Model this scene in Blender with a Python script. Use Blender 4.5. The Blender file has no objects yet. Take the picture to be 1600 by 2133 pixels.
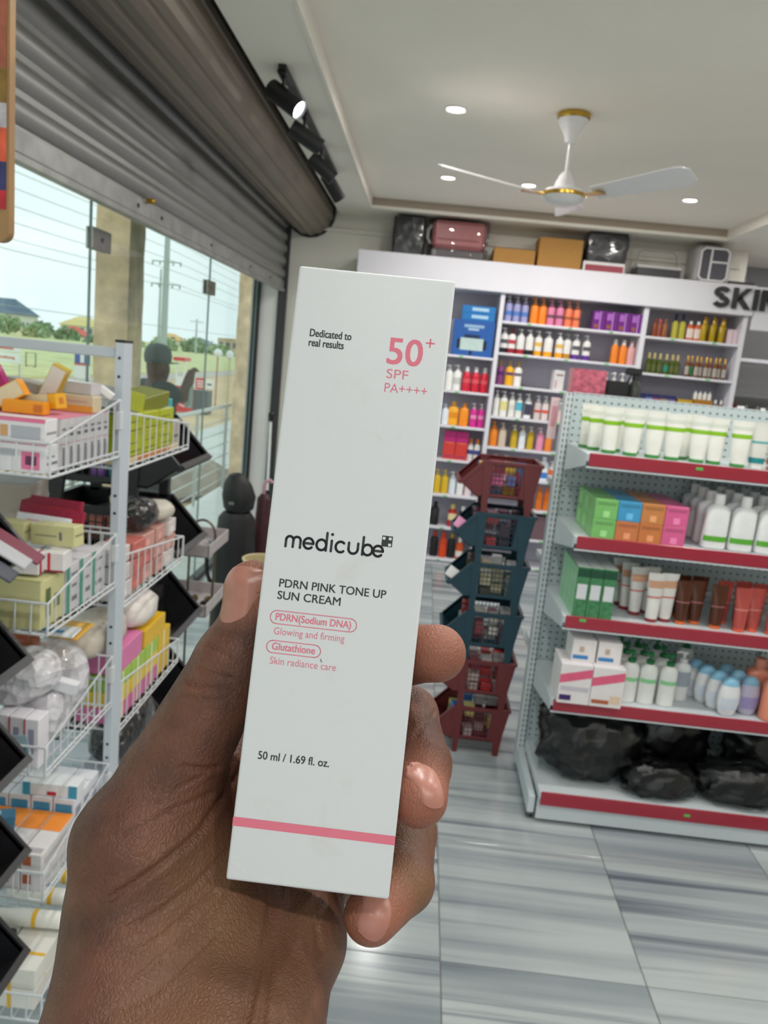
import bpy, bmesh, math, random
import numpy as np
from mathutils import Matrix, Vector, Euler

random.seed(7)
RNG = random.Random(11)
PI = math.pi
SC = bpy.context.scene
COL = SC.collection

# ------------------------------------------------------------------ camera
CAM_H = 1.70
RC = ((0.993914, -0.104571, 0.03464), (0.053773, 0.186114, -0.981056), (0.096143, 0.976948, 0.190604))
cd = bpy.data.cameras.new('camera')
cd.sensor_fit = 'VERTICAL'
cd.sensor_height = 36.0
cd.sensor_width = 27.0
cd.lens = 1642.0 / 2133.0 * 36.0
cd.clip_start = 0.02
cd.clip_end = 600
cd.dof.use_dof = True
cd.dof.focus_distance = 0.222
cd.dof.aperture_fstop = 36.0
cam = bpy.data.objects.new('camera', cd)
COL.objects.link(cam)
m4 = Matrix(RC).to_4x4()
m4.translation = Vector((0, 0, CAM_H))
cam.matrix_world = m4
SC.camera = cam

# ------------------------------------------------------------------ world: bright overcast sky
SC.view_settings.view_transform = 'Standard'
SC.view_settings.look = 'None'
SC.view_settings.gamma = 1.0
SC.view_settings.use_curve_mapping = False
SC.view_settings.exposure = 0.22
SKY_STRENGTH = 1.10
LAMP = 0.45
w = bpy.data.worlds.new('overcast_sky')
SC.world = w
w.use_nodes = True
nt = w.node_tree
nt.nodes.clear()
tc = nt.nodes.new('ShaderNodeTexCoord')
mp = nt.nodes.new('ShaderNodeMapping')
mp.inputs['Scale'].default_value = (1.0, 1.0, 2.6)
nz = nt.nodes.new('ShaderNodeTexNoise')
nz.inputs['Scale'].default_value = 2.2
nz.inputs['Detail'].default_value = 4
rp = nt.nodes.new('ShaderNodeValToRGB')
rp.color_ramp.elements[0].position = 0.35
rp.color_ramp.elements[0].color = (0.80, 0.88, 0.90, 1)
rp.color_ramp.elements[1].position = 0.62
rp.color_ramp.elements[1].color = (0.95, 0.985, 0.985, 1)
bg = nt.nodes.new('ShaderNodeBackground')
bg.inputs['Strength'].default_value = SKY_STRENGTH
wo = nt.nodes.new('ShaderNodeOutputWorld')
nt.links.new(tc.outputs['Generated'], mp.inputs['Vector'])
nt.links.new(mp.outputs['Vector'], nz.inputs['Vector'])
nt.links.new(nz.outputs['Fac'], rp.inputs['Fac'])
nt.links.new(rp.outputs['Color'], bg.inputs['Color'])
nt.links.new(bg.outputs['Background'], wo.inputs['Surface'])

# ------------------------------------------------------------------ helpers: materials
def lin(c):
    out = []
    for v in c[:3]:
        v = v / 255.0
        out.append(v / 12.92 if v <= 0.04045 else ((v + 0.055) / 1.055) ** 2.4)
    return (out[0], out[1], out[2], 1.0)

MATS = {}
def mat(name, col=(200, 200, 200), rough=0.5, metal=0.0, var=0.06, scale=25.0, bump=0.0, bscale=150.0,
        trans=0.0, coat=0.0, spec=0.5, emit=None, estr=0.0, stretch=(1, 1, 1), ior=1.45):
    if name in MATS:
        return MATS[name]
    m = bpy.data.materials.new(name)
    m.use_nodes = True
    n = m.node_tree.nodes
    l = m.node_tree.links
    b = n['Principled BSDF']
    c = lin(col)
    if var > 0 or bump > 0:
        t = n.new('ShaderNodeTexCoord')
        mpn = n.new('ShaderNodeMapping')
        mpn.inputs['Scale'].default_value = stretch
        l.new(t.outputs['Object'], mpn.inputs['Vector'])
    if var > 0:
        no = n.new('ShaderNodeTexNoise')
        no.inputs['Scale'].default_value = scale
        no.inputs['Detail'].default_value = 3
        l.new(mpn.outputs['Vector'], no.inputs['Vector'])
        r = n.new('ShaderNodeValToRGB')
        r.color_ramp.elements[0].position = 0.3
        r.color_ramp.elements[1].position = 0.7
        r.color_ramp.elements[0].color = tuple(max(0, v * (1 - var)) for v in c[:3]) + (1,)
        r.color_ramp.elements[1].color = tuple(min(1, v * (1 + var)) for v in c[:3]) + (1,)
        l.new(no.outputs['Fac'], r.inputs['Fac'])
        l.new(r.outputs['Color'], b.inputs['Base Color'])
    else:
        b.inputs['Base Color'].default_value = c
    if bump > 0:
        n2 = n.new('ShaderNodeTexNoise')
        n2.inputs['Scale'].default_value = bscale
        n2.inputs['Detail'].default_value = 4
        l.new(mpn.outputs['Vector'], n2.inputs['Vector'])
        bp = n.new('ShaderNodeBump')
        bp.inputs['Strength'].default_value = bump
        bp.inputs['Distance'].default_value = 0.004
        l.new(n2.outputs['Fac'], bp.inputs['Height'])
        l.new(bp.outputs['Normal'], b.inputs['Normal'])
    b.inputs['Roughness'].default_value = rough
    b.inputs['Metallic'].default_value = metal
    b.inputs['Transmission Weight'].default_value = trans
    b.inputs['Coat Weight'].default_value = coat
    b.inputs['Specular IOR Level'].default_value = spec
    b.inputs['IOR'].default_value = ior
    if emit:
        b.inputs['Emission Color'].default_value = lin(emit)
        b.inputs['Emission Strength'].default_value = estr
    MATS[name] = m
    return m

def plain(col, rough=0.4, **k):
    return mat('paint_%02x%02x%02x_%d' % (col[0], col[1], col[2], int(rough * 100)), col, rough, **k)

def sheet_glass(name, tint=(244, 252, 250), refl=0.06):
    """thin clear sheet: mostly lets light straight through, mirrors a little"""
    if name in MATS:
        return MATS[name]
    m = bpy.data.materials.new(name)
    m.use_nodes = True
    n = m.node_tree.nodes
    l = m.node_tree.links
    n.remove(n['Principled BSDF'])
    tr = n.new('ShaderNodeBsdfTransparent')
    tr.inputs['Color'].default_value = lin(tint)
    gl = n.new('ShaderNodeBsdfGlossy')
    gl.inputs['Roughness'].default_value = 0.02
    lw = n.new('ShaderNodeLayerWeight')
    lw.inputs['Blend'].default_value = 0.5
    pw = n.new('ShaderNodeMath')
    pw.operation = 'POWER'
    pw.inputs[1].default_value = 4.0
    l.new(lw.outputs['Facing'], pw.inputs[0])
    fr = n.new('ShaderNodeMath')
    fr.operation = 'MULTIPLY_ADD'
    fr.inputs[1].default_value = 0.30
    fr.inputs[2].default_value = refl * 0.4
    l.new(pw.outputs[0], fr.inputs[0])
    mx = n.new('ShaderNodeMixShader')
    l.new(fr.outputs[0], mx.inputs['Fac'])
    l.new(tr.outputs['BSDF'], mx.inputs[1])
    l.new(gl.outputs['BSDF'], mx.inputs[2])
    l.new(mx.outputs['Shader'], n['Material Output'].inputs['Surface'])
    MATS[name] = m
    return m

# ------------------------------------------------------------------ helpers: meshes
class MB:
    def __init__(s):
        s.v = []
        s.f = []
        s.m = []
        s.k = 0
    def _add(s, vs, fs):
        o = len(s.v)
        s.v.extend([tuple(p) for p in vs])
        for f in fs:
            s.f.append(tuple(i + o for i in f))
            s.m.append(s.k)
        return s
    def mat(s, k):
        s.k = k
        return s
    def box(s, x0, x1, y0, y1, z0, z1):
        vs = [(x, y, z) for z in (z0, z1) for y in (y0, y1) for x in (x0, x1)]
        return s._add(vs, [(0, 2, 3, 1), (4, 5, 7, 6), (0, 1, 5, 4), (2, 6, 7, 3), (0, 4, 6, 2), (1, 3, 7, 5)])
    def cbox(s, x0, x1, y0, y1, z0, z1, b=0.002):
        lo = (x0, y0, z0)
        hi = (x1, y1, z1)
        idx = {}
        vs = []
        for sx in (0, 1):
            for sy in (0, 1):
                for sz in (0, 1):
                    sg = (sx, sy, sz)
                    for a in range(3):
                        p = []
                        for q in range(3):
                            base = hi[q] if sg[q] else lo[q]
                            if q != a:
                                base += -b if sg[q] else b
                            p.append(base)
                        idx[(sg, a)] = len(vs)
                        vs.append(tuple(p))
        fs = []
        for a in range(3):
            o = [q for q in range(3) if q != a]
            for sa in (0, 1):
                ring = []
                for u, w_ in ((0, 0), (1, 0), (1, 1), (0, 1)):
                    sg = [0, 0, 0]
                    sg[a] = sa
                    sg[o[0]] = u
                    sg[o[1]] = w_
                    ring.append(idx[(tuple(sg), a)])
                fs.append(tuple(ring))
        for a in range(3):
            for c in range(a + 1, 3):
                d = 3 - a - c
                for sa in (0, 1):
                    for sc_ in (0, 1):
                        g = []
                        for sd in (0, 1):
                            sg = [0, 0, 0]
                            sg[a] = sa
                            sg[c] = sc_
                            sg[d] = sd
                            g.append(tuple(sg))
                        fs.append((idx[(g[0], a)], idx[(g[1], a)], idx[(g[1], c)], idx[(g[0], c)]))
        for sx in (0, 1):
            for sy in (0, 1):
                for sz in (0, 1):
                    fs.append(tuple(idx[((sx, sy, sz), a)] for a in range(3)))
        return s._add(vs, fs)
    def loft(s, rings, n=20, capb=True, capt=True, a0=0.0, a1=None):
        """rings: (z, rx, ry[, power, ox, oy]); partial when a1 is given"""
        closed = a1 is None
        cnt = n if closed else n + 1
        vs = []
        for r in rings:
            z, rx, ry = r[:3]
            p = r[3] if len(r) > 3 else 2.0
            ox = r[4] if len(r) > 4 else 0.0
            oy = r[5] if len(r) > 5 else 0.0
            for i in range(cnt):
                a = 2 * PI * i / n if closed else a0 + (a1 - a0) * i / n
                c, d = math.cos(a), math.sin(a)
                e = 2.0 / p
                vs.append((ox + rx * math.copysign(abs(c) ** e, c), oy + ry * math.copysign(abs(d) ** e, d), z))
        fs = []
        for j in range(len(rings) - 1):
            for i in range(n):
                i2 = (i + 1) % cnt if closed else i + 1
                fs.append((j * cnt + i, j * cnt + i2, (j + 1) * cnt + i2, (j + 1) * cnt + i))
        if closed and capb:
            fs.append(tuple(reversed(range(cnt))))
        if closed and capt:
            o = (len(rings) - 1) * cnt
            fs.append(tuple(o + i for i in range(cnt)))
        return s._add(vs, fs)
    def tube(s, pts, r, n=6, closed=False):
        P = [Vector(p) for p in pts]
        N = len(P)
        vs = []
        rs = r if isinstance(r, (list, tuple)) else [r] * N
        ref = None
        for i in range(N):
            if closed:
                t = P[(i + 1) % N] - P[i - 1]
            else:
                t = P[min(i + 1, N - 1)] - P[max(i - 1, 0)]
            if t.length < 1e-9:
                t = Vector((0, 0, 1))
            t.normalize()
            if ref is None:
                ref = Vector((0, 0, 1)) if abs(t.z) < 0.9 else Vector((1, 0, 0))
            u = (ref - t * ref.dot(t))
            if u.length < 1e-6:
                u = t.orthogonal()
            u.normalize()
            ref = u
            w_ = t.cross(u)
            for k in range(n):
                a = 2 * PI * k / n
                vs.append(P[i] + u * (rs[i] * math.cos(a)) + w_ * (rs[i] * math.sin(a)))
        fs = []
        for i in range(N if closed else N - 1):
            j = (i + 1) % N
            for k in range(n):
                k2 = (k + 1) % n
                fs.append((i * n + k, i * n + k2, j * n + k2, j * n + k))
        if not closed:
            fs.append(tuple(reversed(range(n))))
            fs.append(tuple((N - 1) * n + k for k in range(n)))
        return s._add(vs, fs)
    def prism(s, poly, a, b, axis='y'):
        """poly in the two other axes (x,z for y; y,z for x; x,y for z), extruded from a to b"""
        n = len(poly)
        def P(u, w_, t):
            return (u, t, w_) if axis == 'y' else ((t, u, w_) if axis == 'x' else (u, w_, t))
        vs = [P(u, w_, a) for u, w_ in poly] + [P(u, w_, b) for u, w_ in poly]
        fs = [tuple(range(n)), tuple(reversed(range(n, 2 * n)))]
        for i in range(n):
            j = (i + 1) % n
            fs.append((i, n + i, n + j, j))
        return s._add(vs, fs)
    def quad(s, *pts):
        return s._add(pts, [tuple(range(len(pts)))])
    def xf(s, M):
        s.v = [tuple(M @ Vector(p)) for p in s.v]
        return s
    def mesh(s, name, mats, ang=35, recalc=True):
        me = bpy.data.meshes.new(name)
        me.from_pydata(s.v, [], s.f)
        if recalc:
            bm = bmesh.new()
            bm.from_mesh(me)
            bmesh.ops.recalc_face_normals(bm, faces=bm.faces)
            bm.to_mesh(me)
            bm.free()
        for q in (mats if isinstance(mats, (list, tuple)) else [mats]):
            me.materials.append(q)
        if any(s.m):
            me.polygons.foreach_set('material_index', s.m)
        me.polygons.foreach_set('use_smooth', [True] * len(me.polygons))
        try:
            me.set_sharp_from_angle(angle=math.radians(ang))
        except Exception:
            pass
        me.update()
        return me

def ob(name, me, parent=None, loc=(0, 0, 0), rot=(0, 0, 0), scale=(1, 1, 1)):
    o = bpy.data.objects.new(name, me)
    COL.objects.link(o)
    o.location = loc
    o.rotation_euler = rot
    o.scale = scale
    if parent is not None:
        o.parent = parent
    return o

def tag(o, label, cat, group=None, kind=None):
    o['label'] = label
    o['category'] = cat
    if group:
        o['group'] = group
    if kind:
        o['kind'] = kind
    return o

def struct(o):
    o['kind'] = 'structure'
    return o

def thing(name, label, cat, loc=(0, 0, 0), rot=(0, 0, 0), group=None, scale=1.0):
    o = bpy.data.objects.new(name, None)
    o.empty_display_size = 0.05
    COL.objects.link(o)
    o.location = loc
    o.rotation_euler = rot
    o.scale = (scale, scale, scale)
    return tag(o, label, cat, group)

def lights(data, parent, loc, rot=(0, 0, 0)):
    o = bpy.data.objects.new(data.name, data)
    COL.objects.link(o)
    o.parent = parent
    o.location = loc
    o.rotation_euler = rot
    return o
# ================================================================== ROOM SHELL
X0, X1 = -1.51, 5.0          # glazing plane, far right wall
Y0, Y1 = -3.0, 6.95          # open entrance side behind, back wall
ZS, ZC = 2.85, 2.92          # soffit, raised ceiling

M_wall = mat('wall_paint', (230, 226, 216), 0.75, var=0.03, scale=3)
M_ceil = mat('ceiling_paint', (246, 240, 229), 0.8, var=0.02, scale=2)
M_white = mat('white_laminate', (222, 222, 228), 0.35, var=0.02, scale=4)
M_dark = mat('dark_metal_frame', (48, 48, 52), 0.4, 0.3, var=0.1)

# ---- floor: grout bed and marble-look tiles
def tile_material():
    m = bpy.data.materials.new('striped_marble_tile')
    m.use_nodes = True
    n = m.node_tree.nodes
    l = m.node_tree.links
    b = n['Principled BSDF']
    tc = n.new('ShaderNodeTexCoord')
    oi = n.new('ShaderNodeObjectInfo')
    off = n.new('ShaderNodeVectorMath')
    off.operation = 'MULTIPLY'
    cmb = n.new('ShaderNodeCombineXYZ')
    l.new(oi.outputs['Random'], cmb.inputs['Y'])
    l.new(oi.outputs['Random'], cmb.inputs['Z'])
    off.inputs[1].default_value = (0, 3.0, 9.0)
    l.new(cmb.outputs['Vector'], off.inputs[0])
    ad = n.new('ShaderNodeVectorMath')
    ad.operation = 'ADD'
    l.new(tc.outputs['Object'], ad.inputs[0])
    l.new(off.outputs['Vector'], ad.inputs[1])
    def streak(sx, sy, det, e0, e1, c0, c1, rough=0.55):
        mp = n.new('ShaderNodeMapping')
        mp.inputs['Scale'].default_value = (sx, sy, 1)
        l.new(ad.outputs['Vector'], mp.inputs['Vector'])
        nz = n.new('ShaderNodeTexNoise')
        nz.inputs['Scale'].default_value = 1
        nz.inputs['Detail'].default_value = det
        nz.inputs['Roughness'].default_value = rough
        nz.inputs['Distortion'].default_value = 0.15
        l.new(mp.outputs['Vector'], nz.inputs['Vector'])
        r = n.new('ShaderNodeValToRGB')
        r.color_ramp.elements[0].position = e0
        r.color_ramp.elements[1].position = e1
        r.color_ramp.elements[0].color = c0
        r.color_ramp.elements[1].color = c1
        l.new(nz.outputs['Fac'], r.inputs['Fac'])
        return r
    base = streak(0.42, 8, 3, 0.33, 0.62, lin((134, 143, 149)), lin((180, 187, 188)))
    dark = streak(0.5, 17, 4, 0.29, 0.46, (0, 0, 0, 1), (1, 1, 1, 1), 0.55)
    mx = n.new('ShaderNodeMix')
    mx.data_type = 'RGBA'
    l.new(dark.outputs['Color'], mx.inputs[0])
    mx.inputs[6].default_value = lin((96, 104, 116))
    l.new(base.outputs['Color'], mx.inputs[7])
    l.new(mx.outputs[2], b.inputs['Base Color'])
    b.inputs['Roughness'].default_value = 0.16
    b.inputs['Specular IOR Level'].default_value = 0.45
    return m

M_tile = tile_material()
M_grout = mat('tile_grout', (128, 118, 104), 0.9, var=0.1)
fl = struct(ob('floor', MB().box(X0, X1, Y0, Y1 + 0.9, -0.12, -0.004).mesh('floor', M_grout)))
tile_me = MB().cbox(-0.2985, 0.2985, -0.2985, 0.2985, -0.0045, 0.0, 0.0012).mesh('tile', M_tile)
ix0 = -3
for i in range(ix0, 9):
    for j in range(-9, 10):
        cx = 0.22 + 0.3 + 0.6 * i
        cy = 2.02 + 0.3 + 0.6 * j
        if cx > X1 or cy > Y1 + 0.9 or cy < Y0 or cx - 0.3 < X0:
            continue
        ob('tile', tile_me, fl, (cx, cy, 0.0))
# strip of cut tiles along the glazing
cut = MB().cbox(X0 + 0.032, -0.9815, -0.2985, 0.2985, -0.0045, 0.0, 0.0012).mesh('cut_tile', M_tile)
for j in range(-9, 10):
    cy = 2.02 + 0.3 + 0.6 * j
    if Y0 < cy < Y1:
        ob('tile', cut, fl, (0, cy, 0.0))

# ---- back wall, left pier, right wall
struct(ob('wall_back', MB().box(-1.28, X1 - 2.45, Y1, Y1 + 0.12, 0, ZS + 0.3).mesh('wall_back', M_wall)))
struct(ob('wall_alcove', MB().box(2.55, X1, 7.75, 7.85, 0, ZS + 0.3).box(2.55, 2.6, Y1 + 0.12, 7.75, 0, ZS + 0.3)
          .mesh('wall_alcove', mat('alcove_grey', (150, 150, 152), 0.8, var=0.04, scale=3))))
struct(ob('wall_right', MB().box(X1, X1 + 0.1, Y0, 7.85, 0, ZS + 0.3).mesh('wall_right', M_wall)))
struct(ob('rear_light_block', MB().box(1.6, X1, Y0 - .1, Y0, 0, ZS + 0.3).mesh('rear_light_block', M_wall)))  # unseen partial wall added to cut the light from the open rear
struct(ob('wall_pier', MB().box(-1.56, -1.28, Y1 - 0.02, Y1 + 0.22, -0.1, 3.3).mesh('wall_pier', mat('pier_paint', (226, 224, 222), 0.7, var=0.03, scale=3))))
# moulding on the wall above the shelf unit
struct(ob('trim_1', MB().cbox(-1.2, 2.5, Y1 - 0.022, Y1, 2.70, 2.735, 0.006).mesh('trim_1', M_wall)))

# ---- ceiling: soffit frame with a raised tray
TX0, TX1, TY0, TY1 = -0.576, 2.21, -1.6, 6.50
sf = MB()
sf.box(-0.86, TX0, Y0, Y1 + 0.0, ZS, ZS + 0.25)
sf.box(TX1, X1, Y0, 7.75, ZS, ZS + 0.25)
sf.box(TX0, TX1, TY1, Y1, ZS, ZS + 0.25)
sf.box(TX0, TX1, Y0, TY0, ZS, ZS + 0.25)
ceil = struct(ob('ceiling', sf.mesh('ceiling', M_ceil)))
struct(ob('ceiling_tray', MB().box(TX0, TX1, TY0, TY1, ZC, ZC + 0.12).mesh('ceiling_tray', mat('tray_paint', (246, 239, 227), 0.8, var=0.02, scale=2))))
tm = MB()
for (a, b_, c, d) in ((TX0, TX0 + 0.018, TY0, TY1), (TX1 - 0.018, TX1, TY0, TY1)):
    tm.box(a, b_, c, d, ZS - 0.012, ZC)
struct(ob('trim_2', tm.mesh('trim_2', mat('tray_edge', (240, 234, 224), 0.7, var=0.02))))
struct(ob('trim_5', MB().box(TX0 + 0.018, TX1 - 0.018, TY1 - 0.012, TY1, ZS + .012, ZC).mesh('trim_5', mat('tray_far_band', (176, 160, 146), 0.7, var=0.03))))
struct(ob('trim_6', MB().box(TX0 + 0.018, TX1 - 0.018, TY1 - 0.022, TY1, ZS - .012, ZS + .012).mesh('trim_6', MATS['tray_edge'])))
# cover above the shutter box, closing the ceiling to the facade
struct(ob('ceiling_lintel', MB().box(-1.75, -0.86, Y0, Y1 + 0.2, 3.08, 3.3).box(-1.75, -1.56, Y0, Y1 + 0.2, 2.62, 3.08)
          .mesh('ceiling_lintel', mat('lintel_concrete', (120, 116, 110), 0.9, var=0.12, scale=8, bump=0.4, bscale=40))))

# ---- glazing: clear sheets edge to edge, steel patch fittings, floor track
M_glass = sheet_glass('clear_glazing')
M_edge = mat('glass_edge', (120, 140, 138), 0.2, 0.0, var=0.02)
joints = [-2.4, -0.5, 1.60, 3.51, 5.42, 6.90]
for i in range(len(joints) - 1):
    a, b_ = joints[i] + 0.002, joints[i + 1] - 0.002
    wnd = struct(ob('window_%d' % (i + 1), MB().box(X0 - 0.005, X0 + 0.005, a, b_, 0.03, 2.62).mesh('window_pane', M_glass)))
    ob('pane_edge', MB().box(X0 - 0.0052, X0 + 0.0052, a, a + 0.0016, 0.03, 2.62).box(X0 - 0.0052, X0 + 0.0052, b_ - 0.0016, b_, 0.03, 2.62)
       .mesh('pane_edge', M_edge), wnd)
struct(ob('trim_3', MB().cbox(X0 - 0.03, X0 + 0.03, Y0, 6.93, -0.003, 0.035, 0.004).mesh('trim_3', M_dark)))
struct(ob('trim_4', MB().cbox(X0 - 0.03, X0 + 0.03, 6.90, 6.945, 0.03, 2.62, 0.004).mesh('trim_4', M_dark)))
M_steel = mat('satin_steel', (150, 148, 142), 0.28, 1.0, var=0.08)
for i, (yj, z) in enumerate(((3.60, 2.09), (5.42, 2.05))):
    t = thing('glass_clamp', ('square steel clamp holding two glass panes in front of the concrete column' if i == 0 else
              'square steel clamp joining glass panes beside the overhead power pole view'), 'clamp', (X0, yj, z))
    s_ = 0.092
    L = 0.20
    ob('clamp_plate', MB().cbox(0.005, 0.017, -L / 2, L / 2, -s_ / 2, s_ / 2, 0.003).mesh('clamp_plate', M_steel), t)
    ob('clamp_plate', MB().cbox(-0.017, -0.005, -L / 2, L / 2, -s_ / 2, s_ / 2, 0.003).mesh('clamp_plate', M_steel), t)
    ob('bolt', MB().loft([(0, 0.009, 0.009), (0.006, 0.009, 0.009), (0.008, 0.006, 0.006)], 10).xf(Matrix.Translation((0.017, 0, 0)) @ Matrix.Rotation(PI / 2, 4, 'Y')).mesh('bolt', M_steel), t)

# ---- roller shutter: slatted curtain, bottom bar, wound drum
def shutter_metal(name, c, rough):
    return mat(name, c, rough, 0.45, var=0.14, scale=4, bump=0.05, bscale=30, stretch=(1, 0.15, 1))
M_slat = shutter_metal('galvanised_slat', (142, 142, 140), 0.40)
M_drum = shutter_metal('weathered_drum_slat', (128, 118, 106), 0.45)
sh = thing('roller_shutter', 'half-open grey metal roller shutter hanging above the shop window', 'roller shutter', (-1.30, 0, 2.17))
YA, YB = Y0 + 0.4, 6.93
pitch = 0.102
prof = []
for q in range(9):
    a = q / 8.0
    prof.append((0.004 + 0.022 * math.sin(PI * a) ** 0.6, 0.012 + a * (pitch - 0.02)))
sl = MB()
def slat_mesh():
    p = [(x, z) for x, z in prof]
    back = [(x - 0.0025, z) for x, z in reversed(prof)]
    poly = [(0.004, 0.0), (0.004, 0.012)] + p[1:-1] + [(0.004, pitch - 0.008), (0.004, pitch)] + [(0.001, pitch), (0.001, pitch - 0.008)] + back[1:-1] + [(0.001, 0.012), (0.001, 0.0)]
    return MB().prism(poly, YA, YB, 'y').mesh('slat', M_slat, ang=25)
slm = slat_mesh()
for i in range(6):
    ob('slat', slm, sh, (0, 0, 0.095 + i * pitch))
bar = ob('bottom_bar', MB().prism([(-0.012, 0), (0.03, 0), (0.03, 0.02), (0.018, 0.03), (0.018, 0.092), (-0.004, 0.092), (-0.012, 0.07)], YA, YB, 'y')
         .mesh('bottom_bar', mat('bar_metal', (150, 150, 148), 0.42, 0.35, var=0.2, scale=9, bump=0.1, bscale=30)), sh)
for yb in (3.45, 3.75, 4.6, 5.6, 6.3):
    ob('rivet', MB().loft([(0, 0.010, 0.014), (0.004, 0.008, 0.011)], 8).xf(Matrix.Translation((0.018, yb, 0.06)) @ Matrix.Rotation(PI / 2, 4, 'Y')).mesh('rivet', M_dark), bar)
kn = ob('lock_knob', MB().loft([(0, 0.012, 0.012), (0.02, 0.01, 0.01), (0.028, 0.014, 0.014), (0.036, 0.008, 0.008)], 10)
        .xf(Matrix.Translation((0.018, 3.55, 0.098)) @ Matrix.Rotation(PI / 2, 4, 'Y')).mesh('lock_knob', mat('brass', (190, 150, 60), 0.3, 1.0)), sh)
# drum: wound slats as facets around a tube
dr = MB()
R0 = 0.195
NF = 15
poly = []
for k in range(NF):
    a0 = 2 * PI * k / NF
    for fr_, rr in ((0.0, R0 - 0.007), (0.10, R0 - 0.004), (0.14, R0), (0.5, R0 + 0.006), (0.86, R0), (0.90, R0 - 0.004)):
        a = a0 + fr_ * 2 * PI / NF
        poly.append((rr * math.cos(a), rr * math.sin(a)))
ob('drum', MB().prism(poly, YA, YB, 'y').mesh('drum', M_drum, ang=20), sh, (0.195, 0, 0.68))
ob('drum_end', MB().prism([(0.215 * math.cos(2 * PI * k / 20), 0.215 * math.sin(2 * PI * k / 20)) for k in range(20)], YB, YB + 0.012, 'y').mesh('drum_end', M_dark), sh, (0.195, 0, 0.68))
ob('guide_rail', MB().cbox(-0.03, 0.045, 6.905, 6.945, -2.17, 0.65, 0.003).mesh('guide_rail', mat('rail_metal', (70, 70, 72), 0.4, 0.6)), sh)
# ================================================================== DOWNLIGHTS, FAN, TRACK LIGHTS
M_lampwhite = mat('lamp_trim_white', (235, 235, 232), 0.4, var=0.0)
M_glow = mat('downlight_glow', (255, 255, 255), 0.5, var=0.0, emit=(255, 250, 240), estr=14.0)
ring_me = MB().loft([(0, 0.055, 0.055), (-0.006, 0.057, 0.057), (-0.008, 0.050, 0.050), (-0.002, 0.041, 0.041), (0.0, 0.041, 0.041)], 28, False, False).mesh('trim_ring', M_lampwhite)
disc_me = MB().loft([(-0.003, 0.041, 0.041), (-0.0045, 0.02, 0.02)], 24).mesh('diffuser', M_glow)
def downlight(x, y, label, power):
    t = thing('downlight', label, 'downlight', (x, y, ZC), group='round downlights in the raised ceiling')
    ob('trim_ring', ring_me, t)
    ob('diffuser', disc_me, t)
    ld = bpy.data.lights.new('downlight_lamp', 'AREA')
    ld.shape = 'DISK'
    ld.size = 0.085
    ld.energy = power * LAMP
    ld.color = (1.0, 0.975, 0.94)
    lights(ld, t, (0, 0, -0.012))
seen = {(0.01, 4.15): 'round recessed downlight alone in the open ceiling before the fan',
        (0.01, 5.60): 'round recessed downlight beyond the fan, next to the shutter side',
        (0.55, 5.61): 'round recessed downlight just behind the fan motor',
        (1.09, 5.61): 'round recessed downlight behind the long fan blade',
        (1.62, 5.62): 'round recessed downlight in the far ceiling corner above the sign'}
for (x, y), lb in seen.items():
    downlight(x, y, lb, 16)
for x in (0.01, 0.82, 1.62):  # extra downlights added out of view to brighten the room
    for y in (-0.9, 0.7, 2.4):
        downlight(x, y, 'unseen round downlight added over the entrance end to brighten the shop', 16)
for x in (3.0, 4.2):  # more unseen downlights, added past the tray for fill
    for y in (0.5, 2.6, 4.6, 6.6):
        t = thing('downlight', 'unseen round downlight added in the lower ceiling beyond the tray', 'downlight', (x, y, ZS), group='added unseen downlights beyond the tray')
        ob('trim_ring', ring_me, t)
        ob('diffuser', disc_me, t)
        ld = bpy.data.lights.new('downlight_lamp', 'AREA')
        ld.shape = 'DISK'
        ld.size = 0.085
        ld.energy = 13 * LAMP
        ld.color = (1.0, 0.975, 0.94)
        lights(ld, t, (0, 0, -0.012))

# ---- ceiling fan
M_fan = mat('fan_white_enamel', (232, 230, 232), 0.25, var=0.02, coat=0.3)
M_gold = mat('fan_gold', (196, 160, 70), 0.25, 1.0, var=0.08)
fan = thing('ceiling_fan', 'white three-blade ceiling fan with gold trim hanging from the tray ceiling', 'ceiling fan', (0.571, 4.07, ZC))
ob('canopy', MB().loft([(-0.012, 0.070, 0.070), (-0.03, 0.072, 0.072), (-0.055, 0.058, 0.058), (-0.095, 0.036, 0.036), (-0.13, 0.024, 0.024), (-0.135, 0.012, 0.012)], 28).mesh('canopy', M_fan), fan)
ob('canopy_ring', MB().loft([(0, 0.074, 0.074), (-0.005, 0.079, 0.079), (-0.022, 0.078, 0.078), (-0.028, 0.072, 0.072)], 28).mesh('canopy_ring', M_gold), fan)
ob('downrod', MB().loft([(-0.13, 0.0095, 0.0095), (-0.30, 0.0095, 0.0095)], 12).mesh('downrod', M_fan), fan)
ob('upper_cup', MB().loft([(-0.262, 0.018, 0.018), (-0.275, 0.03, 0.03), (-0.31, 0.047, 0.047), (-0.335, 0.054, 0.054), (-0.34, 0.058, 0.058)], 28).mesh('upper_cup', M_fan), fan)
mo = ob('motor', MB().loft([(-0.335, 0.06, 0.06), (-0.345, 0.09, 0.09), (-0.365, 0.104, 0.104), (-0.38, 0.104, 0.104), (-0.40, 0.085, 0.085), (-0.415, 0.05, 0.05), (-0.42, 0.01, 0.01)], 32).mesh('motor', M_fan), fan)
ob('motor_ring', MB().loft([(-0.358, 0.103, 0.103), (-0.362, 0.109, 0.109), (-0.374, 0.109, 0.109), (-0.378, 0.103, 0.103)], 32, False, False).mesh('motor_ring', M_gold), mo)
bl = MB()
N = 14
top, bot = [], []
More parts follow.
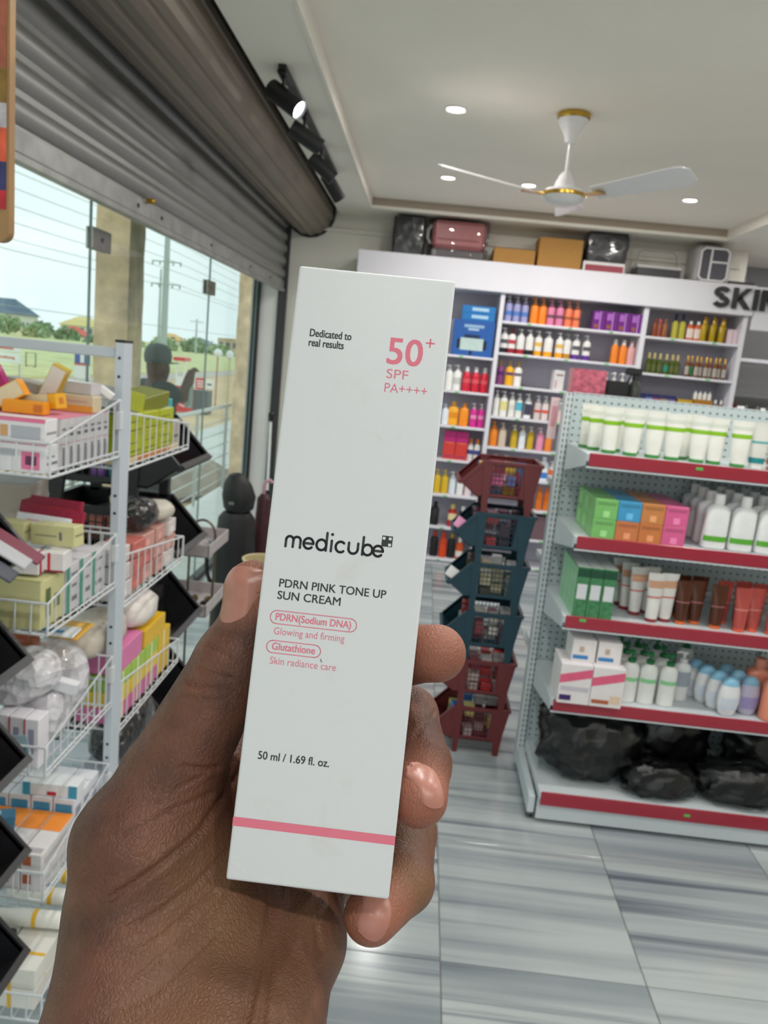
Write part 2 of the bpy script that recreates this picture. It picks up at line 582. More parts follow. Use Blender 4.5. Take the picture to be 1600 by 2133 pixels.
for i in range(N + 1):
    u = i / N
    x = 0.17 + u * 0.47
    hw = 0.052 + 0.030 * u
    if u > 0.86:
        hw *= math.sqrt(max(0.0, 1 - ((u - 0.86) / 0.145) ** 2)) * 0.6 + 0.4
    tw = math.radians(-17)
    for sgn in (1, -1):
        yy = sgn * hw + 0.012 * u
        p = (x, yy * math.cos(tw), -0.368 + 0.045 * u + yy * math.sin(tw) + 0.010 * (1 - (sgn * 1.0) ** 2))
        top.append((p[0], p[1], p[2] + 0.0018))
        bot.append((p[0], p[1], p[2] - 0.0018))
nv = len(top)
fs = []
for i in range(N):
    a = 2 * i
    fs += [(a, a + 1, a + 3, a + 2), (nv + a, nv + a + 2, nv + a + 3, nv + a + 1), (a, a + 2, nv + a + 2, nv + a), (a + 1, nv + a + 1, nv + a + 3, a + 3)]
fs += [(0, nv, nv + 1, 1), (2 * N, 2 * N + 1, nv + 2 * N + 1, nv + 2 * N)]
bl._add(top + bot, fs)
blm = bl.mesh('blade', M_fan)
arm = MB().prism([(0.085, -0.026), (0.14, -0.018), (0.215, -0.032), (0.225, 0.0), (0.215, 0.032), (0.14, 0.018), (0.085, 0.026)], -0.3765, -0.3725, 'z').mesh('blade_arm', M_gold)
for a in (197, 317, 77):
    b_ = ob('blade', blm, fan, (0, 0, 0), (0, 0, math.radians(a)))
    ob('blade_arm', arm, b_)

# ---- track with four spot heads
M_blk = mat('matt_black', (30, 30, 32), 0.45, var=0.1)
M_spot = mat('spot_glow', (255, 255, 255), 0.3, var=0.0, emit=(245, 252, 255), estr=18.0)
TRX = -0.72
TRX = -0.725
tr = thing('track_rail', 'slim black lighting track screwed to the soffit beside the shutter', 'light track', (TRX, 3.52, ZS))
ob('rail', MB().cbox(-0.017, 0.017, 0, 1.9, -0.02, 0, 0.002).mesh('rail', M_blk), tr)
ob('feed_box', MB().cbox(-0.02, 0.02, 0.0, 0.16, -0.036, -0.02, 0.003).mesh('feed_box', M_blk), tr)
head_me = MB().loft([(-0.085, 0.036, 0.036), (-0.083, 0.041, 0.041), (0.085, 0.041, 0.041), (0.087, 0.037, 0.037), (0.078, 0.034, 0.034)], 24, True, False).mesh('spot_barrel', M_blk)
lens_me = MB().loft([(0.074, 0.035, 0.035), (0.077, 0.02, 0.02)], 20).mesh('spot_lens', M_spot)
arm_me = MB().tube([(0, 0, 0.0), (0, 0, -0.03), (0.0, 0, -0.055)], 0.008, 8).mesh('spot_arm', M_blk)
foot_me = MB().cbox(-0.016, 0.016, -0.055, 0.055, -0.018, 0.0, 0.003).mesh('track_adapter', M_blk)
spots = [(3.575, (0.80, -0.28, -0.52), 'black track spot aimed toward the entrance, its lamp face glowing'),
         (4.15, (0.86, 0.30, -0.42), 'black track spot second along the rail from the feed box'),
         (4.77, (0.80, 0.20, -0.60), 'black track spot third along the rail from the feed box'),
         (5.28, (0.55, 0.45, -0.75), 'black track spot at the far end of the rail, lamp face hidden')]
for y, d, lb in spots:
    t = thing('track_spot', lb, 'spotlight', (TRX, y, ZS - 0.02), group='track spots beside the shutter')
    ob('track_adapter', foot_me, t)
    ob('spot_arm', arm_me, t, (0, 0, -0.012))
    d = Vector(d).normalized()
    q = d.to_track_quat('Z', 'Y').to_euler()
    c = Vector((0.012, 0, -0.100))
    br = ob('spot_barrel', head_me, t, c, q)
    ob('spot_lens', lens_me, br)
    ld = bpy.data.lights.new('spot_lamp', 'SPOT')
    ld.energy = 14 * LAMP
    ld.spot_size = math.radians(60)
    ld.spot_blend = 0.5
    ld.shadow_soft_size = 0.03
    lo = lights(ld, br, (0, 0, 0.09), (PI, 0, 0))
# ================================================================== ITEM MAKERS
def crumple(name, c0, c1, scale, rough, strength=1.0, coat=.5):
    """wrinkled plastic film: sharp facets from a cell pattern"""
    if name in MATS:
        return MATS[name]
    m = bpy.data.materials.new(name)
    m.use_nodes = True
    n = m.node_tree.nodes
    l = m.node_tree.links
    b = n['Principled BSDF']
    tc = n.new('ShaderNodeTexCoord')
    nz = n.new('ShaderNodeTexNoise')
    nz.inputs['Scale'].default_value = scale * .35
    nz.inputs['Detail'].default_value = 3
    l.new(tc.outputs['Object'], nz.inputs['Vector'])
    ad = n.new('ShaderNodeVectorMath')
    ad.operation = 'MULTIPLY_ADD'
    ad.inputs[1].default_value = (.06, .06, .06)
    l.new(nz.outputs['Color'], ad.inputs[0])
    l.new(tc.outputs['Object'], ad.inputs[2])
    vo = n.new('ShaderNodeTexVoronoi')
    vo.inputs['Scale'].default_value = scale
    l.new(ad.outputs['Vector'], vo.inputs['Vector'])
    bp = n.new('ShaderNodeBump')
    bp.inputs['Strength'].default_value = strength
    bp.inputs['Distance'].default_value = .012
    l.new(vo.outputs['Distance'], bp.inputs['Height'])
    l.new(bp.outputs['Normal'], b.inputs['Normal'])
    r = n.new('ShaderNodeValToRGB')
    r.color_ramp.elements[0].position = .3
    r.color_ramp.elements[1].position = .7
    r.color_ramp.elements[0].color = lin(c0)
    r.color_ramp.elements[1].color = lin(c1)
    l.new(nz.outputs['Fac'], r.inputs['Fac'])
    l.new(r.outputs['Color'], b.inputs['Base Color'])
    b.inputs['Roughness'].default_value = rough
    b.inputs['Coat Weight'].default_value = coat
    b.inputs['Coat Roughness'].default_value = .08
    MATS[name] = m
    return m

CACHE = {}
def cached(key, fn):
    if key not in CACHE:
        CACHE[key] = fn()
    return CACHE[key]

def cname(c):
    return '%02x%02x%02x' % tuple(c)

def P_(c, rough=0.35):
    return plain(tuple(c), rough, var=0.04)

M_goldcap = mat('gold_cap', (205, 165, 80), 0.25, 0.9, var=0.05)

def bottle(kind, x, y, z, label, cat='bottle', group=None, h=0.2, w=0.06, body=(255, 255, 255), cap=(245, 245, 245), band=None, bandz=(0.0, 0.3), lab=None, labz=(0.3, 0.6), rot=0.0, d=None, capmat=None, rough=0.35, bodymat=None, name=None):
    """a container of the given kind with body, cap or pump, and printed bands"""
    d = d or w
    nm = name or {'pump': 'pump_bottle', 'flat': 'lotion_bottle', 'spray': 'oil_bottle', 'tube': 'squeeze_tube', 'cap': 'bottle'}[kind]
    t = thing(nm, label, cat, (x, y, z), (0, 0, rot), group)
    rx, ry = w / 2, d / 2
    bm = bodymat or P_(body, rough)
    cm = capmat or P_(cap, 0.35)
    if kind == 'pump':
        rings = [(0, rx * .9, ry * .9), (h * .012, rx, ry), (h * .66, rx, ry), (h * .72, rx * .86, ry * .86), (h * .765, rx * .45, ry * .45), (h * .79, rx * .36, ry * .36)]
        pw = 2.0
    elif kind == 'flat':
        pw = 3.2
        rings = [(0, rx * .88, ry * .86, pw), (h * .02, rx, ry, pw), (h * .70, rx, ry, pw), (h * .77, rx * .82, ry * .86, 2.6), (h * .81, rx * .42, ry * .62, 2.0), (h * .83, rx * .40, ry * .6, 2.0)]
    elif kind == 'spray':
        pw = 2.6
        rings = [(0, rx * .92, ry * .92, pw), (h * .02, rx, ry, pw), (h * .62, rx, ry, pw), (h * .70, rx * .55, ry * .55, 2), (h * .74, rx * .38, ry * .38, 2)]
    elif kind == 'tube':
        pw = 2.0
        rings = [(h * .07, rx * .66, ry * .78), (h * .12, rx * .70, ry * .80), (h * .45, rx * .82, ry * .58), (h * .75, rx * .93, ry * .30), (h * .93, rx, ry * .08), (h, rx, ry * .07)]
    else:
        pw = 2.4
        rings = [(0, rx * .9, ry * .9, pw), (h * .02, rx, ry, pw), (h * .66, rx, ry, pw), (h * .76, rx * .7, ry * .7, 2), (h * .80, rx * .42, ry * .42, 2)]
    key = (kind, round(h, 3), round(w, 3), round(d, 3))
    ob('body', cached(('b', key, bm.name), lambda: MB().loft(rings, 18).mesh('body', bm)), t)
    def capmesh():
        c = MB()
        if kind == 'pump':
            c.loft([(h * .775, rx * .46, rx * .46), (h * .84, rx * .46, rx * .46), (h * .85, rx * .15, rx * .15), (h * .93, rx * .15, rx * .15), (h * .935, rx * .34, rx * .34), (h * .985, rx * .36, rx * .36), (h, rx * .2, rx * .2)], 12)
            c.tube([(0, 0, h * .96), (-rx * .7, -ry * .2, h * .965), (-rx * .95, -ry * .25, h * .945)], [rx * .13, rx * .12, rx * .1], 6)
        elif kind == 'flat':
            c.loft([(h * .825, rx * .44, rx * .44), (h * .99, rx * .42, rx * .42), (h, rx * .38, rx * .38)], 14)
        elif kind == 'spray':
            c.loft([(h * .72, rx * .5, rx * .5), (h * .98, rx * .46, rx * .46), (h, rx * .36, rx * .36)], 12)
        elif kind == 'tube':
            c.loft([(0, rx * .62, ry * .70), (h * .012, rx * .66, ry * .76), (h * .085, rx * .66, ry * .77)], 18)
        else:
            c.loft([(h * .79, rx * .5, rx * .5), (h * .985, rx * .48, rx * .48), (h, rx * .42, rx * .42)], 14)
        return c.mesh('cap', cm)
    ob('pump' if kind == 'pump' else 'cap', cached(('c', key, cm.name), capmesh), t)
    def rad(zz):
        for a, b_ in zip(rings, rings[1:]):
            if a[0] <= zz <= b_[0]:
                f = (zz - a[0]) / max(1e-9, b_[0] - a[0])
                return a[1] + (b_[1] - a[1]) * f, a[2] + (b_[2] - a[2]) * f
        return rx, ry
    def bandmesh(z0, z1, c, full):
        zs = [z0 * h + (z1 - z0) * h * q / 3 for q in range(4)]
        rr = [(zz, rad(zz)[0] + 0.0006, rad(zz)[1] + 0.0006, pw) for zz in zs]
        if full:
            return MB().loft(rr, 18, False, False).mesh('band', P_(c, 0.4))
        return MB().loft(rr, 10, a0=PI * 1.14, a1=PI * 1.86).mesh('printed_label', P_(c, 0.4))
    if band is not None:
        ob('band', cached(('n', key, bandz, cname(band)), lambda: bandmesh(bandz[0], bandz[1], band, True)), t)
    if lab is not None:
        ob('printed_label', cached(('l', key, labz, cname(lab)), lambda: bandmesh(labz[0], labz[1], lab, False)), t)
    return t

def carton(label, loc, size, mat_, prints=(), rot=(0, 0, 0), cat='box', group=None, name='carton', ch=0.0012):
    """a closed box standing on loc (bottom centre) with flat printed panels on its faces"""
    sx, sy, sz = size
    o = ob(name, cached(('k', size, mat_.name, ch), lambda: MB().cbox(-sx / 2, sx / 2, -sy / 2, sy / 2, 0, sz, ch).mesh(name, mat_)), None, loc, rot)
    tag(o, label, cat, group)
    e = 0.0005
    for (fc, u0, u1, v0, v1, c) in prints:
        def mk():
            if fc == 'd':
                q = [(-sx / 2 + sx * u, -sy / 2 - e, sz * v) for u, v in ((u0, v0), (u1, v0 + .2), (u1, v1 + .2), (u0, v1))]
            elif fc == 'f':
                q = [(-sx / 2 + sx * u, -sy / 2 - e, sz * v) for u, v in ((u0, v0), (u1, v0), (u1, v1), (u0, v1))]
            elif fc == 'r':
                q = [(sx / 2 + e, -sy / 2 + sy * u, sz * v) for u, v in ((u0, v0), (u1, v0), (u1, v1), (u0, v1))]
            elif fc == 'l':
                q = [(-sx / 2 - e, sy / 2 - sy * u, sz * v) for u, v in ((u0, v0), (u1, v0), (u1, v1), (u0, v1))]
            else:
                q = [(-sx / 2 + sx * u, -sy / 2 + sy * v, sz + e) for u, v in ((u0, v0), (u1, v0), (u1, v1), (u0, v1))]
            return MB().quad(*q).mesh('printed_panel', P_(c, 0.4), recalc=False)
        ob('printed_panel', cached(('p', size, fc, u0, u1, v0, v1, tuple(c)), mk), o)
    return o

# ================================================================== BACK WALL DISPLAY UNIT
UF, UB = 6.60, 6.945     # front and back plane of the unit
M_shelf = mat('unit_white', (226, 224, 232), 0.35, var=0.02, scale=4)
M_uback = mat('unit_back_panel', (188, 184, 198), 0.5, var=0.02, scale=4)
unit = thing('display_unit', 'long white wall shelving unit with a tall header board along the back wall', 'shelving unit', (0, UB, 0))
def U(name, x0, x1, y0, y1, z0, z1, m=M_shelf, b=0.003):
    return ob(name, MB().cbox(x0, x1, y0 - UB, y1 - UB, z0, z1, b).mesh(name, m), unit)
U('back_panel', -0.63, 2.50, UB - 0.012, UB - 0.001, 0.06, 2.32, M_uback)
U('header_board', -0.64, 2.52, UF - 0.035, UF + 0.0, 2.305, 2.535)
U('top_board', -0.64, 2.52, UF, UB - 0.002, 2.505, 2.53)
U('header_underside', -0.64, 2.52, UF, UB - 0.014, 2.305, 2.32)
for x0, x1 in ((-0.64, -0.61), (0.535, 0.570), (1.685, 1.725), (2.47, 2.505)):
    U('upright', x0, x1, UF, UB - 0.013, 0.0, 2.305)
U('plinth', -0.60, 2.46, UF + 0.02, UB - 0.02, 0.0, 0.03)
SA = [1.785, 1.495, 1.205, 0.92, 0.62, 0.34, 0.06]
SB = [2.09, 1.838, 1.577, 1.32, 1.065, 0.815, 0.56, 0.31, 0.06]
SCz = [2.08, 1.79, 1.505, 1.22, 0.93, 0.64, 0.35, 0.06]
for zs, (x0, x1) in ((SA, (-0.61, 0.535)), (SB, (0.570, 1.685)), (SCz, (1.725, 2.47))):
    for z in zs:
        sb = U('shelf', x0, x1, UF + 0.004, UB - 0.013, z - 0.02, z)
        k = 0
        xx = x0 + 0.22
        while xx < x1 - 0.1:
            tg = ob('price_tag', cached('ptag', lambda: MB().cbox(-0.016, 0.016, -0.0012, 0, -0.006, 0.006, 0.0004).mesh('price_tag', mat('green_tag', (86, 190, 92), 0.5, var=0.02))), sb, (xx, UF + 0.0035 - UB, z - 0.011))
            xx += 0.33
# sign letters on the header
def letters(name, txt, size, ext, m, bev=0.0, sx=1.0):
    cu = bpy.data.curves.new(name + '_curve', 'FONT')
    cu.body = txt
    cu.size = size
    cu.extrude = ext
    cu.offset = bev
    cu.resolution_u = 4
    tmp = bpy.data.objects.new(name + '_tmp', cu)
    COL.objects.link(tmp)
    dg = bpy.context.evaluated_depsgraph_get()
    dg.update()
    me = bpy.data.meshes.new_from_object(tmp.evaluated_get(dg))
    bpy.data.objects.remove(tmp)
    bpy.data.curves.remove(cu)
    me.materials.clear()
    me.materials.append(m)
    if sx != 1.0:
        for v in me.vertices:
            v.co.x *= sx
    return me
M_signblk = mat('sign_black_acrylic', (16, 16, 18), 0.3, var=0.02)
sign = thing('wall_sign', 'black raised capital letters mounted on the white header board', 'sign', (2.19, UF - 0.036, 2.348))
def thick(b, pts, wd):
    """flat-ended thick band through pts (x, z), extruded as a raised letter"""
    P = [Vector(p) for p in pts]
    L, R = [], []
    for i, p in enumerate(P):
        d = (P[min(i + 1, len(P) - 1)] - P[max(i - 1, 0)]).normalized()
        n_ = Vector((-d.y, d.x)) * wd / 2
        L.append(p + n_)
        R.append(p - n_)
    for i in range(len(P) - 1):
        b.prism([tuple(R[i]), tuple(R[i + 1]), tuple(L[i + 1]), tuple(L[i])], -.020, .0, 'y')
LH, LW = .160, .037
def garc(cx, cz, r1, r2, a0, a1, n=12):
    return [(cx + r1 * math.cos(math.radians(a0 + (a1 - a0) * k / n)), cz + r2 * math.sin(math.radians(a0 + (a1 - a0) * k / n))) for k in range(n + 1)]
bS = MB()
thick(bS, garc(.064, .117, .044, .0255, 18, 270, 16) + garc(.064, .0465, .047, .0285, 90, -162, 16)[0:], .035)
bK = MB().prism([(0, 0), (LW, 0), (LW, LH), (0, LH)], -.02, 0, 'y').prism([(LW, .052), (LW, .098), (.094, LH), (.142, LH)], -.02, 0, 'y').prism([(.062, .102), (.036, .074), (.100, 0), (.148, 0)], -.02, 0, 'y')
bI = MB().prism([(0, 0), (LW, 0), (LW, LH), (0, LH)], -.02, 0, 'y')
bN = MB().prism([(0, 0), (LW, 0), (LW, LH), (0, LH)], -.02, 0, 'y').prism([(.096, 0), (.133, 0), (.133, LH), (.096, LH)], -.02, 0, 'y').prism([(0, LH), (.040, LH), (.133, 0), (.093, 0)], -.0195, -.0005, 'y')
for bb, xo in ((bS, 0.0), (bK, .150), (bI, .312), (bN, .372)):
    ob('letter', bb.mesh('letter', M_signblk), sign, (xo, 0, 0))

BT = 6.70    # goods line on the shelves
def shelfgoods(z, spec, where, Y=BT):
    for s_ in spec:
        k, x, opts, lb = s_
        bottle(k, x, Y + RNG.uniform(-0.01, 0.012), z + 0.0006, lb + ' ' + where, group=lb + ' ' + where, **opts)

lav, ora, pnk, cor = (158, 160, 205), (244, 138, 40), (222, 130, 168), (238, 128, 88)
top = 'on the top wall shelf'
sp = []
for x in (0.618, 0.685, 0.752):
    sp.append(('pump', x, dict(h=.206, w=.06, body=lav, cap=(205, 205, 220), lab=(86, 130, 200), labz=(.25, .42)), 'lavender pump bottle with blue print'))
for x in (0.829, 0.896):
    sp.append(('pump', x, dict(h=.206, w=.066, body=ora, cap=(244, 160, 80)), 'plain bright orange pump bottle'))
for x in (0.965, 1.035):
    sp.append(('pump', x, dict(h=.206, w=.064, body=pnk, cap=(228, 160, 180), lab=(120, 80, 100), labz=(.3, .42)), 'rose pink pump bottle'))
for x in (1.107, 1.174):
    sp.append(('pump', x, dict(h=.206, w=.064, body=cor, cap=(245, 170, 130), lab=(170, 90, 60), labz=(.3, .4)), 'coral pump bottle'))
shelfgoods(SB[0], sp, top)
for i in range(4):
    carton('glossy violet soap carton in a row on the top wall shelf', (1.345 + i * 0.101, BT, SB[0] + .0006), (0.098, 0.14, 0.15), P_((112, 44, 130), .2),
           [('f', .1, .5, .55, .9, (170, 100, 190)), ('f', .55, .62, 0.0, 1.0, (200, 150, 215)), ('f', .15, .45, .1, .3, (150, 90, 40))], group='violet soap cartons')
w2 = 'on the second wall shelf'
sp = []
for x, bc, cap, lb in ((0.613, (30, 30, 34), (236, 236, 236), 'white pump bottle with black base and dark emblem'), (0.675, (150, 30, 46), (120, 30, 36), 'white bottle with red base and red cap'),
                   (0.748, (170, 32, 52), (230, 230, 230), 'white pump bottle with crimson base'), (0.821, (24, 24, 28), (240, 240, 240), 'plain white pump bottle with black base'),
                   (0.894, (236, 166, 30), (240, 240, 238), 'white pump bottle with amber base and orange emblem'), (0.977, (236, 166, 30), (240, 240, 238), 'wide white pump bottle with amber base'),
                   (1.066, (236, 166, 30), (240, 240, 238), 'white pump bottle with amber base and orange crest'), (1.132, (190, 140, 50), (180, 178, 172), 'greyish slim pump bottle with ochre base'),
                   (1.205, (94, 50, 150), (236, 236, 240), 'white pump bottle with purple base'), (1.29, (94, 50, 150), (236, 236, 240), 'white pump bottle with purple base')):
    lab = (236, 190, 90) if 'orange' in lb else ((90, 90, 96) if 'purple' in lb or 'emblem' in lb else ((200, 60, 70) if 'red cap' in lb else None))
    sp.append(('pump', x, dict(h=.205, w=.064 if 'wide' not in lb else .074, body=(232, 230, 228), cap=cap, band=bc, bandz=(0.012, .2), lab=lab, labz=(.38, .54)), lb))
for x in (1.521, 1.587):
    sp.append(('cap', x, dict(h=.195, w=.06, body=(236, 132, 34), cap=(240, 236, 230)), 'orange bottle with white cap'))
sp.append(('cap', 1.65, dict(h=.19, w=.062, body=(216, 160, 160), cap=(224, 190, 190)), 'dusty pink bottle with pale cap'))
shelfgoods(SB[1], sp, w2)
w3 = 'on the third wall shelf'
shelfgoods(SB[2], [('pump', .614, dict(h=.2, w=.062, body=(130, 62, 120), capmat=M_goldcap, lab=(90, 40, 110), labz=(.4, .55)), 'plum bottle with gold pump'),
                   ('pump', .688, dict(h=.2, w=.066, body=(240, 176, 34), capmat=M_goldcap, lab=(96, 60, 110), labz=(.42, .54)), 'sunny yellow bottle with gold pump'),
                   ('pump', .758, dict(h=.2, w=.066, body=(238, 236, 232), capmat=M_goldcap, lab=(110, 100, 120), labz=(.42, .54)), 'white bottle with gold pump')], w3)
carton('white upright carton leaning alone on the third shelf of the wall unit', (1.09, BT, SB[2] + .0006), (0.09, 0.06, 0.165), P_((222, 218, 218)), [('f', .2, .9, .72, .8, (150, 120, 120)), ('f', .15, .3, .1, .5, (200, 150, 150))], rot=(0, 0, .25))
w4 = 'on the fourth wall shelf'
wh = (236, 235, 230)
shelfgoods(SB[3], [('pump', .612, dict(h=.21, w=.05, body=wh), 'slim plain white pump bottle'), ('pump', .673, dict(h=.21, w=.062, body=wh, lab=(236, 226, 150), labz=(.25, .6)), 'white pump bottle with pale yellow label'),
                   ('pump', .741, dict(h=.205, w=.056, body=wh, lab=(222, 220, 212), labz=(.3, .5)), 'white pump bottle with cream label'), ('pump', .802, dict(h=.2, w=.056, body=wh, lab=(84, 190, 214), labz=(.3, .64)), 'white pump bottle with turquoise label'),
                   ('pump', .876, dict(h=.205, w=.064, body=(240, 240, 242), lab=(70, 70, 90), labz=(.15, .6)), 'white pump bottle with dark side label'),
                   ('pump', .958, dict(h=.2, w=.056, body=(216, 200, 198), lab=(222, 70, 50), labz=(.3, .4)), 'milky pump bottle with red stripe'), ('pump', 1.021, dict(h=.2, w=.058, body=(230, 216, 212), lab=(230, 76, 50), labz=(.3, .42)), 'milky pump bottle with red stripe'),
                   ('pump', 1.084, dict(h=.195, w=.054, body=(214, 176, 172)), 'blush pink slim pump bottle'), ('pump', 1.145, dict(h=.19, w=.054, body=(226, 196, 190)), 'pale blush pump bottle')], w4)
w5 = 'on the fifth wall shelf'
shelfgoods(SB[4], [('pump', .619, dict(h=.205, w=.07, body=(240, 140, 40), cap=(240, 150, 50)), 'deep orange pump bottle'), ('pump', .694, dict(h=.2, w=.066, body=(212, 196, 176), cap=(214, 200, 184)), 'beige pump bottle'),
                   ('pump', .795, dict(h=.19, w=.058, body=(206, 172, 40), cap=(230, 226, 200)), 'mustard yellow pump bottle'), ('pump', .864, dict(h=.19, w=.06, body=(232, 236, 244), cap=(232, 220, 200)), 'cool white pump bottle'),
                   ('pump', .933, dict(h=.19, w=.056, body=(206, 172, 40), cap=(230, 226, 200)), 'mustard yellow pump bottle'), ('pump', 1.013, dict(h=.19, w=.062, body=(232, 150, 184), cap=(244, 220, 228)), 'candy pink pump bottle'),
                   ('pump', 1.084, dict(h=.18, w=.06, body=(240, 140, 60), cap=(236, 200, 170)), 'peach orange pump bottle')], w5)
w6 = 'on the sixth shelf behind the basket tower'
shelfgoods(SB[5], [('flat', 1.073, dict(h=.2, w=.08, d=.05, body=(236, 240, 246), cap=(236, 240, 246), lab=(70, 130, 210), labz=(.1, .35)), 'white handled bottle with blue print'),
                   ('pump', 1.145, dict(h=.17, w=.06, body=(240, 240, 238), lab=(240, 110, 50), labz=(.3, .6)), 'white pump bottle with orange label'),
                   ('cap', .66, dict(h=.18, w=.06, body=(210, 120, 60)), 'amber bottle'), ('cap', .75, dict(h=.18, w=.06, body=(214, 150, 170)), 'mauve bottle')], w6)
shelfgoods(SB[6], [('cap', 1.07, dict(h=.2, w=.055, body=(240, 126, 36), cap=(236, 110, 30)), 'tall orange bottle'), ('cap', 1.135, dict(h=.2, w=.055, body=(240, 126, 36), cap=(236, 110, 30)), 'tall orange bottle'),
                   ('cap', 1.0, dict(h=.2, w=.055, body=(60, 54, 52), cap=(40, 36, 36)), 'dark bottle')], 'on the seventh shelf behind the basket tower')
carton('dusky mauve carton on a low wall shelf behind the perforated stand', (1.1, BT, SB[7] + .0006), (0.16, 0.14, 0.2), P_((122, 96, 104)))
# bay with the blue lamp box
M_blue = P_((38, 92, 168), .35)
carton('blue carton printed with a flood lamp picture on the wall unit', (0.352, BT - .01, SA[0] + .0006), (0.335, 0.13, 0.285), M_blue,
       [('f', .2, .76, .16, .5, (190, 210, 208)), ('f', .12, .2, .2, .46, (20, 30, 44)), ('f', .76, .84, .2, .46, (20, 30, 44)), ('f', .28, .66, .5, .6, (24, 44, 84)), ('f', .26, .74, .80, .88, (150, 180, 214)), ('f', .36, .62, .72, .78, (170, 196, 220)), ('f', .44, .5, .02, .16, (20, 30, 44))])
for q in range(2):
    carton('flat sky-blue carton with white lettering stacked on the flood lamp carton', (0.375, BT - .01, SA[0] + .0006 + .2858 + q * .0585), (0.27, 0.12, 0.058), P_((30, 118, 188), .35),
           [('f', .3, .8, .3, .75, (170, 206, 232))], group='flat blue cartons above the lamp carton')
wa2 = 'on the shelf under the blue lamp carton'
shelfgoods(SA[1], [('pump', .195, dict(h=.205, w=.064, body=(236, 236, 232)), 'white pump bottle'), ('pump', .264, dict(h=.21, w=.07, body=(240, 240, 238), lab=(206, 206, 200), labz=(.25, .5)), 'white pump bottle with faint label')] +
           [('cap', x, dict(h=.205, w=.066, body=(208, 28, 56), cap=(222, 226, 228), lab=(226, 90, 100), labz=(.35, .5)), 'red bottle with silver cap') for x in (.340, .414, .488)], wa2)
wa3 = 'beside the magenta bottles on the wall unit'
shelfgoods(SA[2], [('pump', .196, dict(h=.17, w=.06, body=(230, 236, 246), cap=(220, 230, 244)), 'pale blue pump bottle'), ('flat', .263, dict(h=.195, w=.088, d=.06, body=(246, 176, 44), cap=(240, 170, 40), lab=(236, 150, 30), labz=(.3, .55)), 'wide yellow bottle'),
                   ('flat', .353, dict(h=.19, w=.076, d=.06, body=(246, 146, 24), cap=(244, 150, 34)), 'wide orange bottle')], wa3)
shelfgoods(SA[2], [('pump', x, dict(h=.2, w=.056, body=(222, 48, 156), cap=(236, 226, 232), lab=(240, 150, 200), labz=(.35, .5)), 'magenta pump bottle') for x in (.433, .496)], 'beside the wide orange bottle')
for q, x in enumerate((.26, .362)):
    carton('carton fading from magenta to red orange on the wall unit', (x, BT, SA[3] + .0006), (0.098, 0.09, 0.235), P_((214, 66, 60)), [('f', 0, 1, .62, 1, (190, 40, 120)), ('f', .15, .85, .57, .60, (240, 130, 90)), ('f', .1, .9, .08, .12, (120, 50, 110))], group='magenta and red cartons')
shelfgoods(SA[3], [('cap', x, dict(h=.185, w=.052, body=(232, 230, 228), cap=(236, 128, 50), lab=(70, 80, 150), labz=(.3, .5)), 'white bottle with orange cap and blue oval') for x in (.44, .497)], 'beside the magenta cartons')
shelfgoods(SA[4], [('pump', .19, dict(h=.2, w=.06, body=(222, 184, 40), cap=(230, 196, 70)), 'golden yellow pump bottle'), ('pump', .255, dict(h=.2, w=.06, body=(222, 184, 40), cap=(230, 196, 70)), 'golden yellow pump bottle'),
                   ('pump', .322, dict(h=.19, w=.06, body=(226, 234, 246)), 'ice white pump bottle'), ('cap', .39, dict(h=.2, w=.06, body=(238, 236, 234), cap=(206, 40, 50)), 'white bottle with red cap'), ('cap', .46, dict(h=.19, w=.06, body=(240, 220, 224), cap=(232, 160, 176)), 'pale pink bottle')], 'on the shelf below the magenta cartons')
shelfgoods(SA[5], [('cap', .2, dict(h=.2, w=.075, body=(34, 32, 32), cap=(24, 24, 24)), 'round black bottle'), ('cap', .35, dict(h=.19, w=.075, body=(190, 40, 40), cap=(224, 200, 120), lab=(240, 220, 170), labz=(.3, .6)), 'round red bottle with cream label'), ('cap', .44, dict(h=.18, w=.07, body=(90, 50, 40)), 'brown bottle')], 'on the second lowest wall shelf')
shelfgoods(SA[6], [('cap', .225, dict(h=.22, w=.07, body=(26, 24, 26), cap=(180, 60, 40)), 'black bottle with red brown cap'), ('cap', .301, dict(h=.22, w=.068, body=(226, 72, 24), cap=(222, 60, 20)), 'vivid orange red bottle'), ('cap', .374, dict(h=.22, w=.066, body=(26, 26, 28), cap=(180, 150, 40)), 'black bottle with olive cap'), ('spray', .445, dict(h=.2, w=.066, body=(232, 96, 40), cap=(240, 236, 232), lab=(240, 230, 226), labz=(.1, .35)), 'orange and white spray bottle')], 'on the lowest wall shelf')
# bay below the sign
wc = 'on the shelf under the sign'
shelfgoods(SCz[0], [('cap', x, dict(h=.15, w=.042, body=c, cap=k), lb) for x, c, k, lb in ((1.811, (140, 72, 44), (110, 50, 30), 'small brown bottle'), (1.852, (150, 78, 60), (226, 80, 90), 'small brown bottle with pink cap'), (1.893, (150, 90, 60), (130, 90, 50), 'small tan bottle'))] +
           [('spray', x, dict(h=.2, w=.05, body=(186, 178, 70), cap=(38, 42, 74)), 'olive yellow bottle with navy cap') for x in (1.975, 2.03)] +
           [('flat', x, dict(h=.155, w=.058, d=.04, body=(206, 92, 44), cap=(240, 238, 234), lab=(230, 214, 206), labz=(.12, .6)), 'orange bottle with pale label and white cap') for x in (2.097, 2.157)], wc)
for q in range(6):
    bottle('spray', 2.195 + (q % 6) * .036, BT + (0.03 if q % 2 else -.03), SCz[0] + .0006, 'golden oil bottle with gold cap in the cluster under the sign', h=.2, w=.046, body=(176, 146, 22), capmat=M_goldcap, group='golden oil bottles under the sign', rough=.15)
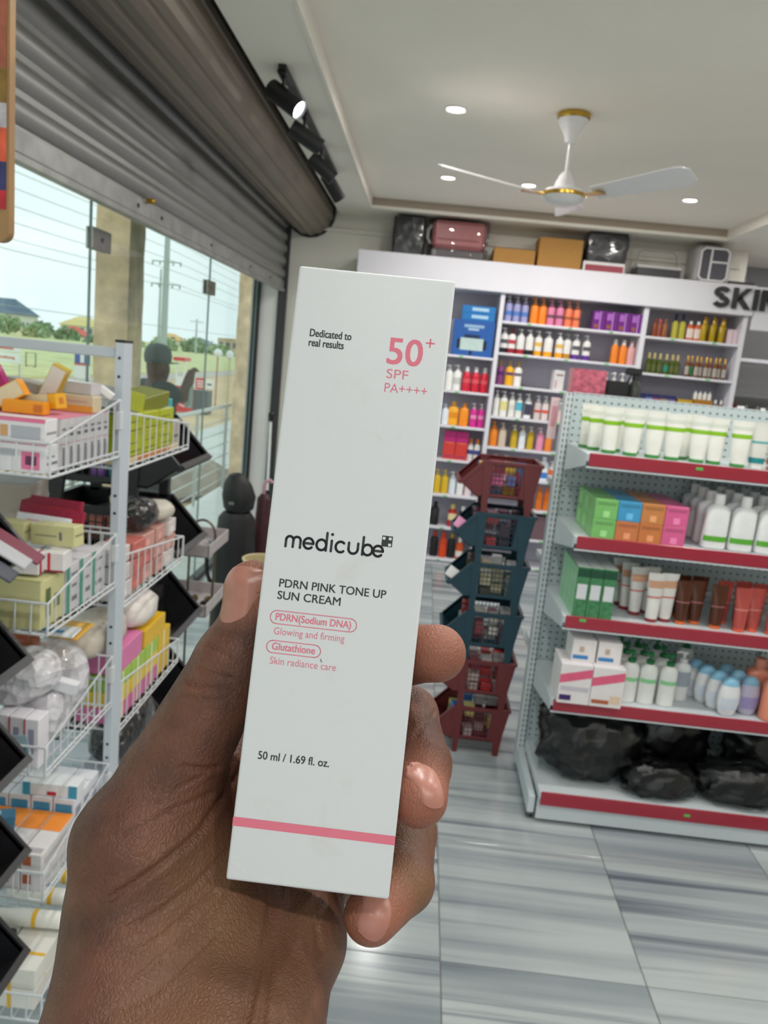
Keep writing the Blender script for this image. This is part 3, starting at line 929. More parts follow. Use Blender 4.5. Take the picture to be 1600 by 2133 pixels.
for q in range(2):
    carton('pale pink small carton at the end of the shelf under the sign', (2.427 + q * .041 - .02, BT, SCz[0] + .0006), (0.038, 0.09, 0.115), P_((222, 200, 208)), group='pale pink cartons under the sign')
wc2 = 'on the second shelf under the sign'
for i, x in enumerate((1.807, 1.85, 1.897, 1.95, 1.998, 2.04)):
    bottle('spray', x, BT, SCz[1] + .0006, 'green oil bottle with cream cap ' + wc2, h=.165, w=.044, body=(78, 92, 30), cap=(196, 180, 120), lab=((40, 140, 110) if i == 3 else (92, 100, 50)), labz=(.15, .45), group='green oil bottles', rough=.15)
for i in range(9):
    bottle('spray', 2.115 + i * .0375, BT + (.0 if i % 2 else -.02), SCz[1] + .0006, 'brown oil bottle with red rimmed gold cap ' + wc2, h=.17, w=.036, body=(104, 66, 20), capmat=M_goldcap, band=(150, 60, 50), bandz=(.6, .63), lab=(176, 168, 160) if i != 1 else (40, 120, 60), labz=(.1, .5), group='brown oil bottles', rough=.15)
wc3 = 'on the third shelf under the sign'
for i, c in enumerate(((60, 60, 80), (120, 130, 190), (150, 76, 90), (160, 136, 120), (130, 110, 160))):
    carton('small %s carton with navy lid %s' % (('dark', 'blue', 'maroon', 'tan', 'violet')[i], wc3), (1.79 + i * .062, BT, SCz[2] + .0006), (0.056, 0.06, 0.12), P_(c), [('f', 0, 1, .75, 1, (36, 44, 96))], group='small cartons with navy lids')
carton('flat black and gold carton ' + wc3, (2.14, BT, SCz[2] + .0006), (0.12, 0.08, 0.1), P_((60, 56, 50)), [('f', 0, 1, .7, 1, (200, 160, 40))])
carton('gold carton carrying white jars ' + wc3, (2.285, BT, SCz[2] + .0006), (0.15, 0.09, 0.11), P_((170, 116, 34)), [('f', .1, .9, .3, .6, (120, 60, 30))])
for i in range(4):
    bottle('cap', 2.228 + i * .038, BT, SCz[2] + .1108, 'small white jar standing on the gold carton', h=.07, w=.032, body=(230, 228, 222), cap=(238, 236, 232), group='white jars on the gold carton')
for x in (2.40, 2.445):
    bottle('spray', x, BT, SCz[2] + .0006, 'small brown dropper bottle with white cap beside the gold carton', h=.12, w=.036, body=(110, 70, 40), cap=(240, 238, 234), group='brown dropper bottles')

# ---- second unit in the alcove to the right
alc = thing('alcove_shelving', 'white header and dark shelves of the next unit beyond the sign', 'shelving unit', (2.53, 6.6, 0))
ob('header_board', MB().cbox(0, 2.3, -0.03, 0.0, 2.20, 2.53, .003).mesh('header_board', M_shelf), alc)
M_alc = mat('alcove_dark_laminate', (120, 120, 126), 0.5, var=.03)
for z in (2.0, 1.7, 1.4, 1.1, .8, .5):
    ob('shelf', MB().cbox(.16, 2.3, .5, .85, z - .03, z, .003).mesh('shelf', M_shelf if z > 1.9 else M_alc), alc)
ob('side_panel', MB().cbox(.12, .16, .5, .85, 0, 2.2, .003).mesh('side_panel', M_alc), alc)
for i in range(6):
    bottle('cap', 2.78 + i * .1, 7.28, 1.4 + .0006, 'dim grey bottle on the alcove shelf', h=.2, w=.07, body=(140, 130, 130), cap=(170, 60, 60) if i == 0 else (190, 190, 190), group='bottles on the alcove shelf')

# ================================================================== LUGGAGE AND CARTONS ON TOP OF THE UNIT
ZT = 2.5306
M_film = crumple('black_wrap', (34, 34, 36), (52, 52, 54), 16, .35, .5)
M_card = mat('kraft_cardboard', (176, 130, 70), 0.85, var=.05, scale=30)
def wrapped(name, label, cat, loc, size, m, seed, bulge=.012, p=6.0, n=28):
    rg = random.Random(seed)
    sx, sy, sz = size
    b = MB()
    rings = []
    for k in range(9):
        z = sz * k / 8.0
        e = 1.0 - .06 * (abs(k / 4.0 - 1) ** 6)
        rings.append((z, sx / 2 * e, sy / 2 * e, p))
    b.loft(rings, n)
    b.v = [(x + rg.uniform(-bulge, bulge) * .4, y + rg.uniform(-bulge, bulge) * .4, z if z < .001 else z + rg.uniform(-bulge, bulge) * .3) for x, y, z in b.v]
    o = ob(name, b.mesh(name, m, ang=60), None, loc)
    return tag(o, label, cat)
wrapped('wrapped_case', 'black film-wrapped case standing first on top of the wall unit', 'case', (-.255, 6.74, ZT), (.26, .24, .295), M_film, 3, p=10.0)
sc_ = thing('suitcase', 'pink hard suitcase lying in clear wrap on top of the wall unit', 'suitcase', (.16, 6.745, ZT))
M_pink = mat('pink_shell', (212, 136, 138), .35, var=.04)
ob('shell', MB().cbox(-.225, .2, -.15, .15, .075, .29, .03).mesh('shell', M_pink), sc_)
ob('rib', MB().cbox(-.21, .185, -.156, -.148, .14, .15, .003).mesh('rib', mat('pink_groove', (176, 104, 112), .4)), sc_)
ob('base_shell', MB().cbox(-.225, .2, -.15, .15, .0, .075, .015).mesh('base_shell', mat('grey_shell', (118, 112, 114), .4)), sc_)
ob('handle', MB().tube([(-.236, -.15, .10), (-.262, -.15, .14), (-.262, -.15, .2), (-.236, -.15, .24)], .012, 8).mesh('handle', mat('grey_handle', (130, 126, 128), .4)), sc_)
for z in (.10, .16):
    ob('wheel', MB().loft([(-.012, .025, .025), (.012, .025, .025)], 12).xf(Matrix.Translation((.215, -.12, z)) @ Matrix.Rotation(PI / 2, 4, 'Y')).mesh('wheel', mat('grey_handle')), sc_)
M_wrap = sheet_glass('clear_wrap', (225, 225, 225))
cw = MB().loft([(.002, .245, .158, 5), (.15, .25, .162, 5), (.30, .24, .158, 5)], 24)
rg = random.Random(5)
cw.v = [(x + rg.uniform(-.008, .008), y + rg.uniform(-.004, .004), z) for x, y, z in cw.v]
ob('clear_film', cw.mesh('clear_film', M_wrap), sc_, (-.012, 0, 0))
carton('low brown cardboard carton next to the pink suitcase', (.605, 6.76, ZT), (.33, .24, .125), M_card, [('t', .48, .52, 0, 1, (196, 160, 104))])
carton('taller brown cardboard carton between low carton and black bundle', (.965, 6.76, ZT), (.345, .26, .235), M_card, [('t', .48, .52, 0, 1, (196, 160, 104))])
carton('flat white carton with dark red front under the black bundle', (1.322, 6.75, ZT), (.33, .24, .085), P_((224, 220, 220)), [('f', .05, .97, .08, .72, (150, 50, 66))])
wrapped('wrapped_bundle', 'black plastic-wrapped bundle resting on the red and white carton', 'bundle', (1.335, 6.75, ZT + .0856), (.33, .22, .235), M_film, 9, p=9.0)
gb = thing('wire_cage', 'grey framed folding cage carton lying low between bundle and crate', 'cage', (1.76, 6.75, ZT))
M_grey = P_((150, 146, 144))
ob('tray', MB().cbox(-.17, .17, -.12, .12, 0, .085, .004).mesh('tray', P_((70, 68, 72))), gb)
ob('rim', MB().cbox(-.176, .176, -.126, -.118, .075, .095, .003).cbox(-.176, .176, .118, .126, .075, .095, .003).cbox(-.176, -.168, -.12, .12, .075, .095, .003).cbox(.168, .176, -.12, .12, .075, .095, .003).mesh('rim', P_((196, 194, 194))), gb)
ob('carry_bar', MB().tube([(-.17, 0, .09), (-.15, 0, .2), (-.12, 0, .225), (.12, 0, .225), (.15, 0, .2), (.17, 0, .09)], .004, 6).mesh('carry_bar', M_grey), gb)
cr = thing('pet_crate', 'grey carrier crate with white cross-barred door on top of the wall unit', 'crate', (2.165, 6.745, ZT))
ob('shell', MB().loft([(0, .13, .13, 5), (.02, .15, .14, 5), (.26, .15, .14, 5), (.285, .12, .12, 5)], 28).mesh('shell', P_((158, 154, 154))), cr)
M_wp = P_((226, 224, 226))
oct_o = [(-.115, .04), (-.115, .235), (-.085, .265), (.085, .265), (.115, .235), (.115, .04), (.085, .012), (-.085, .012)]
oct_i = [(-.102, .046), (-.102, .229), (-.08, .252), (.08, .252), (.102, .229), (.102, .046), (.08, .025), (-.08, .025)]
df = MB()
for k in range(8):
    a, b_, c, d = oct_o[k], oct_o[(k + 1) % 8], oct_i[(k + 1) % 8], oct_i[k]
    df.prism([a, b_, c, d], -.160, -.142, 'y')
df.cbox(-.035, -.02, -.158, -.144, .02, .258, .001).cbox(-.02, .104, -.158, -.144, .15, .165, .001)
ob('door_frame', df.mesh('door_frame', M_wp), cr)
ob('door_mesh', MB().prism(oct_i, -.150, -.146, 'y').mesh('door_mesh', P_((86, 84, 92))), cr)
ob('lid', MB().cbox(-.09, .06, -.1, .08, .283, .296, .004).mesh('lid', P_((60, 56, 58))), cr)
carton('dark flat package lying on the unit above the sign end', (2.42, 6.74, ZT), (.2, .2, .035), P_((58, 54, 56)))
# ================================================================== GONDOLA STAND
from mathutils import noise as mnoise
def grid_material(name, base, dark, px, pz, rad, stag, axes):
    """painted steel with rows of punched holes, laid out in object space"""
    m = bpy.data.materials.new(name)
    m.use_nodes = True
    n = m.node_tree.nodes
    l = m.node_tree.links
    b = n['Principled BSDF']
    tc = n.new('ShaderNodeTexCoord')
    sx = n.new('ShaderNodeSeparateXYZ')
    l.new(tc.outputs['Object'], sx.inputs[0])
    def mth(op, a, bb=None, c=None):
        q = n.new('ShaderNodeMath')
        q.operation = op
        for i, v in enumerate((a, bb, c)):
            if v is None:
                continue
            if isinstance(v, (int, float)):
                q.inputs[i].default_value = v
            else:
                l.new(v, q.inputs[i])
        return q.outputs[0]
    u = mth('DIVIDE', sx.outputs[axes[0]], px)
    v = mth('DIVIDE', sx.outputs[axes[1]], pz)
    fu = mth('SUBTRACT', mth('FRACT', u), 0.5)
    fv = mth('SUBTRACT', mth('FRACT', v), 0.5)
    du = mth('MULTIPLY', fu, px / rad[0])
    dv = mth('MULTIPLY', fv, pz / rad[1])
    d2 = mth('ADD', mth('POWER', mth('ABSOLUTE', du), 2.5), mth('POWER', mth('ABSOLUTE', dv), 2.5))
    inside = mth('LESS_THAN', d2, 1.0)
    mx = n.new('ShaderNodeMix')
    mx.data_type = 'RGBA'
    l.new(inside, mx.inputs[0])
    mx.inputs[6].default_value = lin(base)
    mx.inputs[7].default_value = lin(dark)
    l.new(mx.outputs[2], b.inputs['Base Color'])
    b.inputs['Roughness'].default_value = 0.4
    MATS[name] = m
    return m
M_perf = grid_material('perforated_panel', (190, 203, 205), (70, 80, 80), .028, .028, (.0042, .0042), 0, ('X', 'Z'))
M_slot = grid_material('slotted_post', (204, 211, 214), (44, 50, 52), .015, .0235, (.0023, .0080), 0, ('X', 'Z'))
M_gw = mat('gondola_white', (202, 209, 213), .35, var=.02, scale=5)
M_red = mat('price_strip_red', (158, 40, 58), .22, var=.03, scale=8, coat=.4)
GX0, GX1, GYF, GYP = .60, 2.35, 2.80, 3.25
gon = thing('gondola_stand', 'white double-sided gondola stand with perforated back and red price strips', 'shelf stand', (GX0, GYP, 0))
def G(name, x0, x1, y0, y1, z0, z1, m=M_gw, b=.002, parent=None):
    return ob(name, MB().cbox(x0 - GX0, x1 - GX0, y0 - GYP, y1 - GYP, z0, z1, b).mesh(name, m), parent or gon)
for x in (.565, 1.52, 2.33):
    G('post', x, x + .03, GYP - .03, GYP + .03, 0.02, 1.637, M_slot)
    G('foot_frame', x + .002, x + .028, GYF + .02, GYP - .03, .03, .10)
    ob('levelling_foot', MB().loft([(0, .014, .014), (.008, .014, .014), (.012, .006, .006), (.03, .006, .006)], 12).mesh('levelling_foot', M_steel), gon, (x + .015 - GX0, GYF + .04 - GYP, 0))
for x0, x1 in ((.595, 1.52), (1.55, 2.33)):
    for k in range(4):
        G('back_panel', x0, x1, GYP - .014, GYP - .008, .13 + k * .377, .13 + (k + 1) * .377 - .002, M_perf, .0008)
        G('back_panel', x0, x1, GYP + .008, GYP + .014, .13 + k * .377, .13 + (k + 1) * .377 - .002, M_perf, .0008)
G('top_cap', .595, 2.33, GYP - .015, GYP + .015, 1.637, 1.641)
base = G('base_shelf', GX0, 2.34, GYF, GYP - .015, .10, .135)
G('kick_plate', GX0, 2.34, GYF + .012, GYF + .018, .012, .10)
def strip(parent, y, z, h=.045):
    s_ = G('price_strip', GX0 + .008, 2.33, y - .006, y + .002, z - h, z, M_red, .002, parent)
    return s_
def tagobj(parent, x, y, z):
    ob('price_tag', cached('gtag', lambda: MB().cbox(-.012, .012, -.001, 0, -.005, .005, .0004).mesh('price_tag', MATS['green_tag'])), parent, (x - GX0, y - GYP, z))
st = strip(base, GYF, .135, .055)
tagobj(base, 1.165, GYF - .0065, .108)
GZ = [1.440, 1.137, .835, .505]
for i, z in enumerate(GZ):
    sh_ = G('shelf', GX0, 2.34, GYF + .025, GYP - .015, z - .03, z, b=.0025)
    strip(sh_, GYF + .025, z + .002, .047)
    G('shelf_lip', GX0, 2.34, GYF + .019, GYF + .025, z - .052, z - .047, M_gw, .001, sh_)
    for x in (GX0 - .004, 1.515):
        ob('bracket', MB().prism([(GYF + .03 - GYP, z - .045), (GYF + .03 - GYP, z), (-.03, z), (-.03, z - .115)], x - GX0, x - GX0 + .003, 'x').mesh('bracket', M_gw), sh_)
tagobj(gon, .995, GYF + .0185, 1.425)
tagobj(gon, .67, GYF + .0185, .825)
for z in (1.58, 1.25, .9, .5):
    G('shelf', GX0, 2.34, GYP + .015, GYP + .37, z - .03, z, b=.0025)

YG = 2.905
def gb_(k, x, y, z, lb, **o):
    return bottle(k, x, y, z + .0006, lb, group=lb, **o)
# --- top shelf: white tubes with a lime band
tub = dict(h=.165, w=.078, d=.056, body=(232, 232, 224), cap=(60, 140, 62), band=(132, 186, 20), bandz=(.62, .71), lab=(206, 212, 200), labz=(.80, .88))
for i, (x, y, r) in enumerate(((.632, 3.05, .6), (.650, 2.98, .5), (.692, 2.915, .25), (.766, 2.90, 0), (.846, 2.90, 0), (.914, 2.895, 0), (.966, 2.96, .1), (1.006, 2.90, -.2), (1.066, 2.90, .1), (1.143, 2.875, 0), (.73, 3.0, 0), (.80, 3.0, .1), (.88, 3.0, 0), (1.02, 3.02, 0))):
    gb_('tube', x, y, GZ[0], 'white squeeze tube with lime green band on the top gondola shelf', rot=r, name='face_wash_tube', cat='tube', **tub)
gb_('tube', 1.212, YG - .02, GZ[0], 'greyish white tube with teal base on the top gondola shelf', h=.165, w=.075, d=.056, body=(216, 216, 208), cap=(226, 226, 222), band=(20, 130, 136), bandz=(.12, .24), lab=(90, 170, 170), labz=(.55, .6), cat='tube')
for x in (1.275, 1.345):
    gb_('tube', x, YG - .02, GZ[0], 'cream tube with orange brown base on the top gondola shelf', h=.165, w=.07, d=.056, body=(226, 218, 206), cap=(206, 100, 56), band=(206, 100, 56), bandz=(.12, .26), cat='tube')
# --- second shelf: soap cartons and white lotion bottles
cols = [((126, 190, 110), (126, 190, 110)), ((72, 158, 204), (206, 124, 78)), ((206, 134, 78), (206, 124, 72)), ((222, 100, 150), (222, 100, 150))]
nmz = {(126, 190, 110): 'green', (72, 158, 204): 'blue', (206, 124, 78): 'orange', (206, 134, 78): 'orange', (206, 124, 72): 'orange', (222, 100, 150): 'pink'}
for ci, (tc_, bc_) in enumerate(cols):
    for lv, c in ((0, bc_), (1, tc_)):
        for dk in range(3):
            carton('%s printed soap carton in the stacked block on the second gondola shelf' % nmz[c], (.696 + ci * .0838, 2.875 + dk * .102, GZ[1] + .0006 + lv * .0722), (.082, .1, .0715), P_(c, .25),
                   [('f', .38, .66, .1, .42, tuple(min(255, v + 40) for v in c)), ('f', .1, .9, .72, .86, tuple(int(v * .85) for v in c))] if dk == 0 else (('l', .2, .8, .2, .8, tuple(min(255, v + 25) for v in c)),) if ci == 0 else (), group='%s soap cartons' % nmz[c])
for ci in range(5):
    for dk in range(4):
        gb_('flat', 1.105 + ci * .096, 2.872 + dk * .085, GZ[1], 'white flip-cap lotion bottle with green label strip on the second gondola shelf', h=.2, w=.088, d=.052, body=(226, 228, 228), cap=(232, 233, 233), lab=(92, 172, 52) if dk == 0 else None, labz=(.14, .24), cat='bottle', name='lotion_bottle')
# --- third shelf: green cartons, white tubes, brown and red tubes
for ci in range(3):
    for dk in range(4):
        carton('tall leafy green carton with white label on the third gondola shelf', (.652 + ci * .049, 2.86 + dk * .072, GZ[2] + .0006), (.047, .07, .19), mat('leafy_print', (70, 130, 88), .35, var=.35, scale=60),
               [('f', .12, .88, .36, .66, (212, 214, 218)), ('f', 0, 1, .80, .97, (28, 74, 52)), ('t', 0, 1, 0, 1, (206, 212, 210))] + ([('l', .0, 1, 0, .97, (150, 200, 160))] if ci == 0 else []), group='tall green cartons')
for x, y in ((.93, 2.87), (.985, 2.89), (.885, 2.94), (.865, 3.0), (.845, 3.06), (.94, 2.97)):
    gb_('tube', x, y, GZ[2], 'white tube with red print and dark red cap on the third gondola shelf', h=.185, w=.066, d=.046, body=(226, 224, 220), cap=(150, 40, 46), band=(206, 90, 80), bandz=(.50, .53), lab=(210, 160, 130), labz=(.7, .85), cat='tube', rot=.1)
M_amber = mat('amber_gel_tube', (96, 50, 30), .15, var=.2, scale=20, trans=.25)
M_redgel = mat('red_gel_tube', (206, 92, 84), .15, var=.12, scale=20, trans=.25)
for x, y in ((1.043, 2.885), (1.10, 2.905), (1.168, 2.875), (1.06, 2.97), (1.13, 2.98)):
    gb_('tube', x, y, GZ[2], 'brown translucent tube with orange cap on the third gondola shelf', h=.165, w=.062, d=.05, bodymat=M_amber, cap=(236, 110, 50), band=(190, 120, 130), bandz=(.5, .52), cat='tube')
for x, y in ((1.252, 2.865), (1.307, 2.885), (1.372, 2.865), (1.215, 2.95), (1.29, 2.97), (1.35, 2.96), (1.43, 2.88)):
    gb_('tube', x, y, GZ[2], 'red translucent tube with orange cap on the third gondola shelf', h=.165, w=.062, d=.05, bodymat=M_redgel, cap=(236, 96, 60), band=(226, 150, 140), bandz=(.5, .52), cat='tube')
# --- fourth shelf
mw_ = P_((228, 222, 222))
carton('white carton with pink diagonal band and navy block, larger pair, fourth gondola shelf', (.672, 2.875, GZ[3] + .0006), (.118, .16, .155), mw_, [('d', .0, 1, .50, .72, (222, 96, 130)), ('f', .05, .42, .08, .22, (60, 40, 100)), ('f', .05, .95, .32, .44, (196, 190, 200))])
carton('white carton with pink band and copper block, larger pair, fourth gondola shelf', (.792, 2.875, GZ[3] + .0006), (.118, .16, .155), mw_, [('d', .0, 1, .50, .72, (222, 96, 130)), ('f', .05, .6, .08, .18, (176, 96, 60)), ('f', .62, .95, .1, .3, (222, 196, 170))])
for x in (.695, .79):
    carton('small white carton with blue strip stacked on the pink banded cartons', (x, 2.89, GZ[3] + .1562), (.088, .12, .085), mw_, [('f', .05, .7, .12, .3, (60, 130, 190)), ('f', .3, .5, .45, .7, (190, 170, 150))], group='small cartons with blue strip')
for ci, x in enumerate((.893, .962, 1.038)):
    for dk in range(3):
        gb_('pump', x, 2.885 + dk * .09, GZ[3], 'white lotion bottle with dark green pump on the fourth gondola shelf', h=.205, w=.066, d=.045, body=(226, 228, 224), cap=(24, 104, 56), lab=(140, 206, 150) if dk == 0 else None, labz=(.42, .50), cat='bottle')
gb_('pump', 1.112, 2.96, GZ[3], 'greyish white pump bottle behind the blue-capped baby bottles', h=.2, w=.07, d=.05, body=(214, 216, 216), cap=(230, 230, 230), lab=(150, 160, 170), labz=(.3, .6))
gb_('pump', 1.175, 3.12, GZ[3], 'white lotion bottle with dark green pump at the rear of the fourth gondola shelf', h=.205, w=.066, d=.045, body=(226, 228, 224), cap=(24, 104, 56))
def baby(x, y, body, capc, lab, lb):
    t = thing('baby_lotion', lb, 'bottle', (x, y, GZ[3] + .0006), (0, 0, .1), lb)
    ob('body', cached(('bb', body), lambda: MB().loft([(0, .022, .016), (.008, .032, .022), (.05, .042, .026), (.09, .041, .025), (.12, .034, .022)], 20).mesh('body', P_(body, .3))), t)
    ob('cap', cached(('bc', capc), lambda: MB().loft([(.12, .0345, .0225), (.135, .030, .020), (.148, .018, .012), (.152, .006, .004)], 20).mesh('cap', P_(capc, .35))), t)
    ob('printed_label', cached(('bl', lab), lambda: MB().loft([(.028, .0385, .0250), (.05, .0427, .0266), (.075, .0425, .0266)], 10, a0=PI * 1.2, a1=PI * 1.8).mesh('printed_label', P_(lab, .4))), t)
for x, y in ((1.262, 2.858), (1.236, 2.910), (1.210, 2.962), (1.184, 3.014)):
    baby(x, y, (226, 226, 228), (130, 182, 210), (206, 214, 226), 'white oval baby lotion bottle with light blue cap on the fourth gondola shelf')
for x, y in ((1.348, 2.888), (1.322, 2.942), (1.296, 2.996)):
    baby(x, y, (184, 178, 200), (126, 170, 196), (150, 140, 186), 'lilac grey oval bottle with blue cap on the fourth gondola shelf')
for x, y in ((1.435, 2.86), (1.41, 2.97), (1.51, 2.90)):
    gb_('flat', x, y, GZ[3], 'salmon pink lotion bottle on the fourth gondola shelf', h=.2, w=.1, d=.06, body=(222, 138, 112), cap=(228, 150, 124))

# --- base: black garments packed in crumpled clear film
def blob(size, seed, amp, n=26, m=20, freq=3.0, ridge=0.0):
    sx, sy, sz = size
    vs = []
    for j in range(m + 1):
        v = -PI / 2 + PI * j / m
        for i in range(n):
            a = 2 * PI * i / n
            c = math.cos(v)
            p = Vector((math.copysign(abs(math.cos(a)) ** .8, math.cos(a)) * math.copysign(abs(c) ** .7, c), math.copysign(abs(math.sin(a)) ** .8, math.sin(a)) * abs(c) ** .7, math.copysign(abs(math.sin(v)) ** .8, math.sin(v))))
            q = p * freq + Vector((seed * 7.3, seed * 3.1, seed))
            d = mnoise.noise(q) * amp + abs(mnoise.noise(q * 2.3)) * amp * .7 - ridge * abs(mnoise.noise(q * 4.1)) * amp
            p = p * (1 + d)
            vs.append((p.x * sx / 2, p.y * sy / 2, max(-sz / 2, p.z * sz / 2)))
    fs = []
    for j in range(m):
        for i in range(n):
            i2 = (i + 1) % n
            fs.append((j * n + i, j * n + i2, (j + 1) * n + i2, (j + 1) * n + i))
    b = MB()
    b._add(vs, fs)
    b.v = [(x, y, z + sz / 2) for x, y, z in b.v]
    return b
M_blkcloth = crumple('black_cloth_in_film', (5, 5, 6), (16, 16, 18), 15, .34, 1.0, .2)
M_filmclear = sheet_glass('crumpled_film', (240, 242, 242), .03)
bags = [((.805, 3.0, .1356), (.38, .27, .30), 0.0, 'large black garment pack slumped against the perforated panel end'),
        ((1.07, 2.885, .1356), (.28, .14, .13), .1, 'low black garment pack lying in front on the base shelf'),
        ((1.15, 3.09, .1356), (.33, .17, .32), .1, 'tall black garment pack at the back of the base shelf'),
        ((1.38, 2.90, .1356), (.33, .17, .16), -.1, 'flat black garment pack overhanging the red base strip'),
        ((1.52, 3.06, .1356), (.32, .19, .29), .2, 'black garment pack farthest along the base shelf')]
for i, (l_, s_, r, lb) in enumerate(bags):
    b_ = blob(s_, i + 1, .22, 34, 26, 2.6, .5)
    o = ob('garment_pack', b_.mesh('garment_pack', M_blkcloth, ang=70), None, l_, (0, 0, r))
    tag(o, lb, 'garment pack', 'black garment packs on the gondola base')
    f_ = blob((s_[0] * 1.05, s_[1] * 1.05, s_[2] * .5), i + 11, .20, 30, 14, 3.6, .9)
    ob('clear_film', f_.mesh('clear_film', M_filmclear, ang=30), o, (0, -.004, .0))

# --- goods on the far side, showing above the panel
FB = 3.36
carton('rose pink patterned carton standing on the far side of the gondola', (.668, FB, 1.5806), (.135, .1, .155), mat('rose_print', (190, 96, 116), .4, var=.4, scale=55), [('l', 0, 1, 0, 1, (236, 150, 160))])
carton('black carton standing on the far side of the gondola', (.79, FB, 1.5806), (.085, .08, .12), P_((30, 30, 32)))
for x in (.765, .80, .835):
    gb_('pump', x, FB + .1, 1.58, 'white pump bottle behind the black carton', h=.155, w=.034, body=(230, 230, 226), cap=(236, 236, 232))
t = thing('spray_bottle', 'dark trigger spray bottle on the far side of the gondola', 'spray bottle', (.865, FB, 1.5806))
ob('body', MB().loft([(0, .026, .026), (.006, .028, .028), (.10, .028, .028), (.125, .014, .014), (.135, .013, .013)], 16).mesh('body', mat('smoked_bottle', (60, 66, 62), .2, var=.1, trans=.3)), t)
ob('trigger_head', MB().loft([(.132, .016, .016), (.15, .015, .015)], 12).cbox(-.045, .022, -.011, .011, .15, .178, .004).tube([(-.02, 0, .152), (-.028, 0, .125), (-.036, 0, .112)], .004, 6).mesh('trigger_head', M_blk), t)
for i, (x, w_) in enumerate(((1.31, .06), (1.40, .04), (1.51, .085))):
    bottle('cap', x, FB, 1.58 + .0006, 'white lidded jar peeping above the gondola panel', h=.068, w=w_, body=(226, 228, 228), cap=(236, 238, 238), group='white jars behind the gondola panel')

# pink hanging pack clipped on the gondola end
carton('pale pink display card hanging at the end of the gondola', (.542, 3.31, 1.44), (.035, .012, .17), P_((226, 196, 200)), [('f', .2, .8, .3, .8, (216, 150, 160))], name='display_card')
# ================================================================== STACKING BASKETS
def stack_basket(t, m, W=.24, mirror=1):
    """open-fronted plastic basket; front scoop toward -X (or +X when mirrored); back corner legs stand on the rim below"""
    s = mirror
    def pr(poly, a, b_):
        return MB().prism([(s * x, z) for x, z in poly], a, b_, 'y')
    T = .004
    sh = MB()
    for y in (0, W - T):
        # side panel as a frame round a window
        for poly in ([(.03, .055), (.075, .055), (.065, .205), (.045, .205), (-.045, .11)], [(.205, .055), (.262, .055), (.288, .205), (.215, .205)],
                     [(.072, .055), (.207, .055), (.207, .072), (.072, .072)], [(.066, .190), (.214, .190), (.215, .205), (.065, .205)]):
            sh.prism([(s * x, z) for x, z in poly], y, y + T, 'y')
    sh.prism([(s * x, z) for x, z in [(.030, .055), (.262, .055), (.262, .059), (.030, .059)]], 0, W, 'y')
    sh.prism([(s * x, z) for x, z in [(.030, .055), (.034, .055), (-.041, .11), (-.045, .11)]], 0, W, 'y')
    sh.prism([(s * x, z) for x, z in [(.262, .055), (.266, .055), (.292, .205), (.288, .205)]], 0, W, 'y')
    ob('shell', sh.mesh('shell', m), t)
    for y in (.0015, W - .0035):
        g = MB()
        for k in range(8):
            x = .082 + k * .0172
            g.box(s * x if s > 0 else s * x - .003, s * x + .003 if s > 0 else s * x, y, y + .002, .072, .190)
        for k in range(5):
            z = .090 + k * .02
            xa, xb = sorted((s * .07, s * .21))
            g.box(xa, xb, y, y + .002, z, z + .003)
        ob('grille', g.mesh('grille', m), t)
    r = MB()
    for y in (-.006, W - .004):
        r.prism([(s * x, z) for x, z in [(-.055, .108), (-.045, .118), (.043, .212), (.294, .212), (.294, .200), (.05, .200), (-.042, .102)]], y, y + .010, 'y')
    r.prism([(s * x, z) for x, z in [(-.058, .112), (-.045, .120), (-.038, .112), (-.05, .102)]], 0, W, 'y')
    r.prism([(s * x, z) for x, z in [(.284, .200), (.298, .200), (.298, .212), (.284, .212)]], 0, W, 'y')
    ob('rim', r.mesh('rim', m), t)
    for y in (-.004, W - .012):
        for pol in ([(.045, .21), (.083, .21), (.078, -.008), (.056, -.008)], [(.212, .21), (.282, .21), (.262, -.008), (.238, -.008)]):
            ob('leg', MB().prism([(s * x, z) for x, z in pol], y, y + .016, 'y').mesh('leg', m), t)
    return t

def bits(bx, by, bz, W, L, n, palette, lb, group, rg, H=.13, x0=.03, mirror=1):
    """small packets lying in a basket: layered rows, no two in one place"""
    nx, ny = 4, 3
    cells = [(i, j, k) for k in range(3) for i in range(nx) for j in range(ny)]
    rg.shuffle(cells)
    cells = sorted(cells[:n], key=lambda c: c[2])
    for (i, j, k) in cells:
        sx = (L / nx) * rg.uniform(.70, .88)
        sy = (W / ny) * rg.uniform(.70, .88)
        sz = H / 3 * rg.uniform(.65, .92)
        c = rg.choice(palette)
        x = x0 + (i + .5) * L / nx
        carton(lb, (bx + mirror * x, by + .01 + (j + .5) * (W - .02) / ny, bz + k * H / 3), (round(sx, 3), round(sy, 3), round(sz, 3)), P_(c, .3), (), rot=(0, 0, rg.uniform(-.12, .12)), group=group, name='packet', cat='packet')

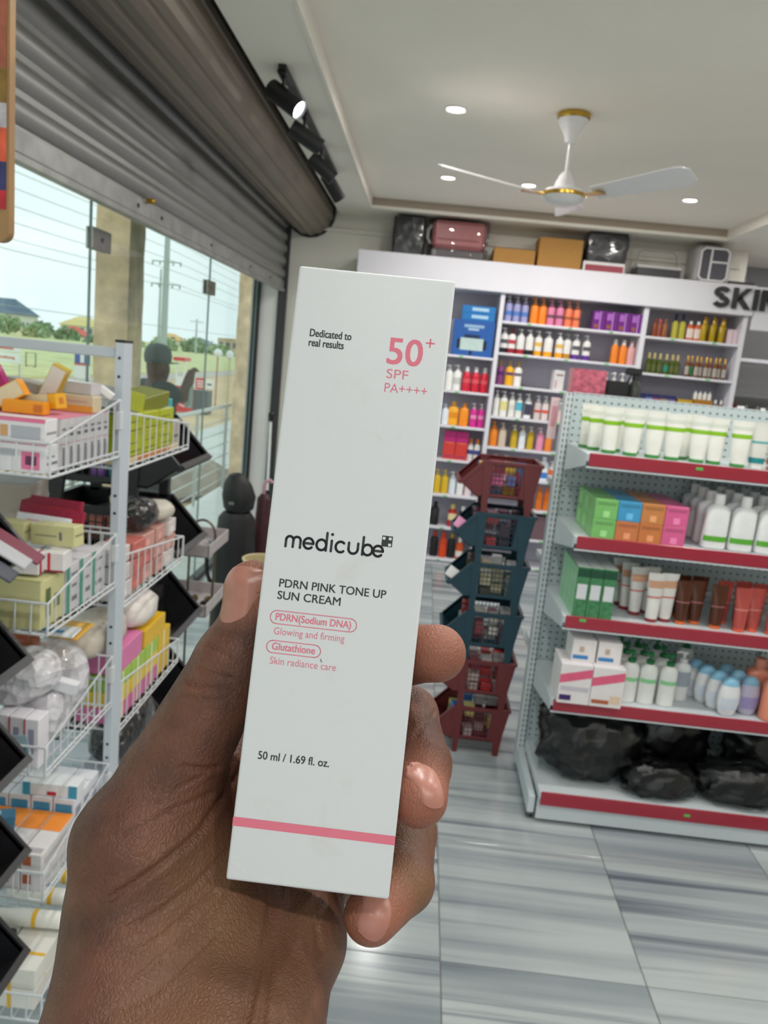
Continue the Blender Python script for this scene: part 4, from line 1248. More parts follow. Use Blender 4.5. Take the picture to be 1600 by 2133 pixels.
M_maroon = mat('maroon_plastic', (104, 40, 42), .35, var=.05)
M_teal = mat('dark_teal_plastic', (22, 58, 72), .35, var=.05)
M_bplast = mat('black_plastic', (34, 34, 37), .38, var=.08)
rg = random.Random(21)
BXp, BYp, PT = .236, 3.30, .2205
order = [M_maroon, M_maroon, M_teal, M_teal, M_teal, M_maroon]
names = ['maroon plastic basket at the foot of the tower, legs on the floor', 'maroon plastic basket second from the floor in the tower', 'dark teal plastic basket just above the maroon pair in the tower',
         'dark teal plastic basket between two other teal baskets in the tower', 'dark teal plastic basket right under the top maroon basket', 'maroon plastic basket crowning the tower']
pals = [[(120, 60, 90), (60, 120, 190), (200, 190, 120), (70, 40, 50), (190, 180, 180)], [(200, 40, 44), (210, 206, 200), (190, 180, 176), (120, 40, 60)], [(190, 190, 190), (140, 60, 110), (210, 200, 190), (160, 60, 60)],
        [(226, 226, 226), (196, 186, 150), (186, 176, 140), (90, 76, 60)], [(60, 30, 40), (200, 100, 170), (120, 60, 90), (80, 50, 60), (190, 60, 60)], [(60, 140, 190), (210, 180, 50), (200, 100, 150), (160, 60, 90), (70, 110, 170)]]
short = ['floor-standing maroon tower basket', 'second maroon tower basket', 'lowest teal tower basket', 'middle teal tower basket', 'upper teal tower basket', 'topmost maroon tower basket']
for i in range(6):
    z = .010 + i * PT
    t = thing('stacking_basket', names[i], 'basket', (BXp, BYp, z), group='tower of plastic stacking baskets')
    stack_basket(t, order[i])
    bits(BXp, BYp, z + .0605, .23, .225, 22, pals[i], 'small bright packet heaped in the %s' % short[i], 'packets in basket %s' % ('one', 'two', 'three', 'four', 'five', 'six')[i], rg, H=.14 if i == 5 else .15)
tag(ob('price_card', MB().cbox(-.035, .035, -.0008, .0008, 0, .05, .0003).mesh('price_card', P_((236, 236, 234))), None, (.203, 3.335, .790), (-.5, .55, 0)), 'white price card lying on the lip of a teal basket', 'card')
tag(ob('price_card', MB().cbox(-.035, .035, -.0008, .0008, 0, .05, .0003).mesh('price_card', P_((236, 160, 200))), None, (.213, 3.335, 1.012), (-.5, .55, 0)), 'pink card lying on the lip of a teal basket', 'card')

# ---- black baskets: a stack behind the wire rack, opening toward the room
rg = random.Random(33)
bl_names = ['black plastic basket of toys on the stack behind the wire rack', 'black plastic basket in the middle of the stack behind the wire rack', 'black plastic basket third down the stack behind the wire rack', 'black plastic basket lowest of the stack behind the wire rack']
for i in range(4):
    z = 1.15 - i * .285
    t = thing('stacking_basket', bl_names[i], 'basket', (-1.13, 2.42, z), group='black stacking baskets behind the rack', scale=1.35)
    stack_basket(t, M_bplast, mirror=1)
    t.rotation_euler = (0, 0, PI)
    t.location = (-.80, 2.42 + .33, z)
    bits(-.80 - .06, 2.43, z + .082, .31, .24, 20, [(60, 170, 180), (236, 170, 60), (150, 100, 190), (236, 120, 60), (200, 190, 190)] if i == 0 else [(150, 140, 130), (210, 206, 200), (60, 56, 56), (200, 120, 110)],
         'small packet in the %s black basket behind the wire rack' % ('topmost', 'second', 'third', 'lowest')[i], 'packets behind the rack %s' % ('top', 'middle', 'third', 'low')[i], rg, H=.27 if i == 0 else .17, mirror=-1, x0=0.0)

# ---- black baskets stacked at the edge, closest to the shutter post
rg = random.Random(41)
nb = ['topmost black basket of the near edge stack', 'black basket second from the top of the near edge stack', 'black basket in the middle of the near edge stack', 'black basket fourth down the near edge stack', 'lowest black basket of the near edge stack']
NZ = [1.204, 1.007, .81, .622, .404]
for i, z in enumerate(NZ):
    t = thing('stacking_basket', nb[i], 'basket', (-.66, 1.45, z), (0, 0, PI), group='black stacking baskets at the near edge', scale=.92)
    stack_basket(t, M_bplast)
    t.location = (-.70, 1.31, z)
    bits(-.725, 1.095, z + .056, .2, .16, 12, [(70, 50, 60), (196, 194, 196), (110, 40, 60), (52, 60, 72), (40, 40, 44)] if i != 4 else [(40, 120, 170), (50, 50, 54), (60, 140, 190)], 'small packet in the %s black basket of the near edge stack' % ('topmost', 'second', 'middle', 'fourth', 'lowest')[i], 'packets near edge %s' % ('a', 'b', 'c', 'd', 'e')[i], rg, H=.12, mirror=-1, x0=0.0)

# folded sleeves poking over the lip of the topmost near basket
for k, (dy, dz, c, nm) in enumerate(((-.03, .118, (120, 52, 70), 'plum'), (-.075, .122, (176, 178, 182), 'silver grey'), (-.12, .112, (70, 74, 84), 'slate'))):
    tag(ob('sleeve', MB().cbox(-.045, .045, -.02, .02, 0, .006, .002).mesh('sleeve', P_(c, .5)), None, (-.665, 1.31 + dy, NZ[0] + dz), (.1, .55, .2)), nm + ' folded sleeve poking over the lip of the topmost near basket', 'sleeve', 'sleeves in the near basket')
# ================================================================== WHITE WIRE RACK (left)
M_rack = mat('rack_white_powdercoat', (190, 198, 206), .4, var=.03, scale=6)
M_wire = mat('wire_white', (204, 208, 211), .35, var=.02)
RX0, RX1, RY = -1.34, -.655, 1.735
rack = thing('display_rack', 'white steel double-sided rack with drilled posts carrying wire baskets', 'rack', (RX1, RY, 0))
for x in (0.0, RX0 - RX1):
    p_ = ob('post', MB().cbox(-.02, 0, -.025, .025, 0, 1.68, .0015).mesh('post', M_rack), rack, (x, 0, 0))
    ob('post_cap', MB().cbox(-.021, .001, -.026, .026, 1.678, 1.684, .001).mesh('post_cap', M_blk), p_)
    hm = cached('rackhole', lambda: MB().loft([(0, .0035, .0035), (.0008, .0035, .0035)], 10).xf(Matrix.Rotation(PI / 2, 4, 'X')).mesh('post_hole', M_blk))
    for z in (1.645, 1.605, 1.34, 1.30, 1.03, .99, .735, .70, .43, .40):
        ob('post_hole', hm, p_, (-.010, -.0249, z))
    ob('foot_bar', MB().cbox(-.02, 0, -.40, .40, 0, .03, .002).mesh('foot_bar', M_rack), p_)
for z in (1.655, .05):
    ob('cross_rail', MB().cbox(RX0 - RX1, -.02, -.012, .012, z - .011, z + .011, .0015).mesh('cross_rail', M_rack), rack)

def wire_basket_mesh(W, D, hb, hf, sgn):
    """x: 0..-W, y: 0..sgn*D away from the post"""
    fr = MB()
    r = .0022
    y1 = sgn * D
    for z in (0.0,):
        fr.tube([(0, 0, z), (0, y1, z), (-W, y1, z), (-W, 0, z)], r * 1.3, 6, True)
    fr.tube([(0, 0, hb), (0, y1, hf), (-W, y1, hf), (-W, 0, hb)], r * 1.3, 6, True)
    for x in (0, -W):
        fr.tube([(x, 0, 0), (x, 0, hb)], r * 1.3, 6)
        fr.tube([(x, y1, 0), (x, y1, hf)], r * 1.3, 6)
        fr.tube([(x, 0, .012), (x, y1, .012)], r * .8, 6)
    wi = MB()
    n = 10
    for k in range(1, n):
        f = k / n
        for x in (0, -W):
            wi.tube([(x, y1 * f, 0), (x, y1 * f, hb + (hf - hb) * f)], r * .7, 5)
    n2 = int(W / .030)
    for k in range(1, n2):
        x = -W * k / n2
        wi.tube([(x, 0, hb), (x, 0, 0), (x, y1 * .5, 0), (x, y1 * .985, -.001), (x, y1 * 1.012, .006), (x, y1, hf)], r * .7, 5)
    for k in range(1, 6):
        wi.tube([(0, y1 * k / 6, 0), (-W, y1 * k / 6, 0)], r * .7, 5)
    return fr, wi
FW = .62
fz = [1.43, 1.128, .835, .562, .275]
fdepth = .325
nmt = ['topmost', 'second', 'third', 'fourth', 'lowest']
fr_, wi_ = wire_basket_mesh(FW, fdepth, .125, .062, -1)
fm, wm = fr_.mesh('basket_frame', M_wire), wi_.mesh('basket_wires', M_wire)
for i, z in enumerate(fz):
    t = thing('wire_basket', '%s white wire basket on the entrance side of the rack' % nmt[i], 'wire basket', (RX1 - .003, RY - .03, z), group='front wire baskets')
    ob('basket_frame', fm, t)
    ob('basket_wires', wm, t)
    ob('hook', MB().cbox(-.008, .004, -.006, .012, .06, .10, .001).mesh('hook', M_wire), t)
bz_ = [1.392, 1.06, .742]
fr_, wi_ = wire_basket_mesh(FW, .46, .13, .072, 1)
fm2, wm2 = fr_.mesh('basket_frame', M_wire), wi_.mesh('basket_wires', M_wire)
for i, z in enumerate(bz_):
    t = thing('wire_basket', '%s white wire basket on the window side of the rack' % nmt[i], 'wire basket', (RX1 - .003, RY + .03, z), group='rear wire baskets')
    ob('basket_frame', fm2, t)
    ob('basket_wires', wm2, t)

XR = RX1 - .012     # inner right end of the baskets
YF = RY - .03 - fdepth + .008
wht, gry = (226, 224, 226), (198, 196, 198)
def gbox(lb, x, y, z, s, c, pr=(), rot=(0, 0, 0), g=None, rough=.4):
    """x is the distance in from the basket's right end, y from its front, z above its floor"""
    return carton(lb, (XR - x, YF + y, z), s, P_(c, rough), pr, rot=rot, group=g)
pkp = [('f', 0, 1, .86, 1, (232, 120, 158)), ('f', 0.02, .16, .2, .62, (226, 110, 150)), ('f', .18, .38, .25, .7, (70, 70, 80)), ('f', .42, .52, .25, .7, (210, 160, 110)), ('f', .56, .94, .2, .7, (176, 178, 186)), ('r', .1, .9, .4, .5, (150, 150, 156)), ('t', .0, 1, .0, .12, (232, 110, 150))]
pkb = [('f', .68, .92, .12, .75, (226, 120, 158)), ('f', .73, .88, .28, .6, (40, 70, 110)), ('f', .04, .6, .55, .8, (186, 188, 196)), ('f', .2, .3, .12, .36, (196, 150, 110)), ('t', 0, 1, .0, .14, (236, 120, 158)), ('r', .1, .9, .3, .4, (120, 120, 128)), ('r', .1, .7, .55, .62, (140, 140, 148))]
z1 = fz[0] + .0028
g1 = 'white and pink cartons in the top front basket'
l1 = 'white and pink medicine carton lying in the topmost front wire basket'
for j in range(2):
    gbox(l1, .075 + j * .146, .028, z1, (.142, .05, .052), wht, pkb, g=g1)
    gbox(l1, .079 + j * .146, .030, z1 + .0526, (.142, .052, .046), wht, pkp, (0, 0, .03), g=g1)
lt = 'white text-printed carton packed on end behind the pink cartons in the topmost front wire basket'
pt = [('r', .2, .5, .12, .88, (120, 120, 126)), ('r', .6, .75, .2, .7, (140, 140, 146)), ('f', .1, .9, .7, .95, (226, 110, 150)), ('t', 0, 1, 0, 1, (232, 150, 180))]
pt2 = [('r', .15, .85, .3, .42, (96, 96, 102)), ('r', .15, .6, .55, .64, (120, 120, 126)), ('t', 0, 1, 0, 1, (232, 150, 180))]
for j in range(7):
    for k in range(2):
        for q in range(2):
            gbox(lt, .045 + q * .088, .076 + j * .0325, z1 + k * .0485, (.084, .031, .048), gry, (pt if k == 0 else pt2) if q == 0 else (('t', 0, 1, 0, 1, (232, 150, 180)),), g='text printed cartons in the top front basket')
zt = z1 + .0978
yel = (226, 166, 34)
cre = (214, 202, 168)
gbox('long cream and orange carton lying level on the pile in the topmost front basket', .064, .235, zt, (.115, .04, .034), (206, 192, 160), [('f', 0, 1, .0, .4, (224, 160, 70)), ('f', .1, .9, .6, .7, (190, 170, 150))], (0, 0, -.06))
gbox('orange carton lying flat among the pink cartons of the topmost front basket', .088, .095, zt + .0005, (.08, .03, .024), (230, 150, 26), [('f', .75, .95, .2, .8, (196, 110, 30))], (0, 0, .06))
gbox('yellow carton with cream top tipped over the pile', .075, .135, zt + .006, (.085, .036, .030), yel, [('t', 0, 1, 0, 1, cre), ('f', 0, .8, .35, 1, cre), ('r', .3, .7, .3, .7, (196, 120, 30))], (0, -.16, -.15))
gbox('yellow carton with cream side leaning steeply at the pile edge', .142, .115, zt + .006, (.105, .03, .034), yel, [('f', 0, 1, .1, .95, cre), ('r', 0, 1, 0, 1, (232, 150, 20))], (0, -.55, .1))
gbox('pale yellow carton standing askew on top of the pile', .105, .205, zt + .012, (.032, .028, .085), (206, 176, 70), [('f', .06, .94, .05, .95, (212, 206, 196)), ('r', .1, .9, .1, .9, (196, 160, 50))], (0, .42, .1))
gbox('low white carton resting beside the rack post on the pile', .060, .262, zt + .0345, (.088, .04, .024), (196, 192, 196), [('t', 0, 1, 0, 1, (226, 224, 226))], (0, .02, -.2))
gbox('grey brown carton lying at the back of the pile', .175, .262, zt + .03, (.085, .04, .022), (150, 142, 128), (), (0, .12, -.2))
gbox('magenta foil pack leaning on the pile beside the yellow carton', .186, .15, zt + .024, (.08, .02, .05), (168, 40, 110), (), (.2, -.4, .1), rough=.2)
gbox('small white carton tilted behind the low white carton', .012, .278, zt + .036, (.035, .022, .014), (232, 230, 226), (), (0, .6, .2))
# second basket
z2 = fz[1] + .0028
l2 = 'pale yellow carton in the second front wire basket'
ye2 = (204, 200, 148)
py_ = [('f', .1, .6, .45, .52, (150, 150, 120)), ('r', .1, .9, .5, .6, (140, 140, 110)), ('f', .66, .72, .3, .7, (110, 110, 110))]
for j in range(2):
    gbox('large ' + l2, .085 + j * .152, .055, z2, (.148, .1, .095), ye2, [('r', .2, .4, .2, .8, (90, 110, 60)), ('r', .55, .8, .3, .6, (120, 120, 90)), ('t', 0, 1, .0, .08, (150, 160, 90))], g='large pale yellow cartons')
for j in range(3):
    for q in range(2):
        gbox('white carton with teal end behind the yellow cartons in the second front basket', .06 + q * .11, .135 + j * .062, z2, (.105, .058, .10), (206, 202, 206), [('r', .0, .25, 0, 1, (70, 150, 130)), ('r', .35, .9, .2, .3, (120, 120, 126)), ('r', .35, .8, .5, .56, (130, 130, 136)), ('r', .35, .9, .75, .8, (120, 120, 126))], g='white cartons with teal end')
zz = z2 + .1008
gbox('white carton with red stripe lying over the large yellow cartons', .085, .05, zz, (.11, .05, .038), (216, 212, 216), [('r', .1, .3, 0, 1, (160, 40, 50)), ('t', .88, .92, 0, 1, (170, 40, 50))], (0, 0, .08))
gbox('small white carton with red edge beside the striped carton', .016, .085, zz, (.038, .05, .038), (222, 218, 218), [('f', .2, .35, 0, 1, (196, 40, 60)), ('f', 0, 1, 0, .1, (150, 30, 50))], (0, 0, .1))
gbox('slim ' + l2 + ', upper one by the post', .036, .125, zz + .0385, (.095, .036, .042), ye2, py_, (0, -.04, -.12))
gbox('slim ' + l2 + ', upper one beside the dark basket', .137, .115, zz + .039, (.085, .036, .042), ye2, py_, (0, .03, .05))
gbox('white open carton behind the crimson folders', .20, .255, zz + .05, (.12, .1, .085), (188, 178, 170), [('t', .05, .95, .05, .95, (120, 112, 106))], (0, 0, .1))
for j in range(2):
    gbox('crimson flat carton leaning across the second front basket', .078 + j * .014, .185 + j * .024, zz + .055 + j * .016, (.13, .014, .042), (150, 24, 56), [('f', .1, .9, .5, .56, (190, 60, 50))], (-.25, .04, 0), g='crimson flat cartons')
gbox('white plastic-bagged carton in front of the crimson cartons', .085, .158, zz + .05, (.11, .014, .036), (226, 226, 234), [('f', .2, .6, .6, .66, (220, 130, 140))], (-.3, .04, 0))
# third basket: bagged goods
z3 = fz[2] + .0028
M_bag = crumple('glossy_clear_pack', (196, 194, 200), (222, 220, 224), 34, .12)
def pack(lb, x, y, z, s, m, seed, rot=(0, 0, 0), g=None, amp=.10):
    o = ob('plastic_pack', blob(s, seed, amp, 22, 12, 2.2).mesh('plastic_pack', m, ang=60), None, (XR - x, YF + y, z), rot)
    return tag(o, lb, 'pack', g)
for j in range(3):
    gbox('white pad carton with red edges standing in the third front basket', .030 + j * .032, .035 + j * .003, z3, (.029, .045, .105), (226, 222, 228), [('f', .0, .1, 0, 1, (190, 60, 60)), ('f', .3, .7, .3, .8, (150, 150, 170))], g='pad cartons in the third front basket')
pack('crumpled clear pack leaning out of the third front basket', .085, .10, z3 + .112, (.17, .11, .10), M_bag, 51, (.2, -.3, .1))
pack('small clear pack of pins against the basket side', .06, .14, z3, (.09, .13, .12), M_bag, 52)
pack('clear pack at the back of the third front basket', .12, .25, z3, (.2, .10, .17), M_bag, 53)
gbox('white and cyan slim carton tilted against the side wires', .030, .135, z3 + .115, (.07, .024, .024), (222, 224, 228), [('l', 0, 1, 0, 1, (60, 160, 210)), ('f', 0, .3, 0, 1, (60, 160, 210))], (0, .2, .1))
pack('orange brown pack in the third front basket', .13, .17, z3 + .15, (.07, .05, .08), mat('orange_pack', (190, 110, 80), .2, var=.3, scale=30, coat=.5), 54)
gbox('patterned teal packet slanting at the basket front', .075, .010, z3 + .012, (.10, .008, .05), (150, 172, 184), [('f', .1, .3, .1, .4, (60, 130, 160)), ('f', .5, .7, .5, .9, (60, 130, 160)), ('f', .75, .95, .1, .5, (60, 130, 160))], (-.1, -.25, 0))
gbox('yellow envelope lying across the top of the third front basket', .085, .20, z3 + .222, (.16, .09, .005), (206, 160, 60), [('t', .1, .9, .5, .9, (222, 180, 90))], (.05, .03, 0))
gbox('white sachet with blue strip on the yellow envelope', .075, .165, z3 + .230, (.13, .05, .005), (222, 226, 228), [('t', .3, .8, .2, .5, (70, 140, 190))], (.05, .03, .05))
# fourth basket
z4 = fz[3] + .0028
for j in range(3):
    for q in range(4):
        gbox('white and grey test carton in the fourth front basket', .03 + q * .05, .185 + j * .045, z4, (.047, .042, .115), (220, 220, 226), [('r', .2, .8, .2, .8, (150, 150, 170)), ('f', .1, .9, .7, .9, (60, 140, 180))], g='test cartons in the fourth front basket')
gbox('white carton with teal corners and red mark on the fourth front basket', .065, .19, z4 + .1158, (.12, .045, .03), (222, 224, 226), [('f', 0, .14, 0, 1, (60, 150, 180)), ('f', .84, 1, 0, 1, (60, 150, 180)), ('f', .45, .62, .1, .4, (190, 30, 50))], (0, .02, .05))
for j in range(4):
    for k in range(2):
        gbox('white long carton with orange lid lying in the fourth front basket', .026 + j * .046, .085, z4 + k * .0425, (.043, .15, .042), (214, 210, 210), [('t', 0, 1, .55, 1, (236, 140, 50)), ('f', .1, .5, .4, .9, (170, 90, 50)), ('t', .1, .9, .05, .15, (170, 166, 170)), ('r', .1, .8, .3, .6, (190, 186, 190))], (0, 0, 0), g='orange lidded cartons')
gbox('blue printed carton lying askew in the fourth front basket', .135, .075, z4 + .087, (.07, .035, .035), (60, 120, 150), [('t', .2, .6, .3, .8, (180, 210, 220)), ('f', 0, .5, 0, 1, (222, 214, 214))], (0, .1, .5))
# lowest basket: white tubes and cartons with yellow bands
z5 = fz[4] + .0028
for j in range(3):
    y_ = .06 + j * .075
    t = thing('lotion_tube', 'white capped tube with yellow ring lying in the lowest front basket', 'tube', (XR - .02, YF + y_ + .08, z5 + .1185), (0, -PI / 2, .05), 'white tubes in the lowest front basket')
    ob('body', cached('lt_b', lambda: MB().loft([(0, .019, .019), (.09, .019, .019), (.14, .02, .006), (.16, .02, .002)], 16).mesh('body', P_((232, 230, 222), .3))), t)
    ob('band', cached('lt_r', lambda: MB().loft([(.05, .0194, .0194), (.06, .0194, .0194)], 16, False, False).mesh('band', P_((230, 180, 40), .4))), t)
    ob('cap', cached('lt_c', lambda: MB().loft([(-.03, .018, .018), (0, .0195, .0195)], 16).mesh('cap', P_((240, 240, 238), .3))), t)
for j in range(4):
    for k in range(2):
        gbox('white carton with yellow stripe in the lowest front basket', .06 + j * .09, .10, z5 + k * .0485, (.085, .17, .047), (224, 222, 214), [('t', 0, 1, .25, .30, (226, 176, 50)), ('f', .3, .4, 0, 1, (226, 176, 50))], g='yellow striped cartons')
t = thing('serum_bottle', 'gold vial with black cap lying on the striped cartons', 'bottle', (XR - .20, YF + .07, z5 + .113), (0, PI / 2, .2))
ob('body', MB().loft([(0, .013, .013), (.06, .013, .013), (.065, .006, .006)], 14).mesh('body', mat('gold_vial', (206, 176, 90), .12, var=.1, trans=.4)), t)
ob('cap', MB().loft([(.063, .012, .012), (.10, .012, .012), (.105, .008, .008)], 14).mesh('cap', M_blk), t)
# --- rear baskets: seen past the post
def rbox(lb, x, y, z, s, c, pr=(), rot=(0, 0, 0), g=None, rough=.35):
    return carton(lb, (XR - x, RY + .04 + y, z), s, P_(c, rough), pr, rot=rot, group=g)
zb = bz_[0] + .003
lime = (170, 178, 24)
for j in range(3):
    for k in range(2):
        rbox('lime green carton in the topmost rear wire basket', .06, .075 + j * .118, zb + .018 + k * .0505, (.1, .112, .05), lime, [('r', .1, .9, .2, .26, (96, 104, 20)), ('r', .1, .7, .6, .66, (110, 120, 24))], g='lime cartons in the rear basket')
rbox('flat cream board under the lime cartons in the topmost rear basket', .06, .22, zb, (.1, .4, .015), (214, 196, 160), [('r', .2, .8, .2, .8, (196, 120, 70))])
rbox('lime green carton with silver end tilted on top of the rear basket', .055, .07, zb + .125, (.085, .17, .05), lime, [('f', 0, 1, 0, 1, (206, 210, 210)), ('r', 0, 1, 0, .12, (130, 136, 110))], (-.12, .12, .1))
rbox('dull olive carton lying beyond the tilted lime carton', .06, .25, zb + .12, (.08, .16, .04), (120, 124, 40), (), (.1, .1, -.1))
rbox('grey cartons block at the far end of the topmost rear basket', .06, .405, zb, (.09, .08, .08), (176, 170, 166), [('r', .2, .8, .4, .5, (110, 110, 110))])
zb = bz_[1] + .003
rj = random.Random(8)
for j in range(5):
    for k in range(3):
        c = rj.choice(((200, 150, 140), (216, 206, 204), (70, 62, 64), (196, 110, 100), (150, 140, 140)))
        rbox('mixed accessory packet %s in the second rear wire basket' % {(200, 150, 140): 'in rose', (216, 206, 204): 'in white', (70, 62, 64): 'in black', (196, 110, 100): 'in coral', (150, 140, 140): 'in grey'}[c], .05 + rj.uniform(-.006, .006), .05 + j * .086, zb + k * .044, (.075, .078, .04), c, [('r', .2, .6, .2, .6, tuple(min(255, int(v * 1.15)) for v in c))], (0, 0, rj.uniform(-.1, .1)), g='accessory packets in the second rear basket')
pack('black hair bundle on the second rear wire basket', .06, .62, zb + .135, (.11, .14, .08), crumple('black_gloss_pack', (20, 19, 20), (40, 38, 38), 40, .2), 61)
pack('ivory soft pouch hanging over the second rear wire basket', .05, .75, zb + .135, (.10, .12, .05), mat('ivory_pouch', (196, 188, 176), .5, var=.1), 62)
zb = bz_[2] + .003
for j in range(4):
    c = ((214, 110, 160), (150, 190, 60), (222, 190, 50), (214, 180, 40))[j]
    for k in range(3):
        cc = ((206, 110, 160), (226, 196, 60), (160, 196, 80))[k] if j < 3 else (218, 180, 40)
        rbox('%s banded carton in the third rear wire basket' % ('pink', 'yellow', 'green')[k] if j < 3 else 'yellow carton at the far end of the third rear wire basket', .06, .06 + j * .105, zb + k * .042, (.1, .1, .041), cc, [('r', .4, .5, 0, 1, (240, 236, 200))], g='banded cartons in the third rear basket')
rbox('large pink carton lying on the banded cartons', .06, .1, zb + .127, (.1, .17, .06), (214, 120, 168), [])
rbox('yellow carton lying behind the large pink carton', .06, .29, zb + .127, (.1, .17, .05), (222, 178, 40), [('t', 0, .4, 0, 1, (236, 200, 90))])
# cream packs heaped over the third rear basket, clear cases below it
zc_ = bz_[2] + .003 + .19
pack('cream vacuum pack lying on the pink and yellow cartons', .07, .407, zc_, (.12, .24, .09), mat('cream_pack', (206, 196, 182), .35, var=.1, bump=.3, bscale=40), 63)
pack('white soft pack with orange print above the third rear basket', .06, .64, zc_ - .01, (.11, .18, .09), mat('white_pack', (220, 214, 208), .35, var=.2, scale=18), 64)
for z in (.40,):
    ob('stock_shelf', MB().cbox(-.60, -.01, .03, .56, z - .008, z, .002).mesh('stock_shelf', M_rack), rack)
for j in range(6):
    rbox('clear lidded case with pale contents low behind the rack', .07, .08 + (j % 3) * .135, .4006 + (j // 3) * .0815, (.13, .125, .08), (196, 200, 210), [('r', .1, .9, .3, .6, (150, 160, 190))], g='lidded cases low behind the rack')
pack('dark bundle lying on the lidded cases', .07, .62, .565, (.13, .30, .13), MATS['black_gloss_pack'], 65)

# ---- hair-clip stand with clear trays
M_rod = mat('bronze_rod', (110, 100, 84), .35, .8)
M_acr = mat('smoked_acrylic_tray', (178, 168, 168), .25, var=.05)
js = thing('trinket_stand', 'bent wire stand holding acrylic trinket trays beside the window track', 'stand', (-.80, 3.0, 0))
lp = [(-.06, .0, .0), (-.06, 0, .95)] + [(-.06 + .05 * (1 - math.cos(a)), 0, .95 + .06 * math.sin(a)) for a in [PI * q / 10 for q in range(1, 10)]] + [(.04, 0, .95), (.04, 0, .0)]
ob('wire_frame', MB().tube(lp, .005, 8).mesh('wire_frame', M_rod), js)
ob('base_plate', MB().loft([(0, .13, .13), (.012, .125, .125)], 24).mesh('base_plate', M_rod), js)
for z in (.90, .665):
    ob('tray', MB().cbox(-.17, .06, -.16, .14, z, z + .006, .002).cbox(-.17, .06, -.16, -.154, z, z + .05, .002).cbox(.054, .06, -.16, .14, z, z + .05, .002).cbox(-.17, .06, .134, .14, z, z + .05, .002).cbox(-.17, -.164, -.16, .14, z, z + .05, .002).mesh('tray', M_acr), js)
rj = random.Random(3)
gm = {}
for z, lb, cs in ((.906, 'small glassy trinket in the upper acrylic tray', ((220, 200, 206), (180, 210, 196), (150, 150, 156))), (.671, 'shiny dark clip in the lower acrylic tray', ((40, 36, 34), (180, 176, 170), (120, 100, 70)))):
    for k in range(14):
        c = rj.choice(cs)
        me = cached(('tr', c), lambda: MB().loft([(0, .008, .008), (.010, .018, .014), (.022, .016, .012), (.03, .004, .004)], 10).mesh('trinket', mat('trinket_%s' % cname(c), c, .12, .5 if sum(c) < 300 else .1, var=.1)))
        o = ob('trinket', me, None, (-.80 - .14 + (k % 4) * .055, 3.0 - .13 + (k // 4) * .066, z + .001), (0, 0, rj.uniform(0, 3)))
        tag(o, lb, 'trinket', lb + 's')
# coloured scrunchies on the floor rack behind the thumb
for k in range(8):
    c = ((226, 120, 100), (120, 190, 200), (236, 214, 190), (220, 90, 60), (190, 150, 200), (236, 190, 200), (250, 240, 230), (150, 200, 150))[k]
    a = k * 2.4
    me = MB().tube([(.022 * math.cos(q * PI / 6), .022 * math.sin(q * PI / 6), .012 + .004 * (q % 2)) for q in range(12)], .011, 6, True).mesh('scrunchie', plain(c, .7))
    tag(ob('scrunchie', me, None, (-.93 + .03 * (k % 3), 3.28 + .06 * (k // 3), .0125 + .0)), '%s hair scrunchie on the floor tray behind the trinket stand' % ('coral', 'aqua', 'cream', 'vermilion', 'lilac', 'blush', 'ivory', 'mint')[k], 'scrunchie', 'hair scrunchies')
# ================================================================== STANDING GOODS BY THE WINDOW
gbag = thing('golf_bag', 'tall black hooded carry bag standing by the window pier', 'bag', (-1.02, 4.5, 0))
M_nyl = mat('black_nylon', (28, 28, 30), .5, var=.2, scale=10, bump=.5, bscale=18)
def lump(rings, seed, amp, n=22):
    b = MB().loft(rings, n)
    b.v = [(x * (1 + amp * mnoise.noise(Vector((x * 9 + seed, y * 9, z * 7)))), y * (1 + amp * mnoise.noise(Vector((x * 9, y * 9 + seed, z * 7 + 4)))), z) for x, y, z in b.v]
    return b
ob('bag_body', lump([(0, .10, .10), (.02, .115, .11), (.3, .12, .11), (.55, .115, .105), (.70, .10, .095), (.735, .08, .08)], 2, .25).mesh('bag_body', M_nyl, ang=50), gbag)
ob('hood', lump([(.725, .055, .055, 2, .01), (.76, .085, .08, 2, .015), (.83, .095, .085, 2.4, .01), (.90, .078, .07, 2.4, 0), (.955, .045, .045, 2, -.01), (.965, .02, .02, 2, -.01)], 5, .3).mesh('hood', M_nyl, ang=45), gbag)
ob('strap', MB().tube([(-.10, -.06, .60), (-.145, -.08, .50), (-.14, -.08, .38), (-.10, -.06, .25)], .012, 8).mesh('strap', M_nyl), gbag)
ob('buckle', MB().cbox(-.03, .0, -.092, -.086, .79, .81, .002).mesh('buckle', M_steel), gbag)
mb = thing('umbrella', 'furled maroon umbrella with pink handle beside the black bag', 'umbrella', (-.90, 4.66, 0))
ob('canopy_folds', lump([(.02, .012, .012), (.2, .035, .03), (.55, .05, .045), (.80, .04, .035), (.83, .015, .015)], 8, .3).mesh('canopy_folds', mat('maroon_cloth', (70, 34, 42), .6, var=.2)), mb)
ob('handle', MB().tube([(0, 0, .82), (0, 0, .88), (.01, 0, .905), (.035, 0, .915), (.05, 0, .90)], .010, 8).mesh('handle', mat('pink_handle', (206, 150, 164), .4)), mb)
ob('tip', MB().loft([(0, .003, .003), (.025, .007, .007)], 8).mesh('tip', M_steel), mb)
mop = thing('mop_pole', 'thin white pole with black clip leaning upright by the pier', 'pole', (-.97, 5.2, 0))
ob('shaft', MB().tube([(0, 0, .02), (-.03, .05, 1.22)], .009, 8).mesh('shaft', P_((226, 228, 228))), mop)
ob('clip', MB().loft([(0, .018, .018), (.05, .02, .02), (.06, .012, .012)], 10).mesh('clip', M_blk), mop, (-.0305, .0515, 1.215))
ob('clip', MB().loft([(0, .016, .016), (.03, .016, .016)], 10).mesh('clip', M_blk), mop, (-.018, .030, .72))
